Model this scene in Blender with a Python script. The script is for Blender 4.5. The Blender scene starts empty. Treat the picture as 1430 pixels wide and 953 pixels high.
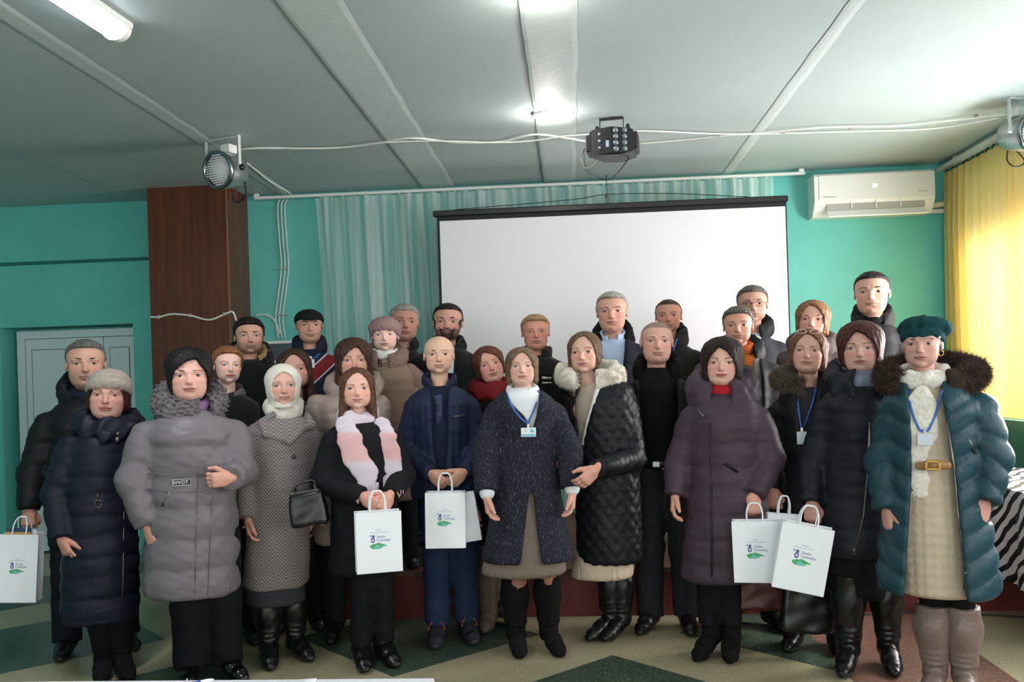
import bpy, math, random, time
import numpy as np
from mathutils import Vector, Matrix

T0 = time.time()
SC = bpy.context.scene
COL = SC.collection
f32 = np.float32
rng = np.random.default_rng(7)
random.seed(7)

# ---------------------------------------------------------------- camera
FPX, CAMZ = 1250.0, 1.48
YAW, ROLL = math.atan(84 / 1250), .031
AXP = (715.0, 530.5)
cam_d = bpy.data.cameras.new('camera')
cam_d.sensor_width = 36.0
cam_d.lens = FPX / 1430 * 36
cam_d.shift_y = (AXP[1] - 476.5) / 1430
cam_d.clip_start = .05
cam = bpy.data.objects.new('camera', cam_d)
COL.objects.link(cam)
cam.matrix_world = (Matrix.Translation((0, 0, CAMZ)) @ Matrix.Rotation(YAW, 4, 'Z')
                    @ Matrix.Rotation(math.pi / 2, 4, 'X') @ Matrix.Rotation(-ROLL, 4, 'Z'))
SC.camera = cam
SC.view_settings.view_transform = 'Standard'
SC.view_settings.look = 'None'
SC.view_settings.gamma = 1.0
SC.view_settings.use_curve_mapping = False
SC.view_settings.exposure = -0.12


def ray(px, py):
    u = (px - AXP[0]) / FPX
    v = (AXP[1] - py) / FPX
    c, s = math.cos(ROLL), math.sin(ROLL)
    u, v = c * u + s * v, -s * u + c * v
    cy, sy = math.cos(YAW), math.sin(YAW)
    return Vector((cy * u - sy, sy * u + cy, v))


def on_z(px, py, z):
    d = ray(px, py)
    t = (z - CAMZ) / d.z
    return Vector((d.x * t, d.y * t, z))


def on_y(px, py, y):
    d = ray(px, py)
    t = y / d.y
    return Vector((d.x * t, y, CAMZ + d.z * t))


def on_x(px, py, x):
    d = ray(px, py)
    t = x / d.x
    return Vector((x, d.y * t, CAMZ + d.z * t))


# ---------------------------------------------------------------- world and daylight
W = bpy.data.worlds.new('sky')
SC.world = W
W.use_nodes = True
W.node_tree.nodes['Background'].inputs[0].default_value = (.80, .90, 1.0, 1)
W.node_tree.nodes['Background'].inputs[1].default_value = 1.2


def area(name, loc, rot, sx, sy, power, col):
    l = bpy.data.lights.new(name, 'AREA')
    l.shape = 'RECTANGLE'
    l.size, l.size_y = sx, sy
    l.energy = power
    l.color = col
    o = bpy.data.objects.new(name, l)
    COL.objects.link(o)
    o.location = loc
    o.rotation_euler = rot
    return o


CEIL, BACKY, RIGHTX, LEFTX, REARY = 3.2, 7.85, 3.27, -6.6, -3.6
STAGE_Y, STAGE_H = 5.56, .30
DAY = (1.0, .97, .94)
# daylight entering through the windows of the side wall and of the rear wall
WINS = [(-3.2, -.75), (-.2, 2.0), (2.45, 4.4), (4.85, 7.5)]
for y0_, y1_, pw in ((-3.2, -.75, 80), (-.2, 2.0, 90), (2.45, 4.4, 50), (4.85, 6.2, 195), (6.25, 7.5, 48)):
    area('window_daylight', (RIGHTX + .30, (y0_ + y1_) / 2, 1.80), (0, math.radians(64 if y0_ < 4 else 70), 0), 1.40, y1_ - y0_ - .1, pw, DAY)
for xx, pw in ((-4.2, 28), (-1.2, 68), (1.6, 98)):
    area('window_daylight', (xx, REARY - .25, 2.0), (math.radians(72), 0, 0), 2.2, 1.9, pw, DAY)


# ---------------------------------------------------------------- materials
def lin(c):
    return tuple(((v / 255) / 12.92 if v / 255 <= .04045 else ((v / 255 + .055) / 1.055) ** 2.4) for v in c)


MATS = {}


def mat(name, rgb, rough=.6, bump=None, metal=0., sheen=0., emit=None, spec=None, var=None, alpha=None, coat=0.):
    """plain procedural surface: colour with slight noise variation and fine relief"""
    if name in MATS:
        return MATS[name]
    m = bpy.data.materials.new(name)
    MATS[name] = m
    m.use_nodes = True
    nt = m.node_tree
    b = nt.nodes['Principled BSDF']
    c = lin(rgb)
    b.inputs['Base Color'].default_value = (*c, 1)
    b.inputs['Roughness'].default_value = rough
    b.inputs['Metallic'].default_value = metal
    if spec is not None:
        b.inputs['Specular IOR Level'].default_value = spec
    if sheen:
        b.inputs['Sheen Weight'].default_value = sheen
        b.inputs['Sheen Roughness'].default_value = .5
    if coat:
        b.inputs['Coat Weight'].default_value = coat
    if alpha is not None:
        b.inputs['Alpha'].default_value = alpha
    if emit:
        b.inputs['Emission Color'].default_value = (*lin(emit[0]), 1)
        b.inputs['Emission Strength'].default_value = emit[1]
    if bump or var:
        tc = nt.nodes.new('ShaderNodeTexCoord')
    if var:
        n = nt.nodes.new('ShaderNodeTexNoise')
        n.inputs['Scale'].default_value = var[0]
        n.inputs['Detail'].default_value = 4
        nt.links.new(tc.outputs['Object'], n.inputs['Vector'])
        r = nt.nodes.new('ShaderNodeValToRGB')
        r.color_ramp.elements[0].position = .3
        r.color_ramp.elements[1].position = .7
        lo = tuple(max(0, v * (1 - var[1])) for v in c)
        hi = tuple(min(1, v * (1 + var[1])) for v in c)
        r.color_ramp.elements[0].color = (*lo, 1)
        r.color_ramp.elements[1].color = (*hi, 1)
        nt.links.new(n.outputs['Fac'], r.inputs[0])
        nt.links.new(r.outputs[0], b.inputs['Base Color'])
    if bump:
        n = nt.nodes.new('ShaderNodeTexNoise')
        n.inputs['Scale'].default_value = bump[0]
        n.inputs['Detail'].default_value = 3
        src = tc.outputs['Object']
        if len(bump) > 2:
            mp = nt.nodes.new('ShaderNodeMapping')
            mp.inputs['Scale'].default_value = bump[2]
            nt.links.new(src, mp.inputs[0])
            src = mp.outputs[0]
        nt.links.new(src, n.inputs['Vector'])
        bp = nt.nodes.new('ShaderNodeBump')
        bp.inputs['Strength'].default_value = bump[1]
        bp.inputs['Distance'].default_value = .01
        nt.links.new(n.outputs['Fac'], bp.inputs['Height'])
        nt.links.new(bp.outputs[0], b.inputs['Normal'])
    return m


def nodes_of(m):
    return m.node_tree, m.node_tree.nodes['Principled BSDF']


def hair_mat(name, rgb, rgb2=None):
    if name in MATS:
        return MATS[name]
    m = mat(name, rgb, .5, spec=.2)
    nt, b = nodes_of(m)
    tc = nt.nodes.new('ShaderNodeTexCoord')
    mp = nt.nodes.new('ShaderNodeMapping')
    mp.inputs['Scale'].default_value = (1, 1, .12)
    n = nt.nodes.new('ShaderNodeTexNoise')
    n.inputs['Scale'].default_value = 210
    n.inputs['Detail'].default_value = 2
    nt.links.new(tc.outputs['Object'], mp.inputs[0])
    nt.links.new(mp.outputs[0], n.inputs['Vector'])
    r = nt.nodes.new('ShaderNodeValToRGB')
    r.color_ramp.elements[0].position = .32
    r.color_ramp.elements[1].position = .68
    c = lin(rgb)
    c2 = lin(rgb2) if rgb2 else tuple(min(1, v * 1.4 + .003) for v in c)
    r.color_ramp.elements[0].color = (*(v * .6 for v in c), 1)
    r.color_ramp.elements[1].color = (*c2, 1)
    nt.links.new(n.outputs['Fac'], r.inputs[0])
    nt.links.new(r.outputs[0], b.inputs['Base Color'])
    bp = nt.nodes.new('ShaderNodeBump')
    bp.inputs['Strength'].default_value = .45
    bp.inputs['Distance'].default_value = .006
    nt.links.new(n.outputs['Fac'], bp.inputs['Height'])
    nt.links.new(bp.outputs[0], b.inputs['Normal'])
    return m


def skin_mat():
    m = mat('skin', (200, 150, 125), .48, bump=(300, .08), spec=.4)
    nt, b = nodes_of(m)
    a = nt.nodes.new('ShaderNodeAttribute')
    a.attribute_name = 'Col'
    nt.links.new(a.outputs['Color'], b.inputs['Base Color'])
    b.inputs['Subsurface Weight'].default_value = .08
    b.inputs['Subsurface Radius'].default_value = (1, .35, .2)
    b.inputs['Subsurface Scale'].default_value = .008
    return m


# ---------------------------------------------------------------- object helpers
def link(name, me, parent=None, material=None, kind=None):
    o = bpy.data.objects.new(name, me)
    COL.objects.link(o)
    if parent is not None:
        o.parent = parent
    if material is not None and me is not None and not len(me.materials):
        for x in (material if isinstance(material, (list, tuple)) else [material]):
            me.materials.append(x)
    if kind:
        o['kind'] = kind
    return o


def tag(o, label, cat=None, group=None, kind=None):
    o['label'] = label
    if cat:
        o['category'] = cat
    if group:
        o['group'] = group
    if kind:
        o['kind'] = kind
    return o


def empty(name, loc=(0, 0, 0), rz=0., label=None, cat=None, group=None):
    o = bpy.data.objects.new(name, None)
    COL.objects.link(o)
    o.location = loc
    o.rotation_euler = (0, 0, rz)
    o.empty_display_size = .05
    if label:
        tag(o, label, cat, group)
    return o


def np_mesh(name, v, f, smooth=True, cols=None):
    """v (n,3), f (m,4) or (m,3) int arrays"""
    me = bpy.data.meshes.new(name)
    v = np.asarray(v, f32)
    f = np.asarray(f, np.int32)
    k = f.shape[1]
    me.vertices.add(len(v))
    me.vertices.foreach_set('co', v.ravel())
    me.loops.add(f.size)
    me.loops.foreach_set('vertex_index', f.ravel())
    me.polygons.add(len(f))
    me.polygons.foreach_set('loop_start', np.arange(0, f.size, k, dtype=np.int32))
    me.polygons.foreach_set('loop_total', np.full(len(f), k, np.int32))
    if smooth:
        me.polygons.foreach_set('use_smooth', np.ones(len(f), bool))
    if cols is not None:
        a = me.attributes.new('Col', 'FLOAT_COLOR', 'POINT')
        c4 = np.ones((len(v), 4), f32)
        c4[:, :3] = cols
        a.data.foreach_set('color', c4.ravel())
    me.update(calc_edges=True)
    return me


class MB:
    """collects boxes, tubes, lathes and grids into one mesh"""

    def __init__(s):
        s.v, s.f, s.m, s.sm = [], [], [], []

    def _add(s, vs, fs, mi=0, smooth=False, M=None):
        o = len(s.v)
        if M is not None:
            vs = [M @ Vector(p) for p in vs]
        s.v += [tuple(p) for p in vs]
        for f in fs:
            s.f.append(tuple(i + o for i in f))
            s.m.append(mi)
            s.sm.append(smooth)
        return s

    def box(s, lo, hi, mi=0, M=None, bev=0.):
        (a, b, c), (d, e, f) = lo, hi
        if bev <= 0:
            vs = [(a, b, c), (d, b, c), (d, e, c), (a, e, c), (a, b, f), (d, b, f), (d, e, f), (a, e, f)]
            fs = [(0, 3, 2, 1), (4, 5, 6, 7), (0, 1, 5, 4), (1, 2, 6, 5), (2, 3, 7, 6), (3, 0, 4, 7)]
            return s._add(vs, fs, mi, False, M)
        # chamfered box
        vs, idx = [], {}
        X, Y, Z = (a, d), (b, e), (c, f)
        for i in range(2):
            for j in range(2):
                for k in range(2):
                    sx, sy, sz = (1, -1)[i], (1, -1)[j], (1, -1)[k]
                    for ax, p in enumerate(((X[i], Y[j] + sy * bev, Z[k] + sz * bev),
                                            (X[i] + sx * bev, Y[j], Z[k] + sz * bev),
                                            (X[i] + sx * bev, Y[j] + sy * bev, Z[k]))):
                        idx[i, j, k, ax] = len(vs)
                        vs.append(p)
        fs = []
        for i in range(2):
            fs.append([idx[i, 0, 0, 0], idx[i, 1, 0, 0], idx[i, 1, 1, 0], idx[i, 0, 1, 0]][::(-1 if i == 0 else 1)])
            fs.append([idx[0, i, 0, 1], idx[1, i, 0, 1], idx[1, i, 1, 1], idx[0, i, 1, 1]][::(1 if i == 0 else -1)])
            fs.append([idx[0, 0, i, 2], idx[1, 0, i, 2], idx[1, 1, i, 2], idx[0, 1, i, 2]][::(-1 if i == 0 else 1)])
        for i in range(2):
            for j in range(2):
                fs.append([idx[i, j, 0, 0], idx[i, j, 0, 1], idx[i, j, 1, 1], idx[i, j, 1, 0]])
                fs.append([idx[i, 0, j, 0], idx[i, 0, j, 2], idx[i, 1, j, 2], idx[i, 1, j, 0]])
                fs.append([idx[0, i, j, 1], idx[0, i, j, 2], idx[1, i, j, 2], idx[1, i, j, 1]])
                for k in range(2):
                    fs.append([idx[i, j, k, 0], idx[i, j, k, 1], idx[i, j, k, 2]])
        return s._add(vs, fs, mi, False, M)

    def tube(s, pts, r, seg=8, mi=0, cap=True, M=None, flat=1.0, up=None):
        pts = [Vector(p) for p in pts]
        n = len(pts)
        rs = r if isinstance(r, (list, tuple)) else [r] * n
        vs, fs = [], []
        prev = None
        for i, p in enumerate(pts):
            t = (pts[min(i + 1, n - 1)] - pts[max(i - 1, 0)])
            t = t.normalized() if t.length > 1e-9 else Vector((0, 0, 1))
            if prev is None:
                a = Vector(up) if up else (Vector((0, 0, 1)) if abs(t.z) < .9 else Vector((0, 1, 0)))
                u = t.cross(a).normalized()
            else:
                u = (prev - t * prev.dot(t))
                u = u.normalized() if u.length > 1e-9 else t.orthogonal().normalized()
            prev = u
            w = t.cross(u)
            for k in range(seg):
                an = 2 * math.pi * k / seg
                vs.append(p + u * (math.cos(an) * rs[i]) + w * (math.sin(an) * rs[i] * flat))
        for i in range(n - 1):
            for k in range(seg):
                a, b = i * seg + k, i * seg + (k + 1) % seg
                fs.append((a, b, b + seg, a + seg))
        if cap:
            fs.append(tuple(range(seg))[::-1])
            fs.append(tuple((n - 1) * seg + k for k in range(seg)))
        return s._add(vs, fs, mi, True, M)

    def lathe(s, prof, seg=24, mi=0, M=None, smooth=True, caps=True):
        """profile of (r, z) about the z axis"""
        vs, fs = [], []
        for r, z in prof:
            for k in range(seg):
                an = 2 * math.pi * k / seg
                vs.append((r * math.cos(an), r * math.sin(an), z))
        for i in range(len(prof) - 1):
            for k in range(seg):
                a, b = i * seg + k, i * seg + (k + 1) % seg
                fs.append((a, b, b + seg, a + seg))
        if caps and prof[0][0] > 1e-5:
            fs.append(tuple(range(seg))[::-1])
        if caps and prof[-1][0] > 1e-5:
            fs.append(tuple((len(prof) - 1) * seg + k for k in range(seg)))
        return s._add(vs, fs, mi, smooth, M)

    def prism(s, poly, y0, y1, mi=0, M=None):
        """polygon of (x, z) extruded along y"""
        n = len(poly)
        vs = [(x, y0, z) for x, z in poly] + [(x, y1, z) for x, z in poly]
        fs = [tuple(range(n)), tuple(range(2 * n - 1, n - 1, -1))]
        for i in range(n):
            j = (i + 1) % n
            fs.append((i, i + n, j + n, j))
        return s._add(vs, fs, mi, False, M)

    def grid(s, P, mi=0, smooth=True, M=None, close_u=False):
        """P[i][j] points"""
        nu, nv = len(P), len(P[0])
        vs = [p for row in P for p in row]
        fs = []
        for i in range(nu - (0 if close_u else 1)):
            i2 = (i + 1) % nu
            for j in range(nv - 1):
                fs.append((i * nv + j, i2 * nv + j, i2 * nv + j + 1, i * nv + j + 1))
        return s._add(vs, fs, mi, smooth, M)

    def mesh(s, name, mats=None):
        me = bpy.data.meshes.new(name)
        me.from_pydata(s.v, [], s.f)
        me.polygons.foreach_set('material_index', np.array(s.m, np.int32))
        me.polygons.foreach_set('use_smooth', np.array(s.sm, bool))
        for x in (mats if isinstance(mats, (list, tuple)) else [mats] if mats else []):
            me.materials.append(x)
        me.update()
        return me

    def build(s, name, mats, parent=None, kind=None):
        return link(name, s.mesh(name, mats), parent, None, kind)


def solidify(o, t, offset=0.):
    m = o.modifiers.new('thickness', 'SOLIDIFY')
    m.thickness = t
    m.offset = offset
    return o


def smooth_path(pts, n=6):
    """Catmull-Rom through pts"""
    P = [Vector(p) for p in pts]
    P = [P[0] * 2 - P[1]] + P + [P[-1] * 2 - P[-2]]
    out = []
    for i in range(1, len(P) - 2):
        for k in range(n):
            t = k / n
            a, b, c, d = P[i - 1], P[i], P[i + 1], P[i + 2]
            out.append(.5 * ((2 * b) + (c - a) * t + (2 * a - 5 * b + 4 * c - d) * t * t + (3 * b - a - 3 * c + d) * t ** 3))
    out.append(P[-2])
    return out

# ================================================================ the room
def struct(name, mb, m, parent=None):
    o = mb.build(name, m, parent)
    if parent is None:
        o['kind'] = 'structure'
    return o


# --- materials of the room
M_TEAL = mat('teal_wall_paint', (104, 197, 188), .55, bump=(60, .12), var=(3, .06))
M_TEAL_D = mat('dark_green_wall_paint', (58, 104, 88), .6, bump=(60, .12), var=(3, .08))
M_CEIL = mat('ceiling_paint', (182, 194, 195), .58, bump=(9, .25), var=(1.5, .03))
M_CEIL2 = mat('ceiling_joint_plaster', (198, 208, 208), .58, bump=(20, .2), var=(6, .03))
M_WHITEP = mat('white_plastic', (236, 236, 232), .35)
M_CABLE = mat('white_cable', (232, 232, 226), .45)
M_BLACKC = mat('black_cable', (26, 26, 28), .5)


def terrazzo(name, base, c1, c2, rough=.35):
    m = mat(name, base, rough)
    nt, b = nodes_of(m)
    tc = nt.nodes.new('ShaderNodeTexCoord')
    vo = nt.nodes.new('ShaderNodeTexVoronoi')
    vo.inputs['Scale'].default_value = 210
    nt.links.new(tc.outputs['Object'], vo.inputs['Vector'])
    r = nt.nodes.new('ShaderNodeValToRGB')
    r.color_ramp.interpolation = 'CONSTANT'
    e = r.color_ramp.elements
    e[0].position, e[0].color = 0, (*lin(base), 1)
    e[1].position, e[1].color = .52, (*lin(c1), 1)
    x = e.new(.80)
    x.color = (*lin(base), 1)
    x = e.new(.93)
    x.color = (*lin(c2), 1)
    sp = nt.nodes.new('ShaderNodeSeparateColor')
    nt.links.new(vo.outputs['Color'], sp.inputs[0])
    nt.links.new(sp.outputs[0], r.inputs[0])
    n = nt.nodes.new('ShaderNodeTexNoise')
    n.inputs['Scale'].default_value = 1.7
    n.inputs['Detail'].default_value = 5
    nt.links.new(tc.outputs['Object'], n.inputs['Vector'])
    mx = nt.nodes.new('ShaderNodeMix')
    mx.data_type = 'RGBA'
    mx.blend_type = 'MULTIPLY'
    mx.inputs[0].default_value = .5
    nt.links.new(r.outputs[0], mx.inputs[6])
    nt.links.new(n.outputs['Fac'], mx.inputs[7])
    nt.links.new(mx.outputs[2], b.inputs['Base Color'])
    return m


M_CREAM = terrazzo('cream_terrazzo', (196, 186, 152), (182, 170, 136), (150, 138, 108))
M_GREEN = terrazzo('green_terrazzo', (70, 88, 74), (54, 74, 60), (150, 156, 138))
M_RED = terrazzo('red_terrazzo', (136, 98, 84), (112, 72, 62), (182, 160, 140))

# --- floor: cream terrazzo with inlaid green diamonds and a red strip
mb = MB().box((LEFTX, REARY, -.12), (RIGHTX, BACKY + .6, 0), 0)
floor = struct('floor', mb, M_CREAM)
RX0, RX1 = 1.286, 2.03
H = .7145


def clip_poly(poly, ax, lim, sign):
    out = []
    for i in range(len(poly)):
        a, b = poly[i], poly[(i + 1) % len(poly)]
        ia, ib = sign * (a[ax] - lim) >= 0, sign * (b[ax] - lim) >= 0
        if ia:
            out.append(a)
        if ia != ib:
            t = (lim - a[ax]) / (b[ax] - a[ax])
            out.append(tuple(a[k] + t * (b[k] - a[k]) for k in range(2)))
    return out


for i in range(-3, 2):
    for j in range(-4, 3):
        for off in (0, 1.116):
            cx, cy = .17 + 2.232 * i + off, 4.055 + 2.232 * j + off
            poly = [(cx - H, cy), (cx, cy - H), (cx + H, cy), (cx, cy + H)]
            for ax, lim, sg in ((0, RX0, -1), (0, LEFTX + .05, 1), (1, STAGE_Y if cx > -2.6 else BACKY, -1), (1, REARY, 1)):
                if poly:
                    poly = clip_poly(poly, ax, lim, sg)
            if len(poly) < 3:
                continue
            n = len(poly)
            m_ = MB()
            m_._add([(x, y, .0025) for x, y in poly] + [(x, y, -.01) for x, y in poly],
                    [tuple(range(n))] + [(k, k + n, (k + 1) % n + n, (k + 1) % n) for k in range(n)])
            m_.build('floor_diamond', M_GREEN, floor)
MB().box((RX0, REARY, -.01), (RX1, STAGE_Y, .0025)).build('floor_strip', M_RED, floor)

# --- walls
DX0, DX1, DZ = on_y(26, 466, BACKY + .18).x, on_y(196, 460, BACKY + .18).x, on_y(110, 461, BACKY + .18).z
wb = MB()
wb.box((LEFTX, BACKY, 0), (DX0 - .06, BACKY + .3, CEIL))
wb.box((DX1 + .02, BACKY, 0), (RIGHTX, BACKY + .3, CEIL))
wb.box((DX0 - .06, BACKY, DZ + .03), (DX1 + .02, BACKY + .3, CEIL))
wb.box((DX0 - .3, BACKY + .3, 0), (DX1 + .3, BACKY + .36, CEIL))
wall_back = struct('wall_back', wb, M_TEAL)
p0, p1 = on_y(0, 370, BACKY), on_y(208, 360, BACKY)
trim = struct('trim_1', MB().box((LEFTX, BACKY - .022, p0.z - .014), (p1.x, BACKY, p0.z + .014), bev=.006),
              mat('dark_teal_paint', (30, 112, 104), .5))
struct('wall_left', MB().box((LEFTX - .2, REARY, 0), (LEFTX, BACKY + .3, CEIL)), M_TEAL)
# side wall with three window openings
SILL, HEAD = 1.06, 2.98
wr = MB()
wr.box((RIGHTX, REARY, 0), (RIGHTX + .25, BACKY + .3, SILL), 1)
wr.box((RIGHTX, REARY, HEAD), (RIGHTX + .25, BACKY + .3, CEIL))
ys = [REARY] + [v for w in WINS for v in w] + [BACKY + .3]
for k in range(0, len(ys), 2):
    wr.box((RIGHTX, ys[k], SILL), (RIGHTX + .25, ys[k + 1], HEAD))
struct('wall_right', wr, [M_TEAL, M_TEAL_D])
# rear wall behind the camera, three window openings
RW = [(-5.4, -3.0), (-2.4, 0.0), (.5, 2.8)]
rb = MB()
rb.box((LEFTX, REARY - .25, 0), (RIGHTX, REARY, .95))
rb.box((LEFTX, REARY - .25, HEAD), (RIGHTX, REARY, CEIL))
xs = [LEFTX] + [v for w in RW for v in w] + [RIGHTX]
for k in range(0, len(xs), 2):
    rb.box((xs[k], REARY - .25, .95), (xs[k + 1], REARY, HEAD))
struct('wall_rear', rb, M_TEAL)


def window(name, M, w, h):
    fr = MB()
    fw = .06
    fr.box((0, -.03, 0), (w, .03, fw), M=M).box((0, -.03, h - fw), (w, .03, h), M=M)
    for x in (0, w / 2 - fw / 2, w - fw):
        fr.box((x, -.029, fw), (x + fw, .029, h - fw), M=M)
    o = struct(name, fr, M_WHITEP)
    return o


for n, (a, b) in enumerate(WINS):
    window('window_%d' % (n + 1), Matrix.Translation((RIGHTX + .15, a, SILL)) @ Matrix.Rotation(math.pi / 2, 4, 'Z'), b - a, HEAD - SILL)
for n, (a, b) in enumerate(RW):
    window('window_%d' % (n + 5), Matrix.Translation((a, REARY - .12, .95)), b - a, HEAD - .95)

# --- ceiling of slabs with plastered joints
ceiling = struct('ceiling', MB().box((LEFTX, REARY, CEIL + .02), (RIGHTX + .25, BACKY + .3, CEIL + .2)), M_CEIL)
seams = [LEFTX, -5.16, -3.86, -2.55, -1.26, .05, 1.34, 2.64, RIGHTX + .25]
for k in range(len(seams) - 1):
    dz = (.0, .002, -.002, .002, .003, -.003, .001, .002)[k]
    MB().box((seams[k] + .0006, REARY, CEIL + dz), (seams[k + 1] - .0006, BACKY + .3, CEIL + .03)).build('ceiling_slab', M_CEIL, ceiling)
for sx, wd in ((-2.55, .10), (-1.26, .26), (.05, -.24), (1.34, .05)):
    a, b = sorted((sx, sx + wd))
    # uneven plaster band along the joint
    P = []
    for i in range(60):
        y = REARY + (BACKY - REARY) * i / 59
        e1, e2 = random.uniform(-.003, .003), random.uniform(-.006, .006)
        P.append([(a + e1, y, CEIL - .006), (a + e1 + .02, y, CEIL - .0085), (b + e2, y, CEIL - .0085), (b + e2 + .03, y, CEIL - .005)])
    MB().grid([r for r in P], smooth=False).build('ceiling_joint', M_CEIL2, ceiling)

# --- brown veneered column
cl, cr, cs = on_z(207, 263, CEIL), on_z(318, 257, CEIL), on_z(355, 270, CEIL)
CY = 7.36
m_col = mat('brown_veneer', (96, 52, 32), .38, bump=(20, .15, (1, 1, .06)))
nt, b = nodes_of(m_col)
tc = nt.nodes.new('ShaderNodeTexCoord')
mp = nt.nodes.new('ShaderNodeMapping')
mp.inputs['Scale'].default_value = (9, 9, .7)
nz = nt.nodes.new('ShaderNodeTexNoise')
nz.inputs['Scale'].default_value = 2.2
nz.inputs['Detail'].default_value = 7
rp = nt.nodes.new('ShaderNodeValToRGB')
rp.color_ramp.elements[0].position = .3
rp.color_ramp.elements[0].color = (*lin((74, 33, 16)), 1)
rp.color_ramp.elements[1].position = .72
rp.color_ramp.elements[1].color = (*lin((108, 54, 28)), 1)
nt.links.new(tc.outputs['Object'], mp.inputs[0])
nt.links.new(mp.outputs[0], nz.inputs['Vector'])
nt.links.new(nz.outputs['Fac'], rp.inputs[0])
nt.links.new(rp.outputs[0], b.inputs['Base Color'])
c0x, c1x = on_y(209, 400, CY).x, on_y(320, 400, CY).x
column = empty('column', ((c0x + c1x) / 2, CY, 0))
column['kind'] = 'structure'
column['label'] = 'square column clad in brown wood veneer beside the door'
hw = (c1x - c0x) / 2
MB().box((-hw + .004, .004, 0), (hw - .004, BACKY - CY, CEIL - .002)).build('core', m_col, column)
MB().box((-hw, 0, 0), (hw - .012, .004, CEIL - .002)).build('panel', m_col, column)
MB().box((hw - .004, .012, 0), (hw, BACKY - CY, CEIL - .002)).build('panel', m_col, column)
MB().box((hw - .013, -.003, 0), (hw + .002, .012, CEIL - .002), bev=.002).build('corner_strip', mat('light_veneer_edge', (128, 78, 50), .5), column)

# --- door of white plastic panels in the recess
DYY = BACKY + .18
m_door = mat('white_door_plastic', (214, 226, 230), .35)
m_joint = mat('grey_door_gasket', (120, 130, 134), .6)
door = empty('door_1', ((DX0 + DX1) / 2, DYY, 0))
door['kind'] = 'structure'
door['label'] = 'white plastic double door with inset panels in the teal wall'
dw = (DX1 - DX0) / 2
fr = MB()
fr.box((-dw, -.03, 0), (-dw + .07, .05, DZ)).box((dw - .04, -.03, 0), (dw, .05, DZ)).box((-dw + .07, -.03, DZ - .07), (dw - .04, .05, DZ))
fr.build('door_frame', m_door, door)
sx = on_y(146, 500, DYY).x - (DX0 + DX1) / 2
for a, b_ in ((-dw + .075, sx - .004), (sx + .004, dw - .045)):
    lf = MB()
    lf.box((a, -.012, .02), (b_, .035, DZ - .075))
    leaf = lf.build('door_leaf', m_door, door)
    for z0, z1 in ((.16, .86), (1.0, DZ - .17)):
        g = MB()
        g.box((a + .055, -.016, z0), (b_ - .055, -.012, z1))
        g.build('gasket', m_joint, leaf)
        g = MB()
        g.box((a + .063, -.021, z0 + .008), (b_ - .063, -.016, z1 - .008), bev=.002)
        g.build('panel', m_door, leaf)
g = MB()
g.box((sx - .035, -.03, 1.0), (sx - .015, -.012, 1.2)).tube([(sx - .025, -.03, 1.12), (sx - .025, -.06, 1.12), (sx - .13, -.06, 1.12)], .009)
g.build('door_handle', mat('steel', (170, 170, 172), .3, metal=1.), door)

# --- stage with painted red front
m_sr = mat('dark_red_paint', (104, 30, 28), .45, bump=(30, .15), var=(4, .12))
m_sd = mat('brown_stage_boards', (92, 58, 44), .55, bump=(30, .2, (.1, 1, 1)), var=(5, .15))
stage = empty('stage', (0, STAGE_Y, 0))
stage['kind'] = 'structure'
stage['label'] = 'low stage with a dark red front along the teal wall'
SX0, SX1 = -2.55, 2.75
MB().box((SX0, 0, 0), (SX1, BACKY - STAGE_Y, STAGE_H - .03)).build('riser', m_sr, stage)
nb = 15
for k in range(nb):
    y0, y1 = -.02 + (BACKY - STAGE_Y + .02) * k / nb, -.02 + (BACKY - STAGE_Y + .02) * (k + 1) / nb
    MB().box((SX0 - .02, y0 + .002, STAGE_H - .03), (SX1 + .02, y1 - .002, STAGE_H), bev=.002).build('plank', m_sd, stage)
c = smooth_path([(.75, 5.47, .006), (1.1, 5.30, .006), (1.5, 5.45, .006), (2.1, 5.52, .006), (2.75, 5.35, .006), (3.2, 5.3, .006)], 8)
tag(MB().tube(c, .005, 6).build('floor_cable', M_BLACKC), 'thin black cable lying on the floor along the stage front', 'cable')

# --- sheer white curtain gathered on a ceiling rail behind the screen
RY = BACKY - .12
r0, r1 = on_y(355, 271, RY), on_y(1082, 240, RY)
rl = MB().box((r0.x, RY - .02, CEIL - .062), (r1.x + .25, RY + .02, CEIL - .038), bev=.005)
rl.box((r0.x, RY - .012, CEIL - .04), (r0.x + .04, RY + .012, CEIL - .012)).box((r1.x + .2, RY - .012, CEIL - .04), (r1.x + .24, RY + .012, CEIL - .012))
tag(rl.build('curtain_rail', M_WHITEP), 'white curtain rail under the ceiling above the projection screen', 'curtain rail')
m_sheer = bpy.data.materials.new('white_sheer_fabric')
m_sheer.use_nodes = True
nt = m_sheer.node_tree
b = nt.nodes['Principled BSDF']
b.inputs['Base Color'].default_value = (*lin((244, 250, 248)), 1)
b.inputs['Roughness'].default_value = .9
tr = nt.nodes.new('ShaderNodeBsdfTransparent')
tl = nt.nodes.new('ShaderNodeBsdfTranslucent')
tl.inputs[0].default_value = (*lin((244, 250, 248)), 1)
m1 = nt.nodes.new('ShaderNodeMixShader')
m1.inputs[0].default_value = .35
m2 = nt.nodes.new('ShaderNodeMixShader')
tc = nt.nodes.new('ShaderNodeTexCoord')
wv = nt.nodes.new('ShaderNodeTexWave')
wv.bands_direction = 'Z'
wv.inputs['Scale'].default_value = 55
wv.inputs['Distortion'].default_value = .3
rp = nt.nodes.new('ShaderNodeMapRange')
rp.inputs[3].default_value = .78
rp.inputs[4].default_value = .95
nt.links.new(tc.outputs['Object'], wv.inputs['Vector'])
gm = nt.nodes.new('ShaderNodeMapping')
gm.inputs['Scale'].default_value = (16, 1, .25)
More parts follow.
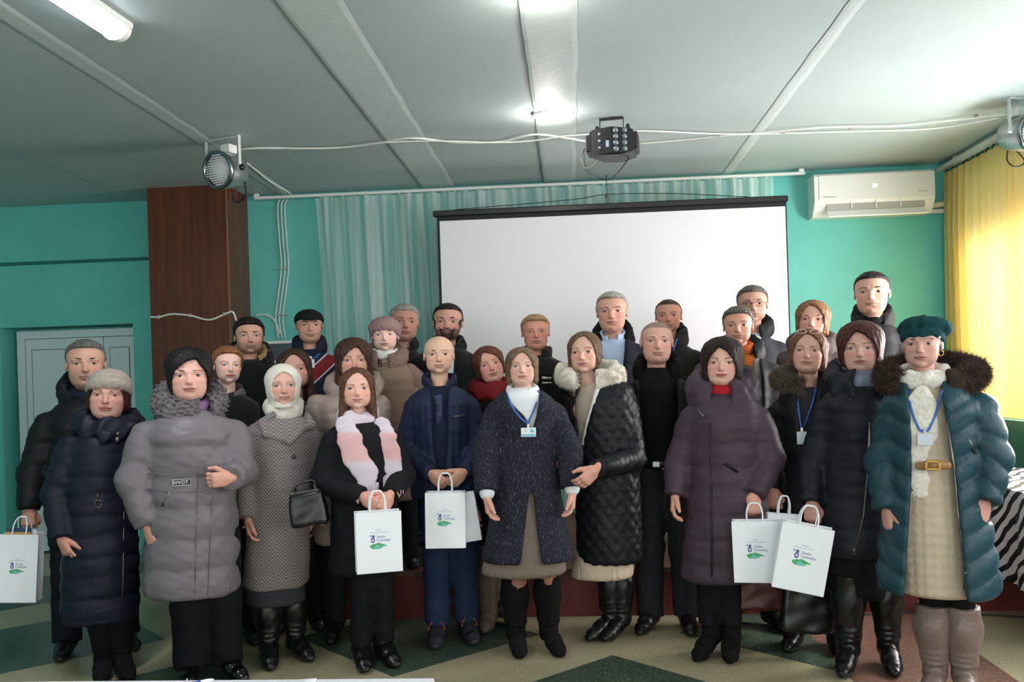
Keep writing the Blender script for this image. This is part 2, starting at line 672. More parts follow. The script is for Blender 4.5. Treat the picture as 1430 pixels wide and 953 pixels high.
gn = nt.nodes.new('ShaderNodeTexNoise')
gn.inputs['Scale'].default_value = 1.0
gn.inputs['Detail'].default_value = 3
nt.links.new(tc.outputs['Object'], gm.inputs[0])
nt.links.new(gm.outputs[0], gn.inputs['Vector'])
gr = nt.nodes.new('ShaderNodeMapRange')
gr.inputs[1].default_value, gr.inputs[2].default_value = .36, .66
gr.inputs[3].default_value, gr.inputs[4].default_value = .30, 1.0
nt.links.new(gn.outputs['Fac'], gr.inputs[0])
ga = nt.nodes.new('ShaderNodeMath')
ga.operation = 'MULTIPLY'
nt.links.new(rp.outputs[0], ga.inputs[0])
nt.links.new(gr.outputs[0], ga.inputs[1])
nt.links.new(wv.outputs['Fac'], rp.inputs[0])
nt.links.new(b.outputs[0], m1.inputs[1])
nt.links.new(tl.outputs[0], m1.inputs[2])
nt.links.new(ga.outputs[0], m2.inputs[0])
nt.links.new(tr.outputs[0], m2.inputs[1])
nt.links.new(m1.outputs[0], m2.inputs[2])
nt.links.new(m2.outputs[0], nt.nodes['Material Output'].inputs[0])


def drape(x0, x1, z0, z1, dens, amp, seed, nz=14, taper=0.):
    """folds running down; returns grid of points about y = 0, fold spacing uneven"""
    rr = random.Random(seed)
    n = int((x1 - x0) * 120)
    ph = [rr.uniform(0, 6.28) for _ in range(4)]
    P = []
    for i in range(n + 1):
        u = i / n
        x = x0 + (x1 - x0) * u
        t = u * (x1 - x0)
        wob = math.sin(t * 3.1 + ph[0]) * .9 + math.sin(t * 7.3 + ph[1]) * .5
        row = []
        for j in range(nz + 1):
            v = j / nz
            z = z1 + (z0 - z1) * v
            a = amp * (.45 + .55 * min(1, v * 4)) * (.75 + .25 * math.sin(t * 5 + ph[2]))
            y = a * math.sin(dens * t + wob * 1.6 + .35 * math.sin(3 * v + ph[3]))
            y += .35 * a * math.sin(dens * 2.3 * t + 2 * wob + ph[1])
            row.append((x + taper * v * (1 - u), y, z))
        P.append(row)
    return P


s0, s1 = on_y(440, 270, RY).x, on_y(1080, 243, RY).x
cur = empty('sheer_curtain', (0, RY, 0), 0, 'gathered white sheer curtain hanging behind the projection screen', 'curtain')
MB().grid(drape(s0, s1, STAGE_H + .04, CEIL - .070, 38, .06, 3, taper=.12)).build('fabric', m_sheer, cur)
hk = MB()
for k in range(40):
    x = s0 + (s1 - s0) * (k + .5) / 40
    hk.box((x - .004, -.004, CEIL - .074), (x + .004, .004, CEIL - .0625))
hk.build('curtain_hook', M_WHITEP, cur)['kind'] = 'stuff'

# --- projection screen
SY = 7.30
a, b_, c_ = on_y(610, 300, SY), on_y(1098, 279, SY), on_y(850, 290, SY)
scz = (a.z + b_.z) / 2
scr = empty('projection_screen', ((a.x + b_.x) / 2, SY, scz), 0, 'large white projection screen with black borders behind the people', 'projection screen')
sw = (b_.x - a.x) / 2
MB().box((-sw - .03, -.03, -.02), (sw + .01, .03, .03), bev=.008).build('top_casing', mat('black_casing', (22, 20, 22), .4), scr)
sh = scz - 1.18
MB().box((-sw, -.004, -sh), (sw, .002, -.02)).build('border', mat('black_screen_border', (18, 20, 22), .7), scr)
MB().box((-sw + .022, -.0065, -sh + .03), (sw - .012, -.004, -.055)).build('screen_fabric', mat('screen_fabric', (224, 222, 226), .8), scr)
MB().tube([(-sw, 0, -sh), (sw, 0, -sh)], .016, 8).build('bottom_bar', mat('black_casing', (22, 20, 22), .4), scr)
hx = on_y(848, 275, SY).x - (a.x + b_.x) / 2
MB().box((hx - .015, -.02, .03), (hx + .015, .02, .075)).tube([(hx, 0, .075), (hx, .0, .11)], .016).build('hanger', mat('grey_hanger', (90, 88, 84), .5), scr)
w_ = MB().tube([(hx, 0, .10), (hx, .1, CEIL - scz - .06), (hx, .3, CEIL - scz - .05)], .003, 6)
w_.build('hanging_wire', M_BLACKC, scr)
MB().tube(smooth_path([(-sw + .15, 0, .035), (hx - .3, 0, .075), (hx, 0, .105), (hx + .5, 0, .09), (sw - .3, 0, .035)], 6), .0035, 6).build('hanging_wire', M_BLACKC, scr)

# --- yellow curtain along the side wall
m_yel = bpy.data.materials.new('yellow_curtain_fabric')
m_yel.use_nodes = True
nt = m_yel.node_tree
b = nt.nodes['Principled BSDF']
b.inputs['Base Color'].default_value = (*lin((244, 212, 132)), 1)
b.inputs['Roughness'].default_value = .8
tl = nt.nodes.new('ShaderNodeBsdfTranslucent')
tl.inputs[0].default_value = (*lin((255, 228, 150)), 1)
m1 = nt.nodes.new('ShaderNodeMixShader')
m1.inputs[0].default_value = .30
nt.links.new(b.outputs[0], m1.inputs[1])
nt.links.new(tl.outputs[0], m1.inputs[2])
nt.links.new(m1.outputs[0], nt.nodes['Material Output'].inputs[0])
YX = RIGHTX - .10
yc = empty('yellow_curtain', (YX, 0, 0), 0, 'long yellow curtain in folds over the side window', 'curtain')
P = drape(6.28, 7.76, 1.09, CEIL - .10, 52, .035, 9)
P = [[(q[1] + .02 * math.sin(q[0] * 2), q[0], q[2]) for q in r] for r in P]
MB().grid(P).build('fabric', m_yel, yc)
hem = MB()
for r in P[::6]:
    x, y, z = r[0]
    hem.box((x - .005, y - .008, z), (x + .005, y + .008, z + .022))
hem.build('curtain_hook', mat('dark_hook', (70, 50, 24), .6), yc)['kind'] = 'stuff'
yr = MB().box((YX - .03, 5.5, CEIL - .07), (YX + .03, BACKY - .01, CEIL - .035), bev=.005).box((YX - .012, 5.6, CEIL - .04), (YX + .012, 5.65, CEIL - .01)).box((YX - .012, 7.5, CEIL - .04), (YX + .012, 7.55, CEIL - .01))
tag(yr.build('curtain_rail', M_WHITEP), 'white curtain rail carrying the yellow curtain along the side wall', 'curtain rail')

# --- air conditioner
ay = BACKY
a0, a1 = on_y(1136, 243, ay - .2), on_y(1304, 237, ay - .2)
zb = on_y(1220, 299, ay - .2).z
zt = on_y(1220, 240, ay - .2).z
ac = empty('air_conditioner', ((a0.x + a1.x) / 2, ay, zb), 0, 'white wall-mounted split air conditioner near the ceiling', 'air conditioner')
aw = (a1.x - a0.x) / 2
ah = zt - zb
prof = [(-.0, 0), (-.12, 0), (-.16, ah * .12), (-.205, ah * .30), (-.215, ah * .38), (-.215, ah * .93), (-.19, ah), (0, ah)]
mbx = MB()
n = len(prof)
vs = [(-aw, y, z) for y, z in prof] + [(aw, y, z) for y, z in prof]
mbx._add(vs, [tuple(range(n)), tuple(range(2 * n - 1, n - 1, -1))] + [(i, (i + 1) % n, (i + 1) % n + n, i + n) for i in range(n)][::1])
m_ac = mat('glossy_white_plastic', (240, 240, 238), .18)
mbx.build('housing', m_ac, ac)
MB().box((-aw + .035, -.222, ah * .36), (aw - .006, -.214, ah * .95), bev=.003).build('front_panel', m_ac, ac)
MB().box((-aw + .10, -.20, ah * .13), (aw - .08, -.188, ah * .33)).build('air_outlet', mat('grey_outlet', (176, 172, 166), .5), ac)
for k in range(3):
    x = -aw + .10 + (2 * aw - .18) * (k + 1) / 4
    MB().box((x - .004, -.215, ah * .14), (x + .004, -.199, ah * .34)).build('divider', M_WHITEP, ac)
vn = MB()
vn._add([(-aw + .10, -.20, ah * .12), (aw - .08, -.20, ah * .12), (aw - .08, -.255, -.012), (-aw + .10, -.255, -.012),
         (-aw + .10, -.195, ah * .10), (aw - .08, -.195, ah * .10), (aw - .08, -.25, -.022), (-aw + .10, -.25, -.022)],
        [(0, 1, 2, 3), (7, 6, 5, 4), (3, 2, 6, 7), (0, 4, 5, 1), (1, 5, 6, 2), (0, 3, 7, 4)])
vn.build('flap', m_ac, ac)


def text(name, body, size, loc, rot, m, parent, depth=.0004, align='CENTER'):
    cu = bpy.data.curves.new(name, 'FONT')
    cu.body = body
    cu.size = size
    cu.align_x = align
    cu.extrude = depth
    cu.resolution_u = 2
    t_ = bpy.data.objects.new(name, cu)
    COL.objects.link(t_)
    me = bpy.data.meshes.new_from_object(t_.evaluated_get(bpy.context.evaluated_depsgraph_get()))
    bpy.data.objects.remove(t_)
    bpy.data.curves.remove(cu)
    me.materials.clear()
    o = link(name, me, parent, m)
    o.location = loc
    o.rotation_euler = rot
    return o


text('display', '20', .045, (.0, -.2235, ah * .62), (math.pi / 2, 0, 0), mat('white_led', (255, 255, 255), .5, emit=((240, 245, 255), 1.1)), ac)
text('lettering', 'Panasonic', .026, (-aw + .12, -.2235, ah * .42), (math.pi / 2, 0, 0), mat('grey_print', (150, 150, 150), .5), ac)
text('lettering', 'Inverter', .022, (aw - .10, -.2235, ah * .47), (math.pi / 2, 0, 0), mat('grey_print', (150, 150, 150), .5), ac)
pz = on_y(1320, 290, ay - .05)
MB().tube([(aw - .01, -.05, pz.z - zb + .02), (RIGHTX - ac.location.x - .01, -.05, pz.z - zb + .035)], .026, 10).build('pipe', mat('foam_pipe', (232, 222, 190), .7), ac)
MB().box((aw - .1, -.06, pz.z - zb - .045), (RIGHTX - ac.location.x - .01, -.02, pz.z - zb - .012)).build('pipe_duct', M_WHITEP, ac)

# --- ceiling lamps
m_tube = mat('lit_diffuser', (255, 255, 255), .5, emit=((244, 248, 255), 16))
e0 = on_z(166, 52, CEIL - .06)
fx = empty('ceiling_light', (e0.x, e0.y, CEIL), math.radians(-4), 'long fluorescent ceiling light with white end caps', 'ceiling light')
MB().box((-.075, -1.25, -.03), (.075, 0, 0), bev=.004).build('base', M_WHITEP, fx)
P = []
for j in range(13):
    an = math.pi * j / 12
    P.append([(-.06 * math.cos(an), -1.22, -.03 - .05 * math.sin(an)), (-.06 * math.cos(an), -.035, -.03 - .05 * math.sin(an))])
MB().grid(P).build('diffuser', m_tube, fx)
for y0, y1 in ((-1.25, -1.22), (-.035, 0)):
    e = MB()
    poly = [(-.066 * math.cos(math.pi * j / 12), -.03 - .056 * math.sin(math.pi * j / 12)) for j in range(13)]
    e.prism(poly, y0, y1)
    e.build('end_cap', M_WHITEP, fx)
l = bpy.data.lights.new('tube_glow', 'AREA')
l.shape = 'RECTANGLE'
l.size, l.size_y, l.energy, l.color = .1, 1.15, 26, (.95, .98, 1)
lo = bpy.data.objects.new('tube_glow', l)
COL.objects.link(lo)
lo.parent = fx
lo.location = (0, -.63, -.095)
m_led = mat('lit_led_disc', (255, 255, 255), .5, emit=((255, 246, 232), 9))
for py, pw in ((-4, 7), (165, 9)):
    q = on_z(750 if py < 0 else 766, py, CEIL - .03)
    lp = empty('round_ceiling_lamp', (q.x, q.y, CEIL - .008), 0,
               'small round lit ceiling lamp above the screen' if py > 0 else 'round lit ceiling lamp between the ceiling joints, away from the screen', 'ceiling lamp')
    MB().lathe([(.105, .008), (.105, -.004), (.094, -.010)], 28).build('rim', M_WHITEP, lp)
    MB().lathe([(.094, -.008), (.085, -.013), (.05, -.016), (0, -.017)][::-1], 28).build('diffuser', m_led, lp)
    l = bpy.data.lights.new('led_glow', 'POINT')
    l.energy, l.color, l.shadow_soft_size = pw, (1, .95, .88), .05
    lo = bpy.data.objects.new('led_glow', l)
    COL.objects.link(lo)
    lo.parent = lp
    lo.location = (0, 0, -.10)

# --- stage lights on the ceiling
m_chrome = mat('chrome_rim', (150, 152, 156), .25, metal=1.)
m_blackp = mat('black_plastic', (18, 18, 20), .4)
m_lens = mat('led_lens', (222, 222, 226), .6, bump=(90, .5))


def par_light(px, py, r, ybase, label, rz):
    top = on_z(px, ybase, CEIL)
    c = on_y(px, py, top.y)
    root = empty('stage_spotlight', (c.x, c.y, CEIL), rz, label, 'stage light', 'round stage lights under the ceiling')
    zc = c.z - CEIL
    M = Matrix.Translation((0, 0, zc)) @ Matrix.Rotation(math.radians(98), 4, 'X')
    MB().lathe([(r * .5, -.16), (r * .8, -.14), (r * .98, -.02), (r, .03), (r, .05), (r * .93, .055)], 32, M=M, caps=False).build('housing', mat('silver_housing', (186, 188, 190), .3, metal=.8), root)
    MB().lathe([(r * .93, .03), (r * 1.04, .035), (r * 1.04, .062), (r * .90, .064), (r * .88, .05)], 32, M=M, caps=False).build('rim', m_chrome, root)
    ln = MB().lathe([(r * .9, .048), (0, .050)], 32, M=M).build('lens', m_lens, root)
    # rows of small LED lenses on the face
    led = MB()
    for i in range(-6, 7):
        for j in range(-6, 7):
            x, y = i * r * .132, j * r * .132
            if x * x + y * y < (r * .84) ** 2:
                led.lathe([(r * .056, .049), (r * .04, .054), (0, .056)], 6, M=M @ Matrix.Translation((x, y, 0)))
    led.build('led', mat('led_dome', (236, 236, 238), .6), root, 'stuff')
    br = MB()
    w = r * 1.18
    br.box((-w, -.012, -.006), (w, .012, 0)).box((-w - .003, -.012, zc), (-w, .012, 0)).box((w, -.012, zc), (w + .003, .012, 0))
    br.tube([(-w - .02, 0, zc), (-r * .9, 0, zc)], .008).tube([(w + .02, 0, zc), (r * .9, 0, zc)], .008)
    br.build('bracket', mat('light_bracket', (206, 210, 208), .5), root)
    MB().lathe([(.006, 0), (.022, .008), (.022, .022), (.008, .03)], 10, M=Matrix.Translation((w + .004, 0, zc)) @ Matrix.Rotation(math.pi / 2, 4, 'Y')).build('knob', m_blackp, root)
    MB().box((-.045, .02, zc + r * 1.02), (.04, .10, zc + r * 1.02 + .06), bev=.006).build('junction_box', M_WHITEP, root)
    MB().tube(smooth_path([(0, .14, zc - r * .6), (-.03, .12, zc - r * 1.3), (.02, .10, zc - r * 1.65), (.10, .10, zc - r * 1.3), (.06, .14, zc - r * .5)], 6), .005, 6).build('cord', m_blackp, root)
    return root


par_light(312, 238, .125, 193, 'round stage spotlight with a pale LED face beside the brown column', math.radians(-22))
par_light(1433, 186, .118, 138, 'round stage spotlight hanging in front of the yellow curtain rail', math.radians(24))

# multi-lens effect light in the middle
top = on_z(856, 163, CEIL)
cc = on_y(856, 201, top.y)
df = empty('effect_light', (cc.x, cc.y, CEIL), math.radians(-8), 'black multi-lens disco light hanging on a bracket above the screen', 'stage light')
zc = cc.z - CEIL
poly = [(-.145, -.06), (-.155, .0), (-.14, .065), (-.07, .085), (.06, .078), (.14, .06), (.155, 0), (.145, -.075), (.06, -.098), (-.07, -.092)]
MB().prism([(x, z + zc) for x, z in poly], -.10, .12).build('housing', m_blackp, df)
for x0, x1 in ((-.172, -.14), (.138, .168)):
    MB().box((x0, -.085, zc - .062), (x1, .10, zc + .052), bev=.008).build('end_plate', m_blackp, df)
fp = MB()
fp._add([(-.13, -.10, zc - .085), (.0, -.135, zc - .092), (.0, -.135, zc + .08), (-.13, -.10, zc + .075), (.13, -.10, zc - .085), (.13, -.10, zc + .068)],
        [(0, 1, 2, 3), (1, 4, 5, 2)])
fp.build('face', mat('dark_face', (30, 30, 34), .3), df)
m_gl = mat('lens_glass', (120, 128, 136), .12, coat=1.)
for i in range(2):
    for j in range(4):
        x = .03 + .055 * i
        z = zc + .055 - .04 * j
        y = -.135 + .035 * x / .13
        MB().lathe([(.018, 0), (.016, .006), (.008, .011), (0, .012)], 12, M=Matrix.Translation((x, y - .001, z)) @ Matrix.Rotation(math.radians(90), 4, 'X')).build('lens', m_gl, df)
for j in range(3):
    MB().lathe([(.012, 0), (.01, .006), (0, .008)], 10, M=Matrix.Translation((-.075, -.117, zc + .04 - .045 * j)) @ Matrix.Rotation(math.radians(90), 4, 'X')).build('lens', m_gl, df)
MB().box((-.035, -.131, zc - .05), (-.002, -.128, zc - .008)).build('sticker', mat('pale_sticker', (176, 190, 204), .5), df)
br = MB()
br.box((-.085, -.012, -.02), (.075, .012, -.008)).box((-.085, -.012, zc + .06), (-.08, .012, -.008)).box((.07, -.012, zc + .06), (.075, .012, -.008))
br.box((-.02, -.01, -.01), (.02, .01, 0))
br.build('bracket', m_blackp, df)
for sx in (-1, 1):
    MB().lathe([(.006, 0), (.026, .01), (.026, .024), (.01, .03)], 8, M=Matrix.Translation((sx * .085, 0, zc + .10)) @ Matrix.Rotation(sx * math.pi / 2, 4, 'Y')).build('knob', m_blackp, df)
MB().tube(smooth_path([(-.20, .1, -.17), (-.205, .08, zc - .02), (-.19, .05, zc - .14), (-.11, .0, zc - .21), (-.04, -.02, zc - .24), (.03, 0, zc - .19), (.10, .05, zc - .09)], 6), .004, 6).build('cord', m_blackp, df)
MB().tube(smooth_path([(-.20, .1, -.17), (-.225, .06, zc - .06), (-.19, .03, zc - .14), (-.13, 0, zc - .13), (-.10, 0, zc - .09)], 6), .003, 6).build('cord', mat('grey_cord', (120, 116, 110), .5), df)

# --- white cables along the ceiling, clipped to it
def ceil_path(pts, dz=.012):
    return smooth_path([on_z(x, y, CEIL - dz) for x, y in pts], 8)


ca = empty('ceiling_cable', on_z(560, 196, CEIL), 0, 'white cable run clipped along the ceiling between the stage lights', 'cable')
o0 = ca.location.copy()


def rel(pts):
    return [p - o0 for p in pts]


MB().tube(rel(ceil_path([(322, 211), (360, 207), (460, 207), (520, 201), (575, 193), (640, 199), (700, 198), (745, 188), (785, 192), (826, 199)])), .008, 6).build('cable', M_CABLE, ca)
MB().tube(rel(ceil_path([(400, 208), (480, 206), (540, 199), (610, 197), (690, 199), (740, 197), (790, 190), (840, 187), (900, 183), (1000, 187), (1060, 186), (1150, 178), (1250, 176), (1330, 168), (1420, 158)], .02)), .0055, 6).build('cable', M_CABLE, ca)
MB().tube(rel(ceil_path([(892, 201), (960, 195), (1020, 189), (1075, 187), (1180, 184), (1300, 180), (1395, 165)], .016)), .005, 6).build('cable', M_CABLE, ca)
for x, y in ((520, 201), (578, 193), (608, 198), (785, 191), (905, 183), (1003, 187), (1094, 183), (1187, 177), (1363, 161)):
    q = on_z(x, y, CEIL) - o0
    MB().box((q.x - .012, q.y - .006, -.02), (q.x + .012, q.y + .006, .001)).build('clip', mat('cable_clip', (176, 172, 164), .6), ca)
# cables running down the wall beside the column
wc = empty('wall_cable', on_y(392, 300, BACKY), 0, 'bundle of white cables running down the teal wall beside the column', 'cable')
o0 = wc.location.copy()
for dx, ln in ((0, 0), (5, 1), (-5, 2)):
    pts = [on_z(345, 228, CEIL - .01), on_z(372, 250, CEIL - .012)] + [on_y(x + dx, y, BACKY - .02) for x, y in ((402, 273), (393, 285), (395, 330), (398, 372), (394, 410), (390, 445), (394, 473))]
    MB().tube(rel(smooth_path(pts, 6)), .006, 6).build('cable', M_CABLE, wc)
MB().tube(rel(smooth_path([on_y(x, y, BACKY - .02) for x, y in ((357, 441), (372, 440), (384, 449), (391, 466))], 6)), .008, 6).build('cable', M_CABLE, wc)
for y in (376, 440):
    q = on_y(396, y, BACKY) - o0
    MB().box((q.x - .05, -.04, q.z - .006), (q.x + .04, .0, q.z + .006)).build('clip', mat('cable_clip', (176, 172, 164), .6), wc)
cc_ = empty('column_cable', on_y(260, 440, CY), 0, 'white cable sagging across the brown column at head height', 'cable')
o0 = cc_.location.copy()
MB().tube(rel(smooth_path([on_y(x, y, CY - .012) for x, y in ((210, 443), (222, 443), (240, 439), (266, 441), (292, 447), (314, 439), (325, 436), (330, 448))], 6)), .008, 6).build('cable', M_CABLE, cc_)
for x, y in ((222, 443), (266, 441), (314, 439)):
    q = on_y(x, y, CY) - o0
    MB().box((q.x - .008, -.022, q.z - .014), (q.x + .008, .001, q.z + .014)).build('clip', mat('cable_clip', (176, 172, 164), .6), cc_)
# wall socket box under the cables
q = on_y(394, 492, BACKY)
sb = empty('wall_panel', q, 0, 'small grey control panel on the wall under the cable bundle', 'wall panel')
MB().box((-.14, -.05, -.10), (.14, 0, .10), bev=.006).build('frame', M_WHITEP, sb)
MB().box((-.115, -.056, -.075), (.115, -.05, .075)).build('face', mat('dark_panel_face', (70, 84, 92), .35), sb)

# --- foreground table with a white cloth and papers
m_cl = mat('white_tablecloth', (236, 234, 242), .8, bump=(40, .2))
TZ = .76
q0, q1 = on_z(-90, 949, TZ), on_z(604, 953, TZ)
ty = (q0.y + q1.y) / 2
t1 = empty('white_table', ((q0.x + q1.x) / 2, ty - .4, 0), 0, 'table under a white cloth strewn with papers in front of the group', 'table')
tw = (q1.x - q0.x) / 2
MB().box((-tw + .02, -.38, TZ - .03), (tw - .02, .385, TZ - .004)).build('tabletop', mat('pale_wood', (190, 160, 120), .5), t1)
for sx in (-1, 1):
    for sy in (-1, 1):
        MB().box((sx * (tw - .09) - .02, sy * .32 - .02, 0), (sx * (tw - .09) + .02, sy * .32 + .02, TZ - .03)).build('leg', mat('grey_steel', (110, 110, 112), .4, metal=.7), t1)
clo = MB()
clo.box((-tw, -.40, TZ - .004), (tw, .40, TZ))
nn = 64
ring = []
for k in range(nn * 4):
    s_, t_ = divmod(k, nn)
    u = t_ / nn * 2 - 1
    p = ((u * tw, -.40), (tw, u * .40), (-u * tw, .40), (-tw, -u * .40))[s_]
    nrm = ((0, -1), (1, 0), (0, 1), (-1, 0))[s_]
    wv_ = .012 + .012 * math.sin(k * .55) + .006 * math.sin(k * 1.3)
    ring.append([(p[0], p[1], TZ - .001), (p[0] + nrm[0] * .008, p[1] + nrm[1] * .008, TZ - .02),
                 (p[0] + nrm[0] * wv_, p[1] + nrm[1] * wv_, TZ - .16), (p[0] + nrm[0] * wv_ * 1.4, p[1] + nrm[1] * wv_ * 1.4, TZ - .3)])
clo.grid(ring, close_u=True)
clo.build('tablecloth', m_cl, t1)
m_pap = mat('white_paper', (238, 240, 246), .7)
m_pap2 = mat('lilac_paper', (206, 204, 238), .7)
m_ink = mat('blue_ink', (62, 76, 170), .5)


def sheet(px, py, w, h, rz, m, label, lift=.002, curl=.0, pen=False, lines=False):
    q = on_z(px, py, TZ + lift)
    o = empty('paper_sheet', (q.x, q.y, TZ + lift), rz, label, 'paper')
    P = [[(-w / 2 + w * i / 8, -h / 2 + h * j / 8, curl * (j / 8) ** 2 * (1 + .4 * i / 8)) for j in range(9)] for i in range(9)]
    x = MB().grid(P).build('sheet', m, o)
    solidify(x, .0008)
    if lines:
        x = MB().box((-w * .42, h * .36, curl * .8 + .0006), (-w * .30, h * .46, curl * .8 + .0012)).build('print', m_ink, o)
    return o


sheet(352, 985, .26, .19, .12, m_pap, 'white paper sheet with a raised corner on the white table', .002, .016)
sheet(452, 1010, .21, .30, .0, m_pap, 'white paper lying askew on the white table', .010, .002)
sheet(548, 978, .15, .14, .05, m_pap2, 'pale lilac leaflet on the white table', .016, .002)
sheet(70, 985, .30, .21, -.05, m_pap, 'printed white paper with blue print at the end of the white table', .002, .004, lines=True)
q = on_z(262, 957, TZ + .008)
pn = empty('pen', q, math.radians(38), 'blue and white pen on the papers of the white table', 'pen')
MB().tube([(-.06, 0, 0), (.05, 0, 0), (.062, 0, 0)], [.0045, .0045, .0015], 8).build('barrel', m_pap, pn)
MB().tube([(.0, 0, 0), (.03, 0, 0)], .0052, 8).build('grip', m_ink, pn)
MB().box((-.06, -.001, .004), (-.02, .001, .007)).build('clip', m_ink, pn)

# --- zebra table beside the window wall
m_zeb = bpy.data.materials.new('zebra_cloth')
m_zeb.use_nodes = True
nt = m_zeb.node_tree
b = nt.nodes['Principled BSDF']
b.inputs['Roughness'].default_value = .6
tc = nt.nodes.new('ShaderNodeTexCoord')
mp = nt.nodes.new('ShaderNodeMapping')
mp.inputs['Rotation'].default_value = (math.radians(40), math.radians(38), 0)
wv = nt.nodes.new('ShaderNodeTexWave')
wv.bands_direction = 'Z'
wv.inputs['Scale'].default_value = 5.2
wv.inputs['Distortion'].default_value = 3.6
wv.inputs['Detail'].default_value = 1.2
wv.inputs['Detail Scale'].default_value = 1.3
rp = nt.nodes.new('ShaderNodeValToRGB')
rp.color_ramp.interpolation = 'CONSTANT'
rp.color_ramp.elements[0].color = (*lin((20, 19, 22)), 1)
rp.color_ramp.elements[1].position = .46
rp.color_ramp.elements[1].color = (*lin((226, 224, 226)), 1)
nt.links.new(tc.outputs['Object'], mp.inputs[0])
nt.links.new(mp.outputs[0], wv.inputs['Vector'])
nt.links.new(wv.outputs['Fac'], rp.inputs[0])
nt.links.new(rp.outputs[0], b.inputs['Base Color'])
ZT = .78
zq = on_z(1398, 694, ZT)
zt_ = empty('zebra_table', (2.80, 5.5, 0), 0, 'table under a zebra-striped cloth beside the green wall', 'table')
zw, zd = .38, .75
MB().box((-zw + .01, -zd + .01, ZT - .03), (zw - .01, zd - .01, ZT - .004)).build('tabletop', mat('pale_wood', (190, 160, 120), .5), zt_)
for sx in (-1, 1):
    for sy in (-1, 1):
        MB().box((sx * (zw - .08) - .025, sy * (zd - .08) - .025, 0), (sx * (zw - .08) + .025, sy * (zd - .08) + .025, ZT - .03)).build('leg', mat('dark_wood_leg', (60, 40, 30), .5), zt_)
clo = MB()
clo.box((-zw, -zd, ZT - .004), (zw, zd, ZT))
ring = []
for k in range(160):
    s_, t_ = divmod(k, 40)
    u = t_ / 40 * 2 - 1
    p = ((u * zw, -zd), (zw, u * zd), (-u * zw, zd), (-zw, -u * zd))[s_]
    nrm = ((0, -1), (1, 0), (0, 1), (-1, 0))[s_]
    wv_ = .02 + .018 * math.sin(k * .62) + .008 * math.sin(k * 1.7)
    ring.append([(p[0], p[1], ZT - .001), (p[0] + nrm[0] * .008, p[1] + nrm[1] * .008, ZT - .02),
                 (p[0] + nrm[0] * wv_, p[1] + nrm[1] * wv_, ZT - .25), (p[0] + nrm[0] * wv_ * 1.3, p[1] + nrm[1] * wv_ * 1.3, ZT - .52)])
clo.grid(ring, close_u=True)
clo.build('tablecloth', m_zeb, zt_)
for k, (dx, dy, rz, cc3, lb) in enumerate(((-.2, -.45, .3, (236, 236, 236), 'white printed sheet on the zebra-striped table'),
                                          (-.05, -.15, -.2, (240, 222, 226), 'pinkish printed leaflet on the zebra-striped table'))):
    o = empty('leaflet', (2.80 + dx, 5.5 + dy, ZT + .001 + .002 * k), rz, lb, 'leaflet')
    MB().box((-.105, -.15, 0), (.105, .15, .0015)).build('sheet', mat('leaflet_%d' % k, cc3, .6), o)
    for j in range(3):
        MB().box((-.08, -.10 + .07 * j, .0015), (.05 + .02 * (j % 2), -.08 + .07 * j, .002)).build('print', mat('pink_print', (206, 120, 140), .6), o)

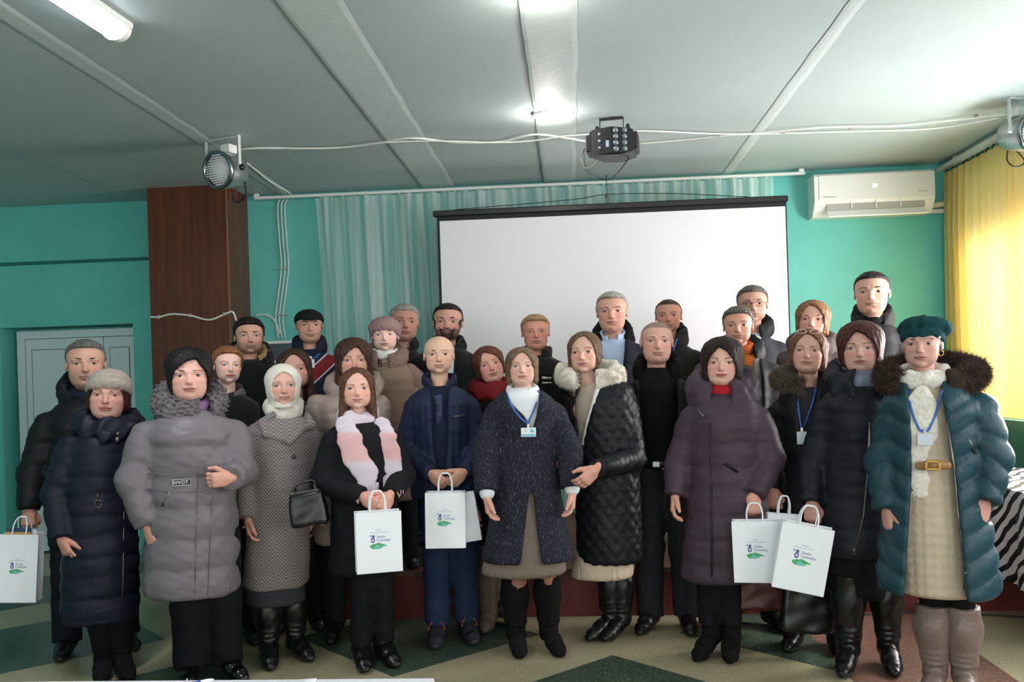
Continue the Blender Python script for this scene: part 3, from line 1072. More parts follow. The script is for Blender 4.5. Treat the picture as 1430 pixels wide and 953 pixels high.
# ================================================================ people: implicit surfaces
class Grid:
    def __init__(s, lo, hi, h):
        s.lo = np.array(lo, f32)
        s.h = h
        s.n = [int(math.ceil((hi[i] - lo[i]) / h)) + 1 for i in range(3)]
        s.ax = [(s.lo[i] + h * np.arange(s.n[i])).astype(f32) for i in range(3)]
        s.F = np.full(s.n, 1.0, f32)
        s.U = None

    def sl(s, lo, hi, m):
        r = []
        for i in range(3):
            a = max(0, int((lo[i] - m - s.lo[i]) / s.h))
            b = min(s.n[i], int((hi[i] + m - s.lo[i]) / s.h) + 2)
            if b <= a:
                return None
            r.append(slice(a, b))
        return tuple(r)

    def xyz(s, q):
        return (s.ax[0][q[0]][:, None, None], s.ax[1][q[1]][None, :, None], s.ax[2][q[2]][None, None, :])

    def op(s, fn, lo, hi, k=.01, sub=False, u=None):
        q = s.sl(lo, hi, k + 2.5 * s.h)
        if q is None:
            return
        d = fn(*s.xyz(q))
        if isinstance(d, tuple):
            d, uu = d
        else:
            uu = None
        a = s.F[q]
        if s.U is not None and uu is not None:
            s.U[q] = np.where(d < a, uu, s.U[q])
        if sub:
            d = -d
            h = np.maximum(k - np.abs(a - d), 0) / k
            s.F[q] = np.maximum(a, d) + h * h * k * .25
        else:
            h = np.maximum(k - np.abs(a - d), 0) / k
            s.F[q] = np.minimum(a, d) - h * h * k * .25

    def ell(s, c, r, k=.01, sub=False, rx=0.):
        """ellipsoid; rx tilts it about the x axis"""
        c_, s_ = math.cos(rx), math.sin(rx)

        def fn(x, y, z):
            X, Y, Z = x - c[0], y - c[1], z - c[2]
            if rx:
                Y, Z = c_ * Y + s_ * Z, -s_ * Y + c_ * Z
            q0 = (X / r[0]) ** 2 + (Y / r[1]) ** 2 + (Z / r[2]) ** 2
            q1 = (X / r[0] ** 2) ** 2 + (Y / r[1] ** 2) ** 2 + (Z / r[2] ** 2) ** 2
            k0 = np.sqrt(q0)
            return k0 * (k0 - 1) / np.sqrt(q1 + 1e-9)
        R = max(r) if rx else None
        e = (R, R, R) if rx else r
        s.op(fn, [c[i] - e[i] for i in range(3)], [c[i] + e[i] for i in range(3)], k, sub)

    def cap(s, a, b, ra, rb, k=.01, sub=False, flat=None, cut=False, u0=0.):
        """tapered capsule; flat=(fx,fy,fz) stretches distances; cut ends it flat at b; u runs along it"""
        a, b = np.array(a, float), np.array(b, float)
        ab = b - a
        L2 = max(1e-9, float(ab @ ab))
        L = math.sqrt(L2)

        def fn(x, y, z):
            X, Y, Z = x - a[0], y - a[1], z - a[2]
            tt = (X * ab[0] + Y * ab[1] + Z * ab[2]) / L2
            t = np.clip(tt, 0, 1)
            dx, dy, dz = X - t * ab[0], Y - t * ab[1], Z - t * ab[2]
            if flat:
                dx, dy, dz = dx * flat[0], dy * flat[1], dz * flat[2]
            d = np.sqrt(dx * dx + dy * dy + dz * dz) - (ra + (rb - ra) * t)
            if cut:
                d = np.maximum(d, (tt - 1) * L)
            if s.U is not None:
                return d, (u0 + tt * L).astype(f32)
            return d
        R = max(ra, rb) * (1 / min(flat) if flat else 1)
        s.op(fn, np.minimum(a, b) - R, np.maximum(a, b) + R, k, sub)

    def torus(s, c, ra, rb, r, k=.01, slope=0., rz=1., sub=False, rvar=0.):
        """elliptic ring about z through c, rising towards +y by slope; rz flattens, rvar thickens it at the back"""
        def fn(x, y, z):
            X, Y = x - c[0], y - c[1]
            Z = (z - c[2] - slope * Y) * rz
            q = np.sqrt((X / ra) ** 2 + (Y / rb) ** 2)
            d = np.sqrt(((q - 1) * min(ra, rb)) ** 2 + Z * Z)
            return d - (r + rvar * Y / rb)
        R = r + abs(rvar)
        zz = R / rz + abs(slope) * (rb + R)
        s.op(fn, (c[0] - ra - R * 1.4, c[1] - rb - R * 1.4, c[2] - zz), (c[0] + ra + R * 1.4, c[1] + rb + R * 1.4, c[2] + zz), k, sub)

    def near(s, m):
        """indices near the surface, with their coordinates"""
        I = np.nonzero(np.abs(s.F) < m)
        return I, s.ax[0][I[0]], s.ax[1][I[1]], s.ax[2][I[2]]

    def front(s, x, z, dflt=0.):
        """y of the first surface met from the front at (x, z)"""
        i = int(round((x - s.lo[0]) / s.h))
        k = int(round((z - s.lo[2]) / s.h))
        i = min(max(i, 0), s.n[0] - 1)
        k = min(max(k, 0), s.n[2] - 1)
        col = s.F[i, :, k]
        j = np.argmax(col < 0)
        if col[j] >= 0:
            return dflt
        if j == 0:
            return float(s.ax[1][0])
        f0, f1 = col[j - 1], col[j]
        return float(s.ax[1][j - 1] + s.h * f0 / (f0 - f1))

    def poly(s):
        F = s.F
        F[0], F[-1], F[:, 0], F[:, -1], F[:, :, 0], F[:, :, -1] = [np.maximum(v, .001) for v in (F[0], F[-1], F[:, 0], F[:, -1], F[:, :, 0], F[:, :, -1])]
        S = F < 0
        c = S[:-1] .astype(np.int8) + S[1:]
        c = c[:, :-1] + c[:, 1:]
        c = c[:, :, :-1] + c[:, :, 1:]
        I = np.argwhere((c > 0) & (c < 8)).astype(np.int32)
        idx = np.full(c.shape, -1, np.int32)
        idx[I[:, 0], I[:, 1], I[:, 2]] = np.arange(len(I))
        pos = np.zeros((len(I), 3), f32)
        cnt = np.zeros(len(I), f32)
        cor = [(0, 0, 0), (1, 0, 0), (0, 1, 0), (1, 1, 0), (0, 0, 1), (1, 0, 1), (0, 1, 1), (1, 1, 1)]
        val = [F[I[:, 0] + o[0], I[:, 1] + o[1], I[:, 2] + o[2]] for o in cor]
        for e0 in range(8):
            for ax in range(3):
                if cor[e0][ax] == 0:
                    e1 = e0 + (1, 2, 4)[ax]
                    f0, f1 = val[e0], val[e1]
                    cr = (f0 < 0) != (f1 < 0)
                    t = np.where(cr, f0 / np.where(cr, f0 - f1, 1), 0)
                    for k in range(3):
                        pos[:, k] += np.where(cr, cor[e0][k] + (t if k == ax else 0), 0)
                    cnt += cr
        V = s.lo + s.h * (I + pos / cnt[:, None])
        Q = []
        for ax in range(3):
            o1, o2 = [(1, 2), (2, 0), (0, 1)][ax]
            a = [slice(None)] * 3
            b = [slice(None)] * 3
            a[ax], b[ax] = slice(None, -1), slice(1, None)
            A, B = S[tuple(a)], S[tuple(b)]
            E = np.argwhere(A != B)
            E = E[(E[:, o1] > 0) & (E[:, o2] > 0)]
            ok = (E[:, o1] < c.shape[o1]) & (E[:, o2] < c.shape[o2]) & (E[:, ax] < c.shape[ax])
            E = E[ok]
            fl = A[E[:, 0], E[:, 1], E[:, 2]]
            q = []
            for d1, d2 in ((-1, -1), (0, -1), (0, 0), (-1, 0)):
                K = E.copy()
                K[:, o1] += d1
                K[:, o2] += d2
                q.append(idx[K[:, 0], K[:, 1], K[:, 2]])
            q = np.stack(q, 1)
            q[~fl] = q[~fl][:, ::-1]
            Q.append(q)
        return V, np.concatenate(Q)


def noise3(x, y, z, wl, seed, n=7):
    r = np.random.default_rng(seed)
    o = np.zeros_like(x)
    for _ in range(n):
        d = r.normal(size=3)
        d /= np.linalg.norm(d)
        f = 6.28 / (wl * r.uniform(.6, 1.7))
        o += np.sin((x * d[0] + y * d[1] + z * d[2]) * f + r.uniform(0, 6.28)).astype(f32)
    return o / n ** .5


# ---------------------------------------------------------------- hands (cached by pose)
HANDS = {}


def hand_mesh(pose, h=.0042):
    if (pose, h) in HANDS:
        return HANDS[pose, h]
    G = Grid((-.075, -.085, -.085), (.10, .20, .045), h)
    G.cap((0, -.03, 0), (0, .015, 0), .024, .026, .01, flat=(1, 1, 1.2))
    G.cap((-.022, .03, 0), (-.024, .082, .001), .017, .0145, .014, flat=(1, 1, 1.1))
    G.cap((.018, .025, -.001), (.026, .084, .001), .019, .0145, .014, flat=(1, 1, 1.1))
    G.cap((0, .02, 0), (.002, .082, .003), .023, .018, .016, flat=(1, 1, 1.25))
    base = {'relax': (22, 34, 22), 'grip': (62, 92, 58), 'rest': (36, 40, 26), 'hold': (48, 66, 44)}[pose]
    for i, (x, L, r) in enumerate(((.030, .070, .0094), (.0105, .078, .0098), (-.0095, .073, .0093), (-.028, .057, .0084))):
        p = np.array((x, .084, .002 - .002 * abs(i - 1.3)))
        th = 0.
        sp = (x - .002) * 2.2
        for j, (fr, an) in enumerate(zip((.46, .31, .25), base)):
            th += math.radians(an * (1 + .07 * (i - 1)))
            q = p + L * fr * np.array((math.sin(sp) * math.cos(th), math.cos(th), -math.sin(th)))
            G.cap(p, q, r * (1 - .07 * j), r * (.94 - .07 * j), .004)
            p = q
    tb = {'relax': ((.55, .80, -.25), (.28, .90, -.35)), 'grip': ((.35, .70, -.62), (-.45, .62, -.64)),
          'rest': ((.62, .74, -.25), (.42, .86, -.3)), 'hold': ((.5, .72, -.5), (.0, .85, -.55))}[pose]
    p = np.array((.022, .012, -.006))
    for d, L, r0, r1 in ((tb[0], .05, .0165, .0125), (tb[0], .018, .0125, .0115), (tb[1], .034, .0115, .009)):
        d = np.array(d) / np.linalg.norm(d)
        q = p + d * L
        G.cap(p, q, r0, r1, .009)
        p = q
    v, f = G.poly()
    HANDS[pose, h] = (v, f)
    return HANDS[pose, h]


# ---------------------------------------------------------------- heads (unit: chin to crown = 1, face towards -y)
def skull(G, hp, k=.05, t=0.):
    w = hp['w']
    G.ell((0, .06, .14), (.352 * w + t, .42 + t, .36 + t), k)
    G.ell((0, -.08, -.10), (.308 * w + t, .33 + t, .36 + t), .08)


def make_head(hp, s_=.0172):
    w, jaw, fat, ns, male = hp['w'], hp['jaw'], hp['fat'], hp['nose'], hp['male']
    G = Grid((-.50, -.62, -1.0), (.50, .56, .58), s_)
    skull(G, hp)
    G.ell((0, -.11, -.27), (.252 * w * jaw, .27, .215), .09)
    G.ell((0, -.30, -.425), (.085 * jaw, .075, .065), .07)
    for sx in (-1, 1):
        G.ell((sx * .17 * w, -.235, -.12), (.115 + .02 * fat, .10, .11), .07)
        G.ell((sx * .165 * w, -.17, -.27), (.10 + .045 * fat, .14, .13), .08)
        if fat > .4:
            G.ell((sx * .12 * w, -.16, -.40), (.14, .16, .10), .08)
        G.ell((sx * .35 * w, .055, -.03), (.032, .08, .12), .02, rx=-.15)
        G.ell((sx * .385 * w, .03, -.02), (.02, .04, .06), .02, sub=True)
        G.cap((sx * .06, -.37, .083), (sx * .22 * w, -.315, .095), .04 + .012 * male, .03, .05)
        G.ell((sx * .148 * w, -.425, .012), (.085, .075, .055), .06, sub=True)
        G.ell((sx * .148 * w, -.281, .006), (.079, .079, .079), .02)
    G.cap((0, -.36, .07), (0, -.452 - .02 * (ns - 1), -.12), .032 * ns, .044 * ns, .05)
    G.ell((0, -.462 - .03 * (ns - 1), -.142), (.052 * ns, .05, .045), .03)
    for sx in (-1, 1):
        G.ell((sx * .05 * ns, -.405, -.158), (.04 * ns, .045, .035), .03)
        G.ell((sx * .024 * ns, -.455, -.192), (.016, .022, .016), .012, sub=True)
        # fold from nose to mouth corner
        G.cap((sx * .088, -.425, -.165), (sx * .135, -.385, -.275), .012, .01, .03 + .02 * hp['age'], sub=True)
    mw = hp['mouth']
    G.ell((0, -.352, -.24), (.13, .05, .07), .05)
    G.ell((0, -.388, -.262), (.118 * mw, .036, .025), .022)
    G.ell((0, -.380, -.312), (.098 * mw, .038, .029), .022)
    G.cap((-.125 * mw, -.375, -.285 + .012 * hp['smile']), (0, -.425, -.288), .006, .008, .014, sub=True)
    G.cap((.125 * mw, -.375, -.285 + .012 * hp['smile']), (0, -.425, -.288), .006, .008, .014, sub=True)
    G.ell((0, -.375, -.365), (.08, .03, .018), .04, sub=True)
    nr = .205 if male else .172
    nr += .035 * fat
    G.cap((0, .06, -.30), (0, .12, -.95), nr, nr * 1.12, .07)
    if fat > .4:
        G.ell((0, -.10, -.47), (.20, .20, .085), .08)
    if male:
        G.ell((0, -.085, -.62), (.035, .03, .05), .05)
    v, f = G.poly()
    x, y, z = v.T
    # ---- colours of the skin, plus shade painted along the mouth line
    base = np.array(lin(hp['skin']), f32)
    col = np.tile(base, (len(v), 1))

    def blend(m, c):
        nonlocal col
        m = np.clip(m, 0, 1)[:, None]
        col = col * (1 - m) + np.array(c, f32) * m

    blush = base * np.array((1.04, .80, .78))
    for sx in (-1, 1):
        d = ((x - sx * .19 * w) / .11) ** 2 + ((z + .13) / .09) ** 2
        blend(np.exp(-d) * (y < -.1) * (.55 + .5 * hp['blush']), blush)
    blend(np.exp(-((x / .06) ** 2 + ((z + .14) / .07) ** 2)) * (y < -.38) * (.4 + .5 * hp['blush']), blush)
    if hp.get('stubble', 0):
        m = np.clip((-.16 - z) / .06, 0, 1) * np.clip((.02 - y) / .08, 0, 1) * np.clip((z + .56) / .08, 0, 1)
        blend(m * hp['stubble'], np.array(lin(hp['stubble_col'])))
    if hp.get('buzz', 0):
        ych = np.interp(z, [-.36, -.30, -.12, -.1, 0, .1, .2, .28, .33, .37], [.5, .2, .13, -.02, -.05, -.08, -.13, -.2, -.28, -.6])
        m = np.clip((y - ych - hp.get('rec', 0)) / .05, 0, 1) * (np.abs(x) < .36 * w)
        blend(m * hp['buzz'], np.array(lin(hp['buzz_col'])))
    d = (x / (.118 * mw)) ** 2 + ((z + .287 - .02 * hp['smile'] * (x / .12) ** 2) / (.044 - .012 * (np.abs(x) / .118) ** 2)) ** 2
    blend(np.clip((1.15 - d) / .45, 0, 1) * (y < -.32) * hp['lipa'], np.array(lin(hp['lip'])))
    zl = -.286 + .020 * hp['smile'] * (x / .12) ** 2
    blend(np.exp(-((z - zl) / .011) ** 2) * (np.abs(x) < .128 * mw) * (y < -.32) * .8, np.array(lin(hp['lip'])) * .35)  # shade of the groove between the lips, put into the colour
    return v, f, col, G


def hair_short(hp, H):
    """cropped hair following the skull"""
    G = Grid((-.56, -.60, -.62), (.56, .64, .72), .027)
    skull(G, hp)
    x, y, z = G.ax[0][:, None, None], G.ax[1][None, :, None], G.ax[2][None, None, :]
    tt, ts = H.get('top', .06), H.get('side', .03)
    t = ts + (tt - ts) * np.clip((z - .18) / .2, 0, 1)
    rec = H.get('rec', 0)
    yc = np.interp(G.ax[2], [-.40, -.34, -.30, -.13, -.11, 0, .1, .2, .28, .33, .37, .40],
                   [.6, .34, .2, .12, -.02, -.05, -.07, -.11, -.19 + rec, -.29 + rec, -.34 + rec, -.62 + rec * 1.3]).astype(f32)[None, None, :]
    yc = yc + H.get('temple', .05) * np.clip(np.abs(x) / .28, 0, 1) ** 2 * np.clip((z - .1) / .1, 0, 1)
    yc = yc + .012 * np.sin(x * 58 + z * 31) + .010 * np.sin(x * 97 - y * 20)
    F = G.F - t * np.sqrt(np.clip((y - yc) / H.get('fade', .13), .02, 1)) * np.clip((z + .42) / .2, .2, 1)
    cut = (yc - y) * .75
    k = .03
    h = np.maximum(k - np.abs(F - cut), 0) / k
    F = np.maximum(F, cut) + h * h * k * .25
    if H.get('ears', True):
        pass
    G.F = F.astype(f32)
    if H.get('bare', 0):   # bald crown
        G.ell((0, .02 + H.get('barey', 0), .46), (.24 * H['bare'], .36 * H['bare'], .22 * H['bare']), .05, sub=True)
    I, a, b, c = G.near(.06)
    G.F[I] += .010 * noise3(a, b, c * .5, .09, H.get('seed', 1))
    return G


def hair_long(hp, H):
    """side-parted hair falling past the ears; len gives the lower end"""
    zl = H.get('len', -.4)
    wd = H.get('wide', 1.)
    G = Grid((-.72, -.66, zl - .2), (.72, .80, .76), .031)
    t = H.get('t', .06)
    skull(G, hp, .05, t)
    w = hp['w'] * wd
    tap = H.get('tap', .9)
    fl = (1, .72, 1)
    for sx in (-1, 1):
        L = zl if sx < 0 else H.get('lenr', zl)
        x1 = sx * (.31 * w + H.get('flare', 0))
        G.cap((sx * .25 * w, .03, .16), (x1, H.get('fy', -.02), L + .08), (.135 + t * .5) * H.get('sr', 1), .12 * tap * H.get('sr', 1), .06, flat=fl)
    G.cap((0, .20, .05), (0, .22, zl + .12), .30 * w, .27 * w * tap, .08)
    if H.get('puff'):
        G.ell((0, .10, .24), (.42 * w, .46, .36 + H['puff']), .06)
    # face opening
    fx, ft, fw = H.get('fx', 0.), H.get('ft', .27) + .07, H.get('fw', .325)
    fb = H.get('fb', -.62)
    zc, rz = (ft + fb) / 2, (ft - fb) / 2
    G.ell((fx, -.48, zc), (fw * hp['w'], .58, rz), .035, sub=True)
    G.ell((0, -.36, -.22), (.285 * hp['w'], .26, .30), .03, sub=True)
    if H.get('part') is not None:
        G.ell((H['part'], -.42, ft - .02), (.10, .2, .14), .03, sub=True)
        G.ell((H['part'] * .5, -.42, ft - .10), (.20, .22, .16), .03, sub=True)
    G.cap((0, .04, -.3), (0, .08, min(-.5, zl)), .16, .16, .04, sub=True)
    I, a, b, c = G.near(.07)
    an = np.arctan2(a, b + .1)
    dd = .007 * np.sin(an * 34 + 2 * np.sin(c * 6 + a * 3)) + .009 * noise3(a * 1.6, b * 1.6, c * .35, .10, H.get('seed', 1))
    G.F[I] += dd.astype(f32) * H.get('strand', 1.)
    return G


def hat_field(hp, H):
    kind = H['hat']
    G = Grid((-.72, -.72, -.55), (.72, .80, .92), .024)
    x, y, z = G.ax[0][:, None, None], G.ax[1][None, :, None], G.ax[2][None, None, :]
    w = hp['w']
    if kind == 'beanie':       # soft rounded cap with a folded brim
        G.ell((0, .08, .22), (.41 * w, .47, .38), .05)
        pl = H.get('zb', .20) - .34 * (y + .36)
        G.F = np.maximum(G.F, (pl - z) * .92).astype(f32)
        G.torus((0, .06, H.get('zb', .20) - .34 * .42 + .09), .375 * w, .435, .055, .03, slope=-.34, rz=.5)
        if H.get('fold2'):
            G.torus((0, .07, H.get('zb', .20) - .34 * .43 + .25), .345 * w, .40, .062, .03, slope=-.34, rz=.65)
        G.ell((0, -.05, -.12), (.30 * w, .50, .36), .03, sub=True)
    elif kind == 'knit':       # smooth knitted beret-like cap
        G.ell((0, .10, .23), (.455 * w, .52, .385), .05)
        pl = .17 - .52 * (y + .36)
        G.F = np.maximum(G.F, (pl - z) * .9).astype(f32)
        G.torus((0, .06, .01), .385 * w, .44, .035, .05, slope=-.52, rz=.45)
        G.ell((0, -.10, -.22), (.27 * w, .50, .385), .03, sub=True)
    elif kind == 'beret':
        G.ell((.05, .16, .34), (.50 * w, .53, .25), .05, rx=-.32)
        G.torus((0, .06, .13), .375 * w, .435, .03, .05, slope=-.38, rz=.4)
        G.ell((0, .06, .22), (.385 * w, .44, .22), .05)
        G.ell((0, -.07, -.16), (.28 * w, .50, .36), .03, sub=True)
        I, a, b, c = G.near(.07)
        G.F[I] += .012 * noise3(a, b, c, .22, 5)
    elif kind == 'cap':
        G.ell((0, .07, .19), (.40 * w, .46, .36), .04)
        pl = .20 - .20 * (y + .36)
        G.F = np.maximum(G.F, (pl - z) * .95).astype(f32)
        G.ell((0, -.46, .19), (.27 * w, .22, .035), .02, rx=.12)
        G.ell((0, -.05, -.10), (.30 * w, .46, .29), .02, sub=True)
    elif kind == 'shawl':      # soft headscarf round the face, knotted under the chin
        skull(G, hp, .05, .055)
        for sx in (-1, 1):
            G.cap((sx * .26, .0, .12), (sx * .20, -.10, -.42), .17, .15, .08)
        G.cap((0, .18, 0), (0, .12, -.50), .30, .25, .08)
        G.ell((0, -.22, -.52), (.24, .22, .12), .05)
        G.ell((0, -.50, -.05), (.265 * w, .56, .40), .04, sub=True)
        I, a, b, c = G.near(.08)
        G.F[I] += .006 * noise3(a, b, c, .2, 5)
        G.torus((0, -.13, -.04), .27 * w, .30, .0001, .01)
    if kind in ('beanie', 'knit'):
        I, a, b, c = G.near(.07)
        G.F[I] += .006 * noise3(a, b, c, .2, 4)
    return G


EYES = {}


def eye_mesh(open_, iris):
    key = (round(open_, 2), iris)
    if key in EYES:
        return EYES[key]
    M = [mat('eye_white', (186, 172, 164), .3), mat('iris_' + iris, {'brown': (72, 48, 34), 'blue': (92, 116, 134), 'grey': (96, 102, 96)}[iris], .2),
         mat('pupil', (10, 9, 9), .15), mat('eyelashes', (34, 24, 20), .6)]
    mb = MB()
    nu, nv = 16, 7
    P = []
    R = .0805
    for i in range(nu + 1):
        u = -1 + 2 * i / nu
        e = max(0., 1 - u * u) ** .62
        row = []
        for j in range(nv + 1):
            v = j / nv
            zz = (-.023 + (.023 + .034 * open_) * v) * e
            xx = u * .072
            row.append((xx, -math.sqrt(max(1e-5, R * R - xx * xx - zz * zz)), zz))
        P.append(row)
    mb.grid(P)
    for k, f in enumerate(mb.f):
        c = [sum(mb.v[i][a] for i in f) / 4 for a in range(3)]
        d = math.hypot(c[0], c[2] - .003)
        mb.m[k] = 2 if d < .016 else 1 if d < .036 else 0
    mb.tube([(p[-1][0] * 1.03, p[-1][1] - .002, p[-1][2] + .003) for p in P], [.0035 + .0035 * math.sin(math.pi * i / nu) for i in range(nu + 1)], 5, 3)
    mb.tube([(p[0][0], p[0][1] - .0005, p[0][2] - .001) for p in P[2:-2]], .0022, 4, 3)
    EYES[key] = (np.array(mb.v, f32), mb.f, mb.m, M)
    return EYES[key]


# ---------------------------------------------------------------- boots and shoes (cached)
FEET = {}


def foot_mesh(kind, h, r):
    key = (kind, h, r)
    if key in FEET:
        return FEET[key]
    heel = .035 if kind in ('heel', 'suede') else .012
    G = Grid((-.10, -.24, -.01), (.10, .13, h + .05), .0072)
    G.cap((0, .045, .05 + heel), (0, -.06, .048 + heel * .3), .040, .043, .02, flat=(1, 1, 1.05))
    G.cap((0, -.06, .048 + heel * .3), (0, -.135, .036), .044, .036, .03, flat=(1, 1, 1.15))
    G.cap((0, -.12, .034), (.004, -.175, .027), .037, .027, .03, flat=(.95, 1, 1.25))
    G.cap((0, .03, .06 + heel), (0, .022, max(.10, h)), .046, r, .04, cut=True)
    if h > .25:
        G.cap((0, .03, .16), (0, .03, h * .72), .052, r * .98, .03)
        G.ell((0, .04, h * .76), (r * 1.0, r * 1.1, h * .25), .04)
        for zz in (.12, .145, .17):
            G.torus((0, .025, zz + heel), .052, .056, .007, .012, slope=.25)
    G.F = np.maximum(G.F, -(G.ax[2][None, None, :] - .004)).astype(f32)
    G.F = np.maximum(G.F, (G.ax[2][None, None, :] - h)).astype(f32)
    # arch above the floor between heel and sole
    if heel > .02:
        G.ell((0, -.005, -.002), (.08, .045, heel * .8), .012, sub=True)
    # sole edge
    if kind in ('lace', 'chunky'):
        G.cap((0, .045, .016), (0, -.15, .016), .047, .043, .006, flat=(1, 1, 2.6))
    I, a, b, c = G.near(.03)
    G.F[I] += .0022 * noise3(a, b, c, .06, 3)
    v, f = G.poly()
    FEET[key] = np_mesh('boot', v, f)
    return FEET[key]


def strands(ring_pts, normals, n, length, wid, seed, droop=.3):
    """short tapering fur blades rooted on ring points"""
    r = np.random.default_rng(seed)
    k = r.integers(0, len(ring_pts), n)
    p = ring_pts[k] + r.normal(scale=.003, size=(n, 3))
    d = normals[k] + r.normal(scale=.45, size=(n, 3)) + np.array((0, 0, -droop))
    d /= np.linalg.norm(d, axis=1)[:, None]
    s = np.cross(d, r.normal(size=(n, 3)))
    s /= np.linalg.norm(s, axis=1)[:, None]
    L = length * r.uniform(.5, 1.2, n)[:, None]
    bend = np.array((0, 0, -1)) * L * .25 * r.uniform(0, 1, n)[:, None]
    v = np.stack([p - s * wid, p + s * wid, p + d * L + bend], 1).reshape(-1, 3)
    f = (np.arange(n) * 3)[:, None] + [0, 1, 2]
    return v.astype(f32), f.astype(np.int32)


# ---------------------------------------------------------------- the person
DEF_HP = dict(w=1., jaw=1., fat=.2, nose=1., male=0, mouth=1., smile=0., age=.3, skin=(214, 166, 142), lip=(176, 88, 84), lipa=.8,
              blush=.5, brow=(60, 42, 34), browt=1., iris='brown', open=.6)


class Person:
    def __init__(s, label, cx, Y, fl=0., group=None):
        """cx: picture column of the waist, Y: distance into the room, fl: floor height"""
        q = on_y(cx, 700, Y)
        s.root = Vector((q.x, Y, fl))
        s.ang = -math.atan2(q.x, Y)
        s.e = empty('person', s.root, s.ang, label, 'person', group)
        s.ex = Vector((math.cos(s.ang), math.sin(s.ang), 0))
        s.ey = Vector((-math.sin(s.ang), math.cos(s.ang), 0))
        s.bv, s.bf, s.bc = [], [], []
        s.bn = 0
        s.skin = (214, 166, 142)
        s.arms = {}
        s.hip = .85
        s.fl = fl
        s.fields = []

    def L(s, px, py, fwd=0.):
        """picture point -> local point on the plane fwd metres in front of the body axis"""
        d = ray(px, py)
        o = Vector((0, 0, CAMZ))
        t = (s.root - o).dot(s.ey) - fwd
        t /= d.dot(s.ey)
        p = o + d * t - s.root
        return np.array((p.dot(s.ex), -fwd, p.z))

    def add_body(s, v, f, c):
        s.bv.append(v)
        s.bf.append(f + s.bn)
        s.bc.append(np.broadcast_to(np.asarray(c, f32), (len(v), 3)))
        s.bn += len(v)

    def part(s, name, v, f, m, cols=None, smooth=True, parent=None, kind=None):
        o = link(name, np_mesh(name, v, f, smooth, cols), parent or s.e, m)
        if kind:
            o['kind'] = kind
        return o

    # ---- head
    def head(s, cx, top, chin, yaw=0., roll=0., pitch=0., fwd=.03, hair=None, **kw):
        hp = dict(DEF_HP)
        hp.update(kw)
        hp['w'] *= 1.11
        if hair and hair['kind'] == 'short' and hp['male']:
            hp['buzz'], hp['buzz_col'] = .6, hair['col']
            hp['rec'] = hair.get('rec', 0)
        s.hp = hp
        k_ = hp['skin']
        hp['skin'] = s.skin = (k_[0], k_[1] + 3, k_[2] + 9)
        a, b = s.L(cx, top, fwd), s.L(cx, chin, fwd)
        hh = (a[2] - b[2]) / (1 + .45 * (kw.get('hairt', .06)))
        s.hs = hh
        c = np.array((a[0], -fwd + .02, b[2] + .49 * hh))
        s.hc = c
        R = (Matrix.Rotation(math.radians(yaw), 3, 'Z') @ Matrix.Rotation(math.radians(roll), 3, 'Y') @ Matrix.Rotation(math.radians(pitch), 3, 'X'))
        s.hR = np.array(R)
        v, f, col, G = make_head(hp, .0186 if s.fl == 0 else .0225)
        # the neck below the jaw stays upright while the head turns
        s.add_body(s.ht(v, True), f, col)
        s.neck = c + np.array((0, .03, -.62 * hh))
        s.hG = G
        # eyes and brows
        for sx in (-1, 1):
            ev, ef, em, eM = eye_mesh(hp['open'], hp['iris'])
            e = ev.copy()
            e[:, 0] *= sx
            e += np.array((sx * .148 * hp['w'], -.281, .006), f32)
            me = bpy.data.meshes.new('eye')
            me.from_pydata(s.ht(e).tolist(), [], [tuple(reversed(q)) if sx < 0 else q for q in ef])
            me.polygons.foreach_set('material_index', np.array(em, np.int32))
            me.polygons.foreach_set('use_smooth', np.ones(len(ef), bool))
            for m_ in eM:
                me.materials.append(m_)
            me.update()
            link('eye', me, s.e)
            P = []
            nb_ = 12
            us = np.linspace(0, 1, nb_)
            X = sx * (.066 + .175 * us) * hp['w']
            Z = .100 + .024 * np.sin(us * 2.6) - .012 * us
            TH = .0165 * hp['browt'] * np.sqrt(1 - .9 * us ** 1.6) + .001
            pf = [np.polyfit(us, [G.front(a_, b_, -.3) for a_, b_ in zip(X, Z + o_ * TH)], 2) for o_ in (-1, 1)]
            for i in range(nb_):
                x, z, th = X[i], Z[i], TH[i]
                y, y2 = np.polyval(pf[0], us[i]), np.polyval(pf[1], us[i])
                ym = (y + y2) / 2
                P.append([(x, y + .012, z - th * 1.1), (x, ym - .008, z - th * .5), (x, ym - .010, z + th * .4), (x, y2 + .012, z + th * 1.1)])
            mb = MB().grid(P)
            vv = s.ht(np.array(mb.v, f32))
            s.part('eyebrow', vv, np.array(mb.f), hair_mat('brow_%d_%d_%d' % hp['brow'], hp['brow']))
        if hair:
            H = dict(hair)
            k = H.pop('kind')
            G2 = hair_short(hp, H) if k == 'short' else hair_long(hp, H)
            v, f = G2.poly()
            s.hair = s.part('hair', s.ht(v), f, hair_mat('hair_%d_%d_%d' % H['col'], H['col'], H.get('col2')))
        return s

    def ht(s, v, neck=False):
        """head-unit points -> person space"""
        v = np.asarray(v, f32)
        if neck:
            w = np.clip((v[:, 2:3] + .75) / .35, 0, 1)
            w = w * w * (3 - 2 * w)
            piv = np.array((0, .08, -.45), f32)
            r = (v - piv) @ s.hR.T + piv
            v = r * w + v * (1 - w)
        else:
            piv = np.array((0, .08, -.45), f32)
            v = (v - piv) @ s.hR.T + piv
        return v * s.hs + s.hc.astype(f32)

    def hat(s, m, name='hat', **H):
        G = hat_field(s.hp, H)
        v, f = G.poly()
        s.hatG = G
        return s.part(name, s.ht(v), f, m)

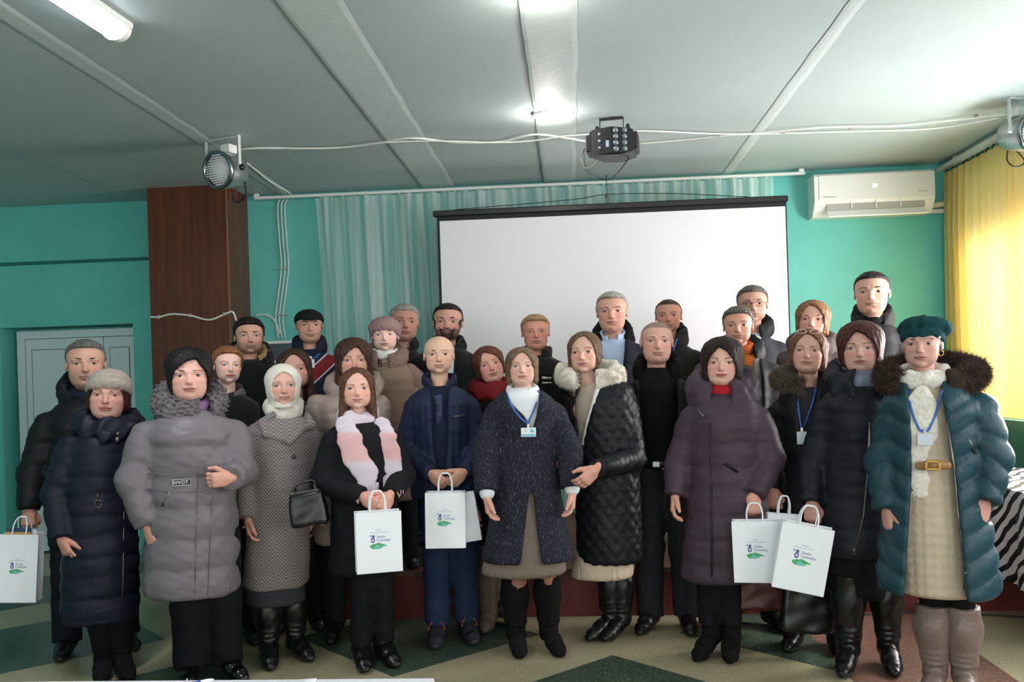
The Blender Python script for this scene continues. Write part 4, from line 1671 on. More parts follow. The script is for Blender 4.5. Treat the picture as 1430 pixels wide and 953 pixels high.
    def beard(s, col, full=1.):
        G = Grid((-.45, -.6, -.62), (.45, .3, .1), .024)
        skull(G, s.hp)
        G.ell((0, -.11, -.27), (.235 * s.hp['w'], .27, .215), .09)
        G.ell((0, -.30, -.425), (.085, .075, .065), .07)
        G.F -= .014
        x, y, z = G.ax[0][:, None, None], G.ax[1][None, :, None], G.ax[2][None, None, :]
        zt = -.20 + .9 * np.clip(np.abs(x) - .17, 0, 1) * 1.6
        F = np.maximum(G.F, (z - zt) * .8)
        G.F = np.maximum(F, (y - .06) * .8).astype(f32)
        G.ell((0, -.42, -.287), (.085, .16, .035), .02, sub=True)
        I, a, b, c = G.near(.05)
        G.F[I] += .010 * noise3(a, b, c, .06, 2)
        v, f = G.poly()
        return s.part('beard', s.ht(v), f, hair_mat('hair_%d_%d_%d' % col, col))

    # ---- garments
    def loft(s, G, rows, dep, hem, k=.02, tag_u=False, top=None):
        """elliptic sections from rows of (picture y, left x, right x[, depth factor])"""
        zs, cx, aa, bb = [], [], [], []
        for r in rows:
            l, r_ = s.L(r[1], r[0]), s.L(r[2], r[0])
            zs.append((l[2] + r_[2]) / 2)
            cx.append((l[0] + r_[0]) / 2)
            a = (r_[0] - l[0]) / 2
            aa.append(a)
            bb.append((min(.62 * a + .025, .205)) * dep * (r[3] if len(r) > 3 else 1))
        o = np.argsort(zs)
        zs = np.array(zs)[o]
        Z = G.ax[2]
        ker = np.hanning(int(.09 / G.h) | 1)
        ker /= ker.sum()

        def ip(val):
            v = np.interp(Z, zs, np.array(val)[o])
            pad = len(ker) // 2
            return np.convolve(np.pad(v, pad, mode='edge'), ker, 'valid').astype(f32)[None, None, :]
        A, B, C = ip(aa), ip(bb), ip(cx)
        x, y, z = s.xyz(G)
        q = np.sqrt(((x - C) / A) ** 2 + (y / B) ** 2)
        d = (q - 1) * np.minimum(A, B) * .95
        tp = zs[-1] if top is None else top
        for lim, sg in ((tp, 1), (hem, -1)):
            e = sg * (z - lim)
            h = np.maximum(.03 - np.abs(d - e), 0) / .03
            d = np.maximum(d, e) + h * h * .03 * .25
        return d.astype(f32)

    def xyz(s, G):
        return G.ax[0][:, None, None], G.ax[1][None, :, None], G.ax[2][None, None, :]

    def coat(s, rows, m, hem, Larm=None, Rarm=None, name='coat', h=.0116, dep=1., quilt=None, opening=None, wr=.004, wl=.13,
             seed=1, arm_k=.03, extra=None, kind=None, cuts=None, slit=None):
        """garment: rows of section outlines, arms as lists of (px, py, fwd, r); opening rows (py, xl, xr) cut out of the front"""
        zh = s.L(rows[0][1], hem)[2]
        P = [s.L(r[1], r[0]) for r in rows] + [s.L(r[2], r[0]) for r in rows]
        arms = []
        for side, A in (('L', Larm), ('R', Rarm)):
            if A:
                J = [(s.L(a[0], a[1], a[2]), a[3]) for a in A]
                arms.append((side, J))
                s.arms[side] = J
                P += [j[0] + sg * j[1] for j in J for sg in (-1, 1)]
        P = np.array(P)
        bmax = .25
        lo = (P[:, 0].min() - .05, min(-bmax, P[:, 1].min() - .05), zh - .03)
        hi = (P[:, 0].max() + .05, max(bmax, P[:, 1].max() + .03), P[:, 2].max() + .06)
        G = Grid(lo, hi, h)
        x, y, z = s.xyz(G)
        G.F = s.loft(G, rows, dep, zh)
        G.U = np.broadcast_to(z, G.F.shape).astype(f32).copy()
        for side, J in arms:
            u0 = 0.
            n = len(J) - 1
            for i in range(n):
                a, b = J[i], J[i + 1]
                G.cap(a[0], b[0], a[1], b[1], arm_k if i == 0 else .014, cut=(i == n - 1), u0=u0 + .013)
                u0 += float(np.linalg.norm(b[0] - a[0]))
        if extra:
            extra(G, s)
        # displacement: quilting and folds
        I, a, b, c = G.near(.045)
        U = G.U[I]
        disp = np.zeros_like(a)
        if quilt:
            kd, sp, amp = quilt[:3]
            if kd == 'h':
                ph = U + .006 * noise3(a, b, c, .2, seed)
                disp += amp * (np.sqrt(np.abs(np.sin(np.pi * ph / sp))) - .7)
            elif kd == 'v':
                ph = U + quilt[3] * np.abs(a - a.mean() * 0 - quilt[4])
                disp += amp * (np.sqrt(np.abs(np.sin(np.pi * ph / sp))) - .7)
            elif kd == 'd':
                an = np.arctan2(a, -b) * .2
                disp += amp * (np.sqrt(np.minimum(np.abs(np.sin(np.pi * (U + an) / sp)), np.abs(np.sin(np.pi * (U - an) / sp)))) - .6)
            elif kd == 'col':
                an = np.arctan2(a, -b) * .2
                disp += amp * (np.sqrt(np.abs(np.sin(np.pi * an / sp))) - .7)
        if wr:
            disp += .55 * wr * noise3(a, b, c * .7, wl * 1.3, seed + 3) + wr * .35 * noise3(a * .6, b * .6, c * 1.3, wl * .4, seed + 5)
        G.F[I] -= disp.astype(f32)
        # centre front line pressed in
        if slit:
            xa, xb = s.L(slit[0], slit[1])[0], s.L(slit[2], slit[3])[0]
            za, zb = s.L(slit[0], slit[1])[2], s.L(slit[2], slit[3])[2]
            G.cap((xa, -.16, za), (xb, -.16, zb), .006, .006, .012, sub=True, flat=(1, .03, 1))
        if opening:
            zz = np.array([s.L(r[1], r[0])[2] for r in opening])
            xl = np.array([s.L(r[1], r[0])[0] for r in opening])
            xr = np.array([s.L(r[2], r[0])[0] for r in opening])
            o = np.argsort(zz)
            XL = np.interp(G.ax[2], zz[o], xl[o]).astype(f32)[None, None, :]
            XR = np.interp(G.ax[2], zz[o], xr[o]).astype(f32)[None, None, :]
            lim = np.where((G.ax[2] < zz.min()) | (G.ax[2] > zz.max() + .1), 1., -1.).astype(f32)[None, None, :]
            car = np.maximum(np.maximum(XL - x, x - XR), np.maximum(y + .0, lim * .05))
            k = .018
            hh = np.maximum(k - np.abs(G.F + car), 0) / k
            G.F = (np.maximum(G.F, -car) + hh * hh * k * .25).astype(f32)
        v, f = G.poly()
        o = s.part(name, v, f, m)
        s.fields.append(G)
        s.G = G
        return o

    def fy(s, x, z, off=.003):
        """front surface over all garments"""
        return min([g.front(x, z, 9.) for g in s.fields if g.lo[2] < z < g.ax[2][-1]] + [0.]) - off

    def ring(s, ra, rb, r, m, name='collar', dz=0., dy=.0, slope=.25, rz=1., rvar=0., dx=0., h=.0095, wr=.003, gap=None, curl=None, c=None):
        """collar, cowl or scarf ring about the neck"""
        c = (s.neck + np.array((dx, dy, dz))) if c is None else np.array(c)
        R = r + abs(rvar) + .02
        G = Grid((c[0] - ra - R, c[1] - rb - R, c[2] - R / rz - abs(slope) * rb - .02), (c[0] + ra + R, c[1] + rb + R, c[2] + R / rz + abs(slope) * rb + .02), h)
        G.torus(c, ra, rb, r, .01, slope, rz, rvar=rvar)
        if gap:   # opening at the front: gap half width at the top, closing downwards
            G.ell((c[0] + gap[1], c[1] - rb, c[2] - slope * rb + gap[2]), (gap[0], R * 2.2, gap[3]), .012, sub=True)
        I, a, b, cc = G.near(.03)
        G.F[I] -= wr * noise3(a, b, cc, .07, 3)
        if curl:
            G.F[I] -= curl * noise3(a, b, cc, .020, 8, 12)
        v, f = G.poly()
        s.fields.append(G)
        return s.part(name, v, f, m)

    def chain(s, pts, m, name, h=.007, k=.02, wr=.002, flat=None, field=True, parent=None):
        """soft shape of tapered capsules through local points (x, y, z, r)"""
        P = np.array([p[:3] for p in pts])
        r = max(p[3] for p in pts) / (min(flat) if flat else 1)
        G = Grid(P.min(0) - r - .015, P.max(0) + r + .015, h)
        for a, b in zip(pts[:-1], pts[1:]):
            G.cap(a[:3], b[:3], a[3], b[3], k, flat=flat)
        if wr:
            I, a, b, c = G.near(.03)
            G.F[I] -= wr * noise3(a, b, c, .06, 6)
        v, f = G.poly()
        if field:
            s.fields.append(G)
        return s.part(name, v, f, m, parent=parent)

    def fur(s, ra, rb, r, n, length, m, dz=0., slope=.25, dx=0., dy=0., a0=0., a1=360., seed=1, wid=.0014, name='fur_trim', rvar=0., m2=None):
        c = s.neck + np.array((dx, dy, dz))
        rr = np.random.default_rng(seed)
        k = 3000
        th = np.radians(rr.uniform(a0, a1, k))
        ph = rr.uniform(0, 6.283, k)
        R = r + rvar * np.sin(th)
        x = (ra + R * np.cos(ph)) * np.cos(th)
        y = (rb + R * np.cos(ph)) * np.sin(th)
        z = R * np.sin(ph) + slope * rb * np.sin(th)
        nrm = np.stack([np.cos(ph) * np.cos(th), np.cos(ph) * np.sin(th), np.sin(ph)], 1)
        v, f = strands(np.stack([x, y, z], 1) + c, nrm, int(n * 2.2), length * .85, wid, seed)
        o = s.part(name, v, f, m, smooth=False)
        return o

    # ---- hands at the ends of the arms
    def hand(s, side, pose, d=None, thumb=None, palm=None, size=.95):
        J = s.arms[side]
        w, e = J[-1][0], J[-2][0]
        sx = -1 if side == 'L' else 1
        if d is None:
            d = w - e
        d = np.array(d, float)
        d /= np.linalg.norm(d)
        t = np.array(thumb if thumb is not None else (0, -1, 0), float)
        t -= d * (t @ d)
        t /= np.linalg.norm(t)
        p = np.array(palm if palm is not None else (-sx, 0, 0), float)
        p -= d * (p @ d) + t * (p @ t)
        p /= np.linalg.norm(p)
        v, f = hand_mesh(pose, .0042 if s.fl == 0 else .006)
        M = np.stack([t, d, -p], 1)
        vv = v @ M.T * size + w
        if np.linalg.det(M) < 0:
            f = f[:, ::-1]
        s.add_body(vv.astype(f32), f, np.array(lin(s.skin)) * np.array((.96, .84, .80)))
        s.handpos = w + d * .09
        return w + d * .085 * size

    # ---- legs
    def legs(s, feet, m, ztop=None, r=(.085, .065, .055), zb=.06, name='trousers', h=.017, wr=.0025):
        """feet: list of local ankle points (x, y)"""
        zt = ztop or s.hip
        pts = []
        G = None
        xs = [f_[0] for f_ in feet]
        lo = (min(xs) - .16, -.2 + min(0, min(f_[1] for f_ in feet)), zb - .03)
        hi = (max(xs) + .16, .22 + max(0, max(f_[1] for f_ in feet)), zt + .12)
        G = Grid(lo, hi, h)
        mx = sum(xs) / len(xs)
        for fx, fy in feet:
            hx = mx + (fx - mx) * .85
            kz = zb + (zt - zb) * .48
            kn = ((hx + fx) / 2, fy * .85 + .02, kz)
            G.cap((hx, 0, zt), kn, r[0], r[1], .03)
            G.cap(kn, (fx, fy + .025, zb), r[1], r[2], .02, cut=True)
        I, a, b, c = G.near(.03)
        if wr:
            G.F[I] -= wr * noise3(a, b, c * 1.6, .10, 2)
        v, f = G.poly()
        s.part(name, v, f, m)
        s.feet = feet

    def foot(s, px, py):
        """picture point of a shoe's sole -> local ankle point"""
        q = on_z(px, py, s.fl) - s.root
        return (q.dot(s.ex), min(.03, max(-.07, q.dot(s.ey) + .09)))

    def boots(s, m, kind='boot', h=.2, r=.05, name='boot', toe=(-8, 8), laces=None):
        me = foot_mesh(kind, h, r)
        for (fx, fy), t in zip(s.feet, toe):
            o = bpy.data.objects.new(name, me.copy() if me.materials and me.materials[0] != m else me)
            COL.objects.link(o)
            if not o.data.materials:
                o.data.materials.append(m)
            elif o.data.materials[0] != m:
                o.data.materials[0] = m
            o.parent = s.e
            o.location = (fx, fy, 0)
            o.rotation_euler = (0, 0, math.radians(t))
            if laces:
                lc = MB()
                for k in range(4):
                    z, y = .095 - .013 * k + .01, -.035 - .022 * k
                    lc.tube([(-.03, y + .012, z - .012), (0, y - .004, z + .004), (.03, y + .012, z - .012)], .0028, 5)
                for sx in (-1, 1):
                    lc.tube(smooth_path([(0, -.034, .112), (sx * .03, -.05, .118), (sx * .045, -.06, .085), (sx * .02, -.05, .09)], 4), .0024, 5)
                lc.build('lace', laces, o)

    def std_feet(s, sp=.11):
        return [(-sp, 0.), (sp, 0.)]

    # ---- things on the front of a garment
    def strip(s, pts, w, m, name, off=.004, th=.003, parent=None):
        """thin band lying on the garment front along picture points"""
        P = []
        for px, py in pts:
            p = s.L(px, py, .12)
            p = s.L(px, py, max(0., -s.fy(p[0], p[2])))
            P.append((p[0], s.fy(p[0], p[2], off), p[2]))
        mb = MB().tube(P, w, 6, flat=th / w, up=(0, 1, 0))
        o = link(name, mb.mesh(name, m), parent or s.e)
        return o

    def dot(s, px, py, r, m, name, off=0., th=.004):
        p = s.L(px, py, .12)
        y = s.fy(p[0], p[2], off)
        p = s.L(px, py, -y)
        mb = MB().lathe([(r, 0), (r, th * .5), (r * .8, th), (0, th * 1.1)], 12, M=Matrix.Translation((p[0], y + .001, p[2])) @ Matrix.Rotation(math.pi / 2, 4, 'X'))
        return link(name, mb.mesh(name, m), s.e)

    def badge(s, px, py, w, h, neck_pts, ribbon, card, deco=True):
        """lanyard ribbon from the neck and a card at its end"""
        p = s.L(px, py, .16)
        y = min(s.fy(p[0] + dx, p[2] + dz) for dx in (-w / 2, 0, w / 2) for dz in (-h / 2, 0, h / 2)) - .004
        p = s.L(px, py, -y)
        cd = MB().box((p[0] - w / 2, y - .003, p[2] - h / 2), (p[0] + w / 2, y, p[2] + h / 2), bev=.001)
        o = link('badge', cd.mesh('badge', card), s.e)
        if deco:
            MB().box((p[0] - w / 2 + .003, y - .004, p[2] - h / 2 + .003), (p[0] + w / 2 - .003, y - .003, p[2] - h / 2 + h * .3)).build('print', mat('badge_blue', (126, 186, 206), .4), o)
            MB().lathe([(h * .2, 0), (h * .2, .001), (0, .0012)], 14, M=Matrix.Translation((p[0] + w * .25, y - .003, p[2] + h * .18)) @ Matrix.Rotation(math.pi / 2, 4, 'X')).build('print', mat('badge_ring', (150, 196, 214), .4), o)
            MB().box((p[0] - w * .26, y - .004, p[2] + h * .02), (p[0] - w * .12, y - .003, p[2] + h * .36)).build('print', mat('badge_pink', (222, 190, 196), .4), o)
        MB().box((p[0] - .006, y - .003, p[2] + h / 2), (p[0] + .006, y, p[2] + h / 2 + .02)).build('clip', mat('steel', (170, 170, 172), .3, metal=1.), o)
        for path in neck_pts:
            Q = []
            for qx, qy in path:
                l = s.L(qx, qy, .10)
                yy = s.fy(l[0], l[2], .006)
                l = s.L(qx, qy, -yy)
                Q.append((l[0], yy, l[2]))
            Q.append((p[0], y - .001, p[2] + h / 2 + .018))
            mb = MB().tube(smooth_path(Q, 4), .005, 6, flat=.35, up=(0, 1, 0))
            link('lanyard', mb.mesh('lanyard', ribbon), s.e)

    def finish(s):
        """core of the body under the clothes, joined with head and hands into one mesh"""
        zt = s.neck[2]
        zh = s.hip
        lo = np.array((-.42, -.36, .03))
        hi = np.array((.42, .25, zt + .1))
        P = [lo, hi] + [j[0] + sg * .05 for J in s.arms.values() for j in J for sg in (-1, 1)]
        P = np.array(P)
        G = Grid(P.min(0), P.max(0), .024)
        nx = s.neck[0]
        G.cap((0, 0, zh), (nx * .6, .01, zt - .17), .07, .055, .03)
        G.cap((nx * .6, .01, zt - .17), (nx, s.neck[1], zt + .04), .055, .05, .04)
        for J in s.arms.values():
            for a, b in zip(J[:-1], J[1:]):
                G.cap(a[0], b[0], .03, .02, .02)
            G.cap((nx * .6, .01, zt - .17), J[0][0], .045, .035, .03)
        for fx, fy in getattr(s, 'feet', s.std_feet()):
            G.cap((fx * .8, 0, zh), (fx, fy * .9 + .025, zh * .55), .05, .03, .03)
            G.cap((fx, fy * .9 + .025, zh * .55), (fx, fy + .025, .08), .032, .024, .03)
        v, f = G.poly()
        s.add_body(v, f, np.array(lin(s.skin)))
        me = np_mesh('body', np.concatenate(s.bv), np.concatenate(s.bf), True, np.concatenate(s.bc))
        link('body', me, s.e, skin_mat())
        s.fields = None
        s.G = s.hG = None
        return s


# ---------------------------------------------------------------- paper bags and handbags
m_bag = mat('white_bag_paper', (243, 245, 250), .6, bump=(25, .08))
m_bagin = mat('bag_inside', (206, 208, 214), .7)
m_logo_p = mat('logo_violet', (92, 84, 158), .5)
m_logo_g = mat('logo_green', (70, 172, 104), .5)
m_logo_t = mat('logo_teal', (112, 196, 190), .5)
m_logo_s = mat('logo_grey_print', (150, 152, 176), .5)
M_TEXT = mat('logo_text', (104, 104, 168), .5)
BAGMESH = {}


def text_mesh(body, size):
    if body in BAGMESH:
        return BAGMESH[body]
    cu = bpy.data.curves.new('lettering', 'FONT')
    cu.body = body
    cu.size = size
    cu.extrude = .0003
    cu.resolution_u = 2
    o = bpy.data.objects.new('lettering', cu)
    COL.objects.link(o)
    dg = bpy.context.evaluated_depsgraph_get()
    me = bpy.data.meshes.new_from_object(o.evaluated_get(dg))
    bpy.data.objects.remove(o)
    bpy.data.curves.remove(cu)
    me.materials.clear()
    BAGMESH[body] = me
    return me


def paper_bag(pers, px, py, w, h, d, label, tilt=0., yaw=0., fwd=.2, pitch=0., logo=True, handles=True, hand_h=.10, card=None, open_top=.0):
    """paper carrier hanging with the middle of its top edge at a picture point"""
    p = pers.L(px, py, fwd)
    wp = pers.root + pers.ex * p[0] + pers.ey * p[1] + Vector((0, 0, p[2]))
    o = empty('paper_bag', wp, 0, label, 'paper bag')
    o.rotation_euler = (math.radians(pitch), math.radians(tilt), pers.ang + math.radians(yaw))
    t = .0015
    b = MB()
    W, D = w / 2, d / 2
    g = D * .45
    # front, back, folded gussets, bottom
    b.box((-W, -D, -h), (W, -D + t, 0))
    b.box((-W, D - t, -h), (W, D, 0))
    for sx in (-1, 1):
        z1, z0 = 0, -h
        P = [[(sx * W, -D, z1), (sx * (W - g), 0, z1), (sx * W, D, z1)],
             [(sx * W, -D, z0 + .07), (sx * (W - g * .5), 0, z0 + .07), (sx * W, D, z0 + .07)],
             [(sx * W, -D, z0), (sx * W, 0, z0), (sx * W, D, z0)]]
        b.grid(P, smooth=False)
    b.box((-W, -D, -h), (W, D, -h + t))
    b.box((-W, -D - .0006, -.045), (W, -D, -.044))
    b.build('bag', m_bag, o)
    if handles:
        for sy in (-1, 1):
            y = sy * (D - .004)
            pts = [(-w * .17, y, -.05), (-w * .17, y, .0), (-w * .165, y * .7, hand_h * .55), (-w * .10, y * .3, hand_h * .95), (0, y * .2, hand_h),
                   (w * .10, y * .3, hand_h * .95), (w * .165, y * .7, hand_h * .55), (w * .17, y, 0), (w * .17, y, -.05)]
            MB().tube(smooth_path(pts, 4), .0036, 7).build('handle', m_bag, o)
    if logo:
        yf = -D - .0008
        s_ = w / .22
        lz = -h * .50

        def flat(name, poly, m, y=yf):
            MB().prism([(x * s_, lz + z * s_) for x, z in poly], y, y + .0006).build(name, m, o)

        def disc(cx, cz, rx, rz, n=14):
            return [(cx + rx * math.cos(6.2832 * k / n), cz + rz * math.sin(6.2832 * k / n)) for k in range(n)]
        flat('print', disc(-.030, .012, .010, .013), m_logo_p)
        flat('print', disc(-.030, .012, .004, .006), m_bag, yf - .0004)
        flat('print', disc(-.028, .030, .007, .008), m_logo_p)
        flat('print', disc(-.041, .034, .006, .0035), m_logo_s)
        flat('print', [(-.045, -.012), (-.030, -.006), (-.012, -.004), (-.008, .0), (.022, -.010), (.040, -.018), (.012, -.020), (.018, -.026), (-.004, -.031), (-.030, -.030), (-.044, -.022)], m_logo_g)
        flat('print', [(-.024, -.020), (-.010, -.009), (.002, -.018), (.016, -.0245), (-.006, -.0295), (-.024, -.027)], m_logo_t, yf - .0004)
        flat('print', [(-.016, .0585), (.012, .0585), (.012, .0605), (-.016, .0605)], m_logo_s)
        flat('print', [(-.045, .0475), (.042, .0475), (.042, .049), (-.045, .049)], m_logo_s)
        for bd, z in (('Люби', .022), ('Громаду', .006)):
            l = link('lettering', text_mesh(bd, .0155), o, M_TEXT)
            l.location = (-.012 * s_, yf, lz + z * s_)
            l.rotation_euler = (math.pi / 2, 0, 0)
            l.scale = (s_, s_, 1)
    return o

# ================================================================ the group
def fabric(name, rgb, rough=.75, bump=(220, .25), **k):
    k.setdefault('spec', .22)
    return mat(name, rgb, rough, bump=bump, **k)


C_BLACK = fabric('black_nylon', (20, 20, 24), .5, (90, .2))
C_BLACK2 = fabric('black_wool', (16, 16, 18), .85, sheen=.15)
C_TROUS = fabric('black_trousers', (17, 17, 20), .8)
C_LEATH = mat('black_leather', (16, 15, 16), .3, bump=(200, .12))
C_SUEDE = fabric('black_suede', (13, 12, 13), .9)
C_BLUE = mat('blue_ribbon', (58, 104, 186), .5)
C_CARD = mat('badge_card', (224, 234, 240), .35)
C_ZIP = mat('zip_metal', (120, 116, 112), .35, metal=.9)
C_GOLD = mat('gold', (196, 154, 84), .3, metal=1.)
C_PEARL = mat('pearl', (232, 226, 216), .25)
C_WHITE = fabric('white_blouse', (232, 234, 238), .7)

# ---- front row, the woman in the dark cardigan
def person_cardigan():
    p = Person('person in a long dark flecked cardigan over a white collar, blue lanyard badge', 733, 4.86)
    p.head(728, 486, 536, yaw=0, skin=(222, 172, 150), fat=.75, w=1.04, jaw=1.12, blush=.6, lip=(186, 104, 98), brow=(120, 92, 70), browt=.7, iris='grey',
           hair=dict(kind='long', col=(88, 68, 50), col2=(136, 112, 86), len=-.50, ft=.30, t=.07, part=.02, flare=.02, tap=.8))
    cm = fabric('dark_flecked_knit', (44, 46, 58), .9, (180, .5))
    nt, b = nodes_of(cm)
    tc = nt.nodes.new('ShaderNodeTexCoord')
    mp = nt.nodes.new('ShaderNodeMapping')
    mp.inputs['Scale'].default_value = (1, 1, .28)
    n = nt.nodes.new('ShaderNodeTexNoise')
    n.inputs['Scale'].default_value = 170
    n.inputs['Detail'].default_value = 5
    r = nt.nodes.new('ShaderNodeValToRGB')
    r.color_ramp.elements[0].position, r.color_ramp.elements[0].color = .55, (*lin((36, 38, 50)), 1)
    r.color_ramp.elements[1].position, r.color_ramp.elements[1].color = .80, (*lin((112, 108, 116)), 1)
    nt.links.new(tc.outputs['Object'], mp.inputs[0])
    nt.links.new(mp.outputs[0], n.inputs['Vector'])
    nt.links.new(n.outputs['Fac'], r.inputs[0])
    nt.links.new(r.outputs[0], b.inputs['Base Color'])
    sk = fabric('grey_brown_check_skirt', (122, 108, 98), .85)
    p.coat([(650, 702, 766), (700, 698, 774), (760, 683, 788), (802, 671, 792)], sk, 803, name='skirt', h=.012, dep=.95, quilt=('col', .03, .006), seed=4)
    p.coat([(540, 712, 745, .75), (553, 696, 762), (580, 700, 764), (640, 706, 762), (700, 706, 764)], C_WHITE, 698, name='blouse', h=.014, dep=.96)
    p.coat([(541, 711, 746, .7), (552, 692, 768, .9), (572, 684, 782), (610, 693, 775), (650, 691, 777), (700, 687, 785), (750, 679, 796), (782, 671, 802)], cm, 783,
           Larm=[(692, 580, -.01, .064), (677, 634, .05, .070), (680, 688, .15, .066)], Rarm=[(776, 580, -.01, .064), (796, 632, .03, .068), (799, 682, .10, .064)],
           name='cardigan', dep=1.06, opening=[(530, 706, 752), (560, 711, 752), (580, 732, 749), (596, 741, 744), (606, 745, 739), (672, 745, 739), (690, 738, 745), (740, 732, 750), (790, 726, 757)], wr=.003)
    for sd, w in (('L', (686, 700)), ('R', (797, 694))):
        J = p.arms[sd]
        p.chain([(*(J[-1][0] + (J[-2][0] - J[-1][0]) * .15), .044), (*(J[-1][0] - (J[-2][0] - J[-1][0]) * .01), .041)], C_WHITE, 'cuff', k=.01, wr=.001)
    J = p.arms
    for sd in 'LR':
        w, r = J[sd][-1]
        J[sd][-1] = (w + np.array((0, 0, -.02)), r)
        p.hand(sd, 'relax', d=(.08 if sd == 'L' else -.05, -.12, -1))
    p.ring(.072, .07, .016, C_WHITE, 'shirt_collar', dz=-.012, slope=.3, rz=.5, gap=(.03, .0, .0, .08))
    p.badge(738, 604, .078, .048, [[(707, 548), (714, 566), (726, 583)], [(752, 545), (748, 566), (741, 583)]], C_BLUE, C_CARD)
    p.dot(708, 525, .006, C_PEARL, 'earring')
    p.hip = .8
    ft = [p.foot(722, 908), p.foot(768, 898)]
    p.legs(ft, mat('sheer_tights', (150, 104, 84), .6), ztop=.62, r=(.07, .055, .045), zb=.12, name='tights')
    p.boots(C_SUEDE, 'suede', .40, .070, toe=(6, 16))
    p.finish()


def person_bald():
    p = Person('person in a navy quilted jacket and jeans holding a white bag with both hands', 617, 5.14)
    p.head(612, 469, 522, yaw=0, skin=(224, 176, 146), male=1, w=1.0, jaw=1.05, fat=.3, nose=1.12, age=.8, blush=.4, lip=(170, 110, 98), lipa=.55, brow=(70, 56, 48), browt=1.1, iris='brown', open=.65,
           buzz=.12, buzz_col=(120, 104, 94), rec=.35, hairt=.0, smile=.6)
    nv = fabric('navy_jacket', (33, 40, 66), .55, (160, .25))
    jn = fabric('blue_jeans', (36, 50, 78), .85, (400, .4), var=(9, .18))
    sw = fabric('navy_sweater', (28, 34, 54), .85)
    p.coat([(538, 596, 630, .75), (552, 584, 642), (600, 576, 650), (660, 582, 648), (700, 584, 646)], sw, 694, name='sweater', h=.011)
    p.coat([(537, 595, 632, .72), (548, 578, 652, .9), (562, 568, 664), (600, 572, 662), (650, 574, 658), (695, 574, 656)], nv, 697,
           Larm=[(580, 572, 0, .066), (566, 628, .0, .064), (602, 662, .20, .050)], Rarm=[(655, 572, 0, .066), (672, 622, .02, .064), (648, 660, .20, .050)],
           name='jacket', dep=1.08, quilt=('col', .055, .006), opening=[(530, 600, 627), (570, 604, 624), (620, 606, 624), (655, 612, 621), (700, 610, 624)], wr=.004)
    p.ring(.088, .08, .014, nv, 'collar', dz=-.01, slope=.28, rz=.42, gap=(.04, 0, .01, .1))
    p.strip([(612, 552), (613, 566), (613, 580), (613, 592)], .022, mat('blue_floral_print', (52, 62, 94), .85, var=(70, .8)), 'sweater_print', off=.001, th=.002)
    p.strip([(590, 585), (603, 583)], .004, C_ZIP, 'pocket_zip')
    p.strip([(634, 582), (650, 580)], .004, C_ZIP, 'pocket_zip')
    p.hand('L', 'hold', d=(.62, -.25, -.55), thumb=(.3, -.2, .9), palm=(.2, 1, 0))
    p.hand('R', 'hold', d=(-.62, -.25, -.5), thumb=(-.3, -.2, .9), palm=(-.2, 1, 0))
    ft = [p.foot(612, 903), p.foot(654, 897)]
    p.hip = .86
    p.legs(ft, jn, ztop=.86, r=(.098, .08, .072), zb=.09, name='jeans')
    p.boots(mat('navy_trainers', (36, 36, 46), .6, bump=(120, .3)), 'lace', .10, .052, name='shoe', toe=(-6, 10), laces=mat('orange_laces', (172, 92, 50), .7))
    p.finish()
    paper_bag(p, 622, 687, .215, .30, .085, 'white paper bag held in front of the jeans below the navy quilted jacket', tilt=1, yaw=-4, fwd=.33)
    paper_bag(p, 638, 690, .19, .27, .045, 'plain white paper bag tucked behind the bag held before the jeans', tilt=-8, yaw=-6, fwd=.235, logo=False, handles=False)
    return p


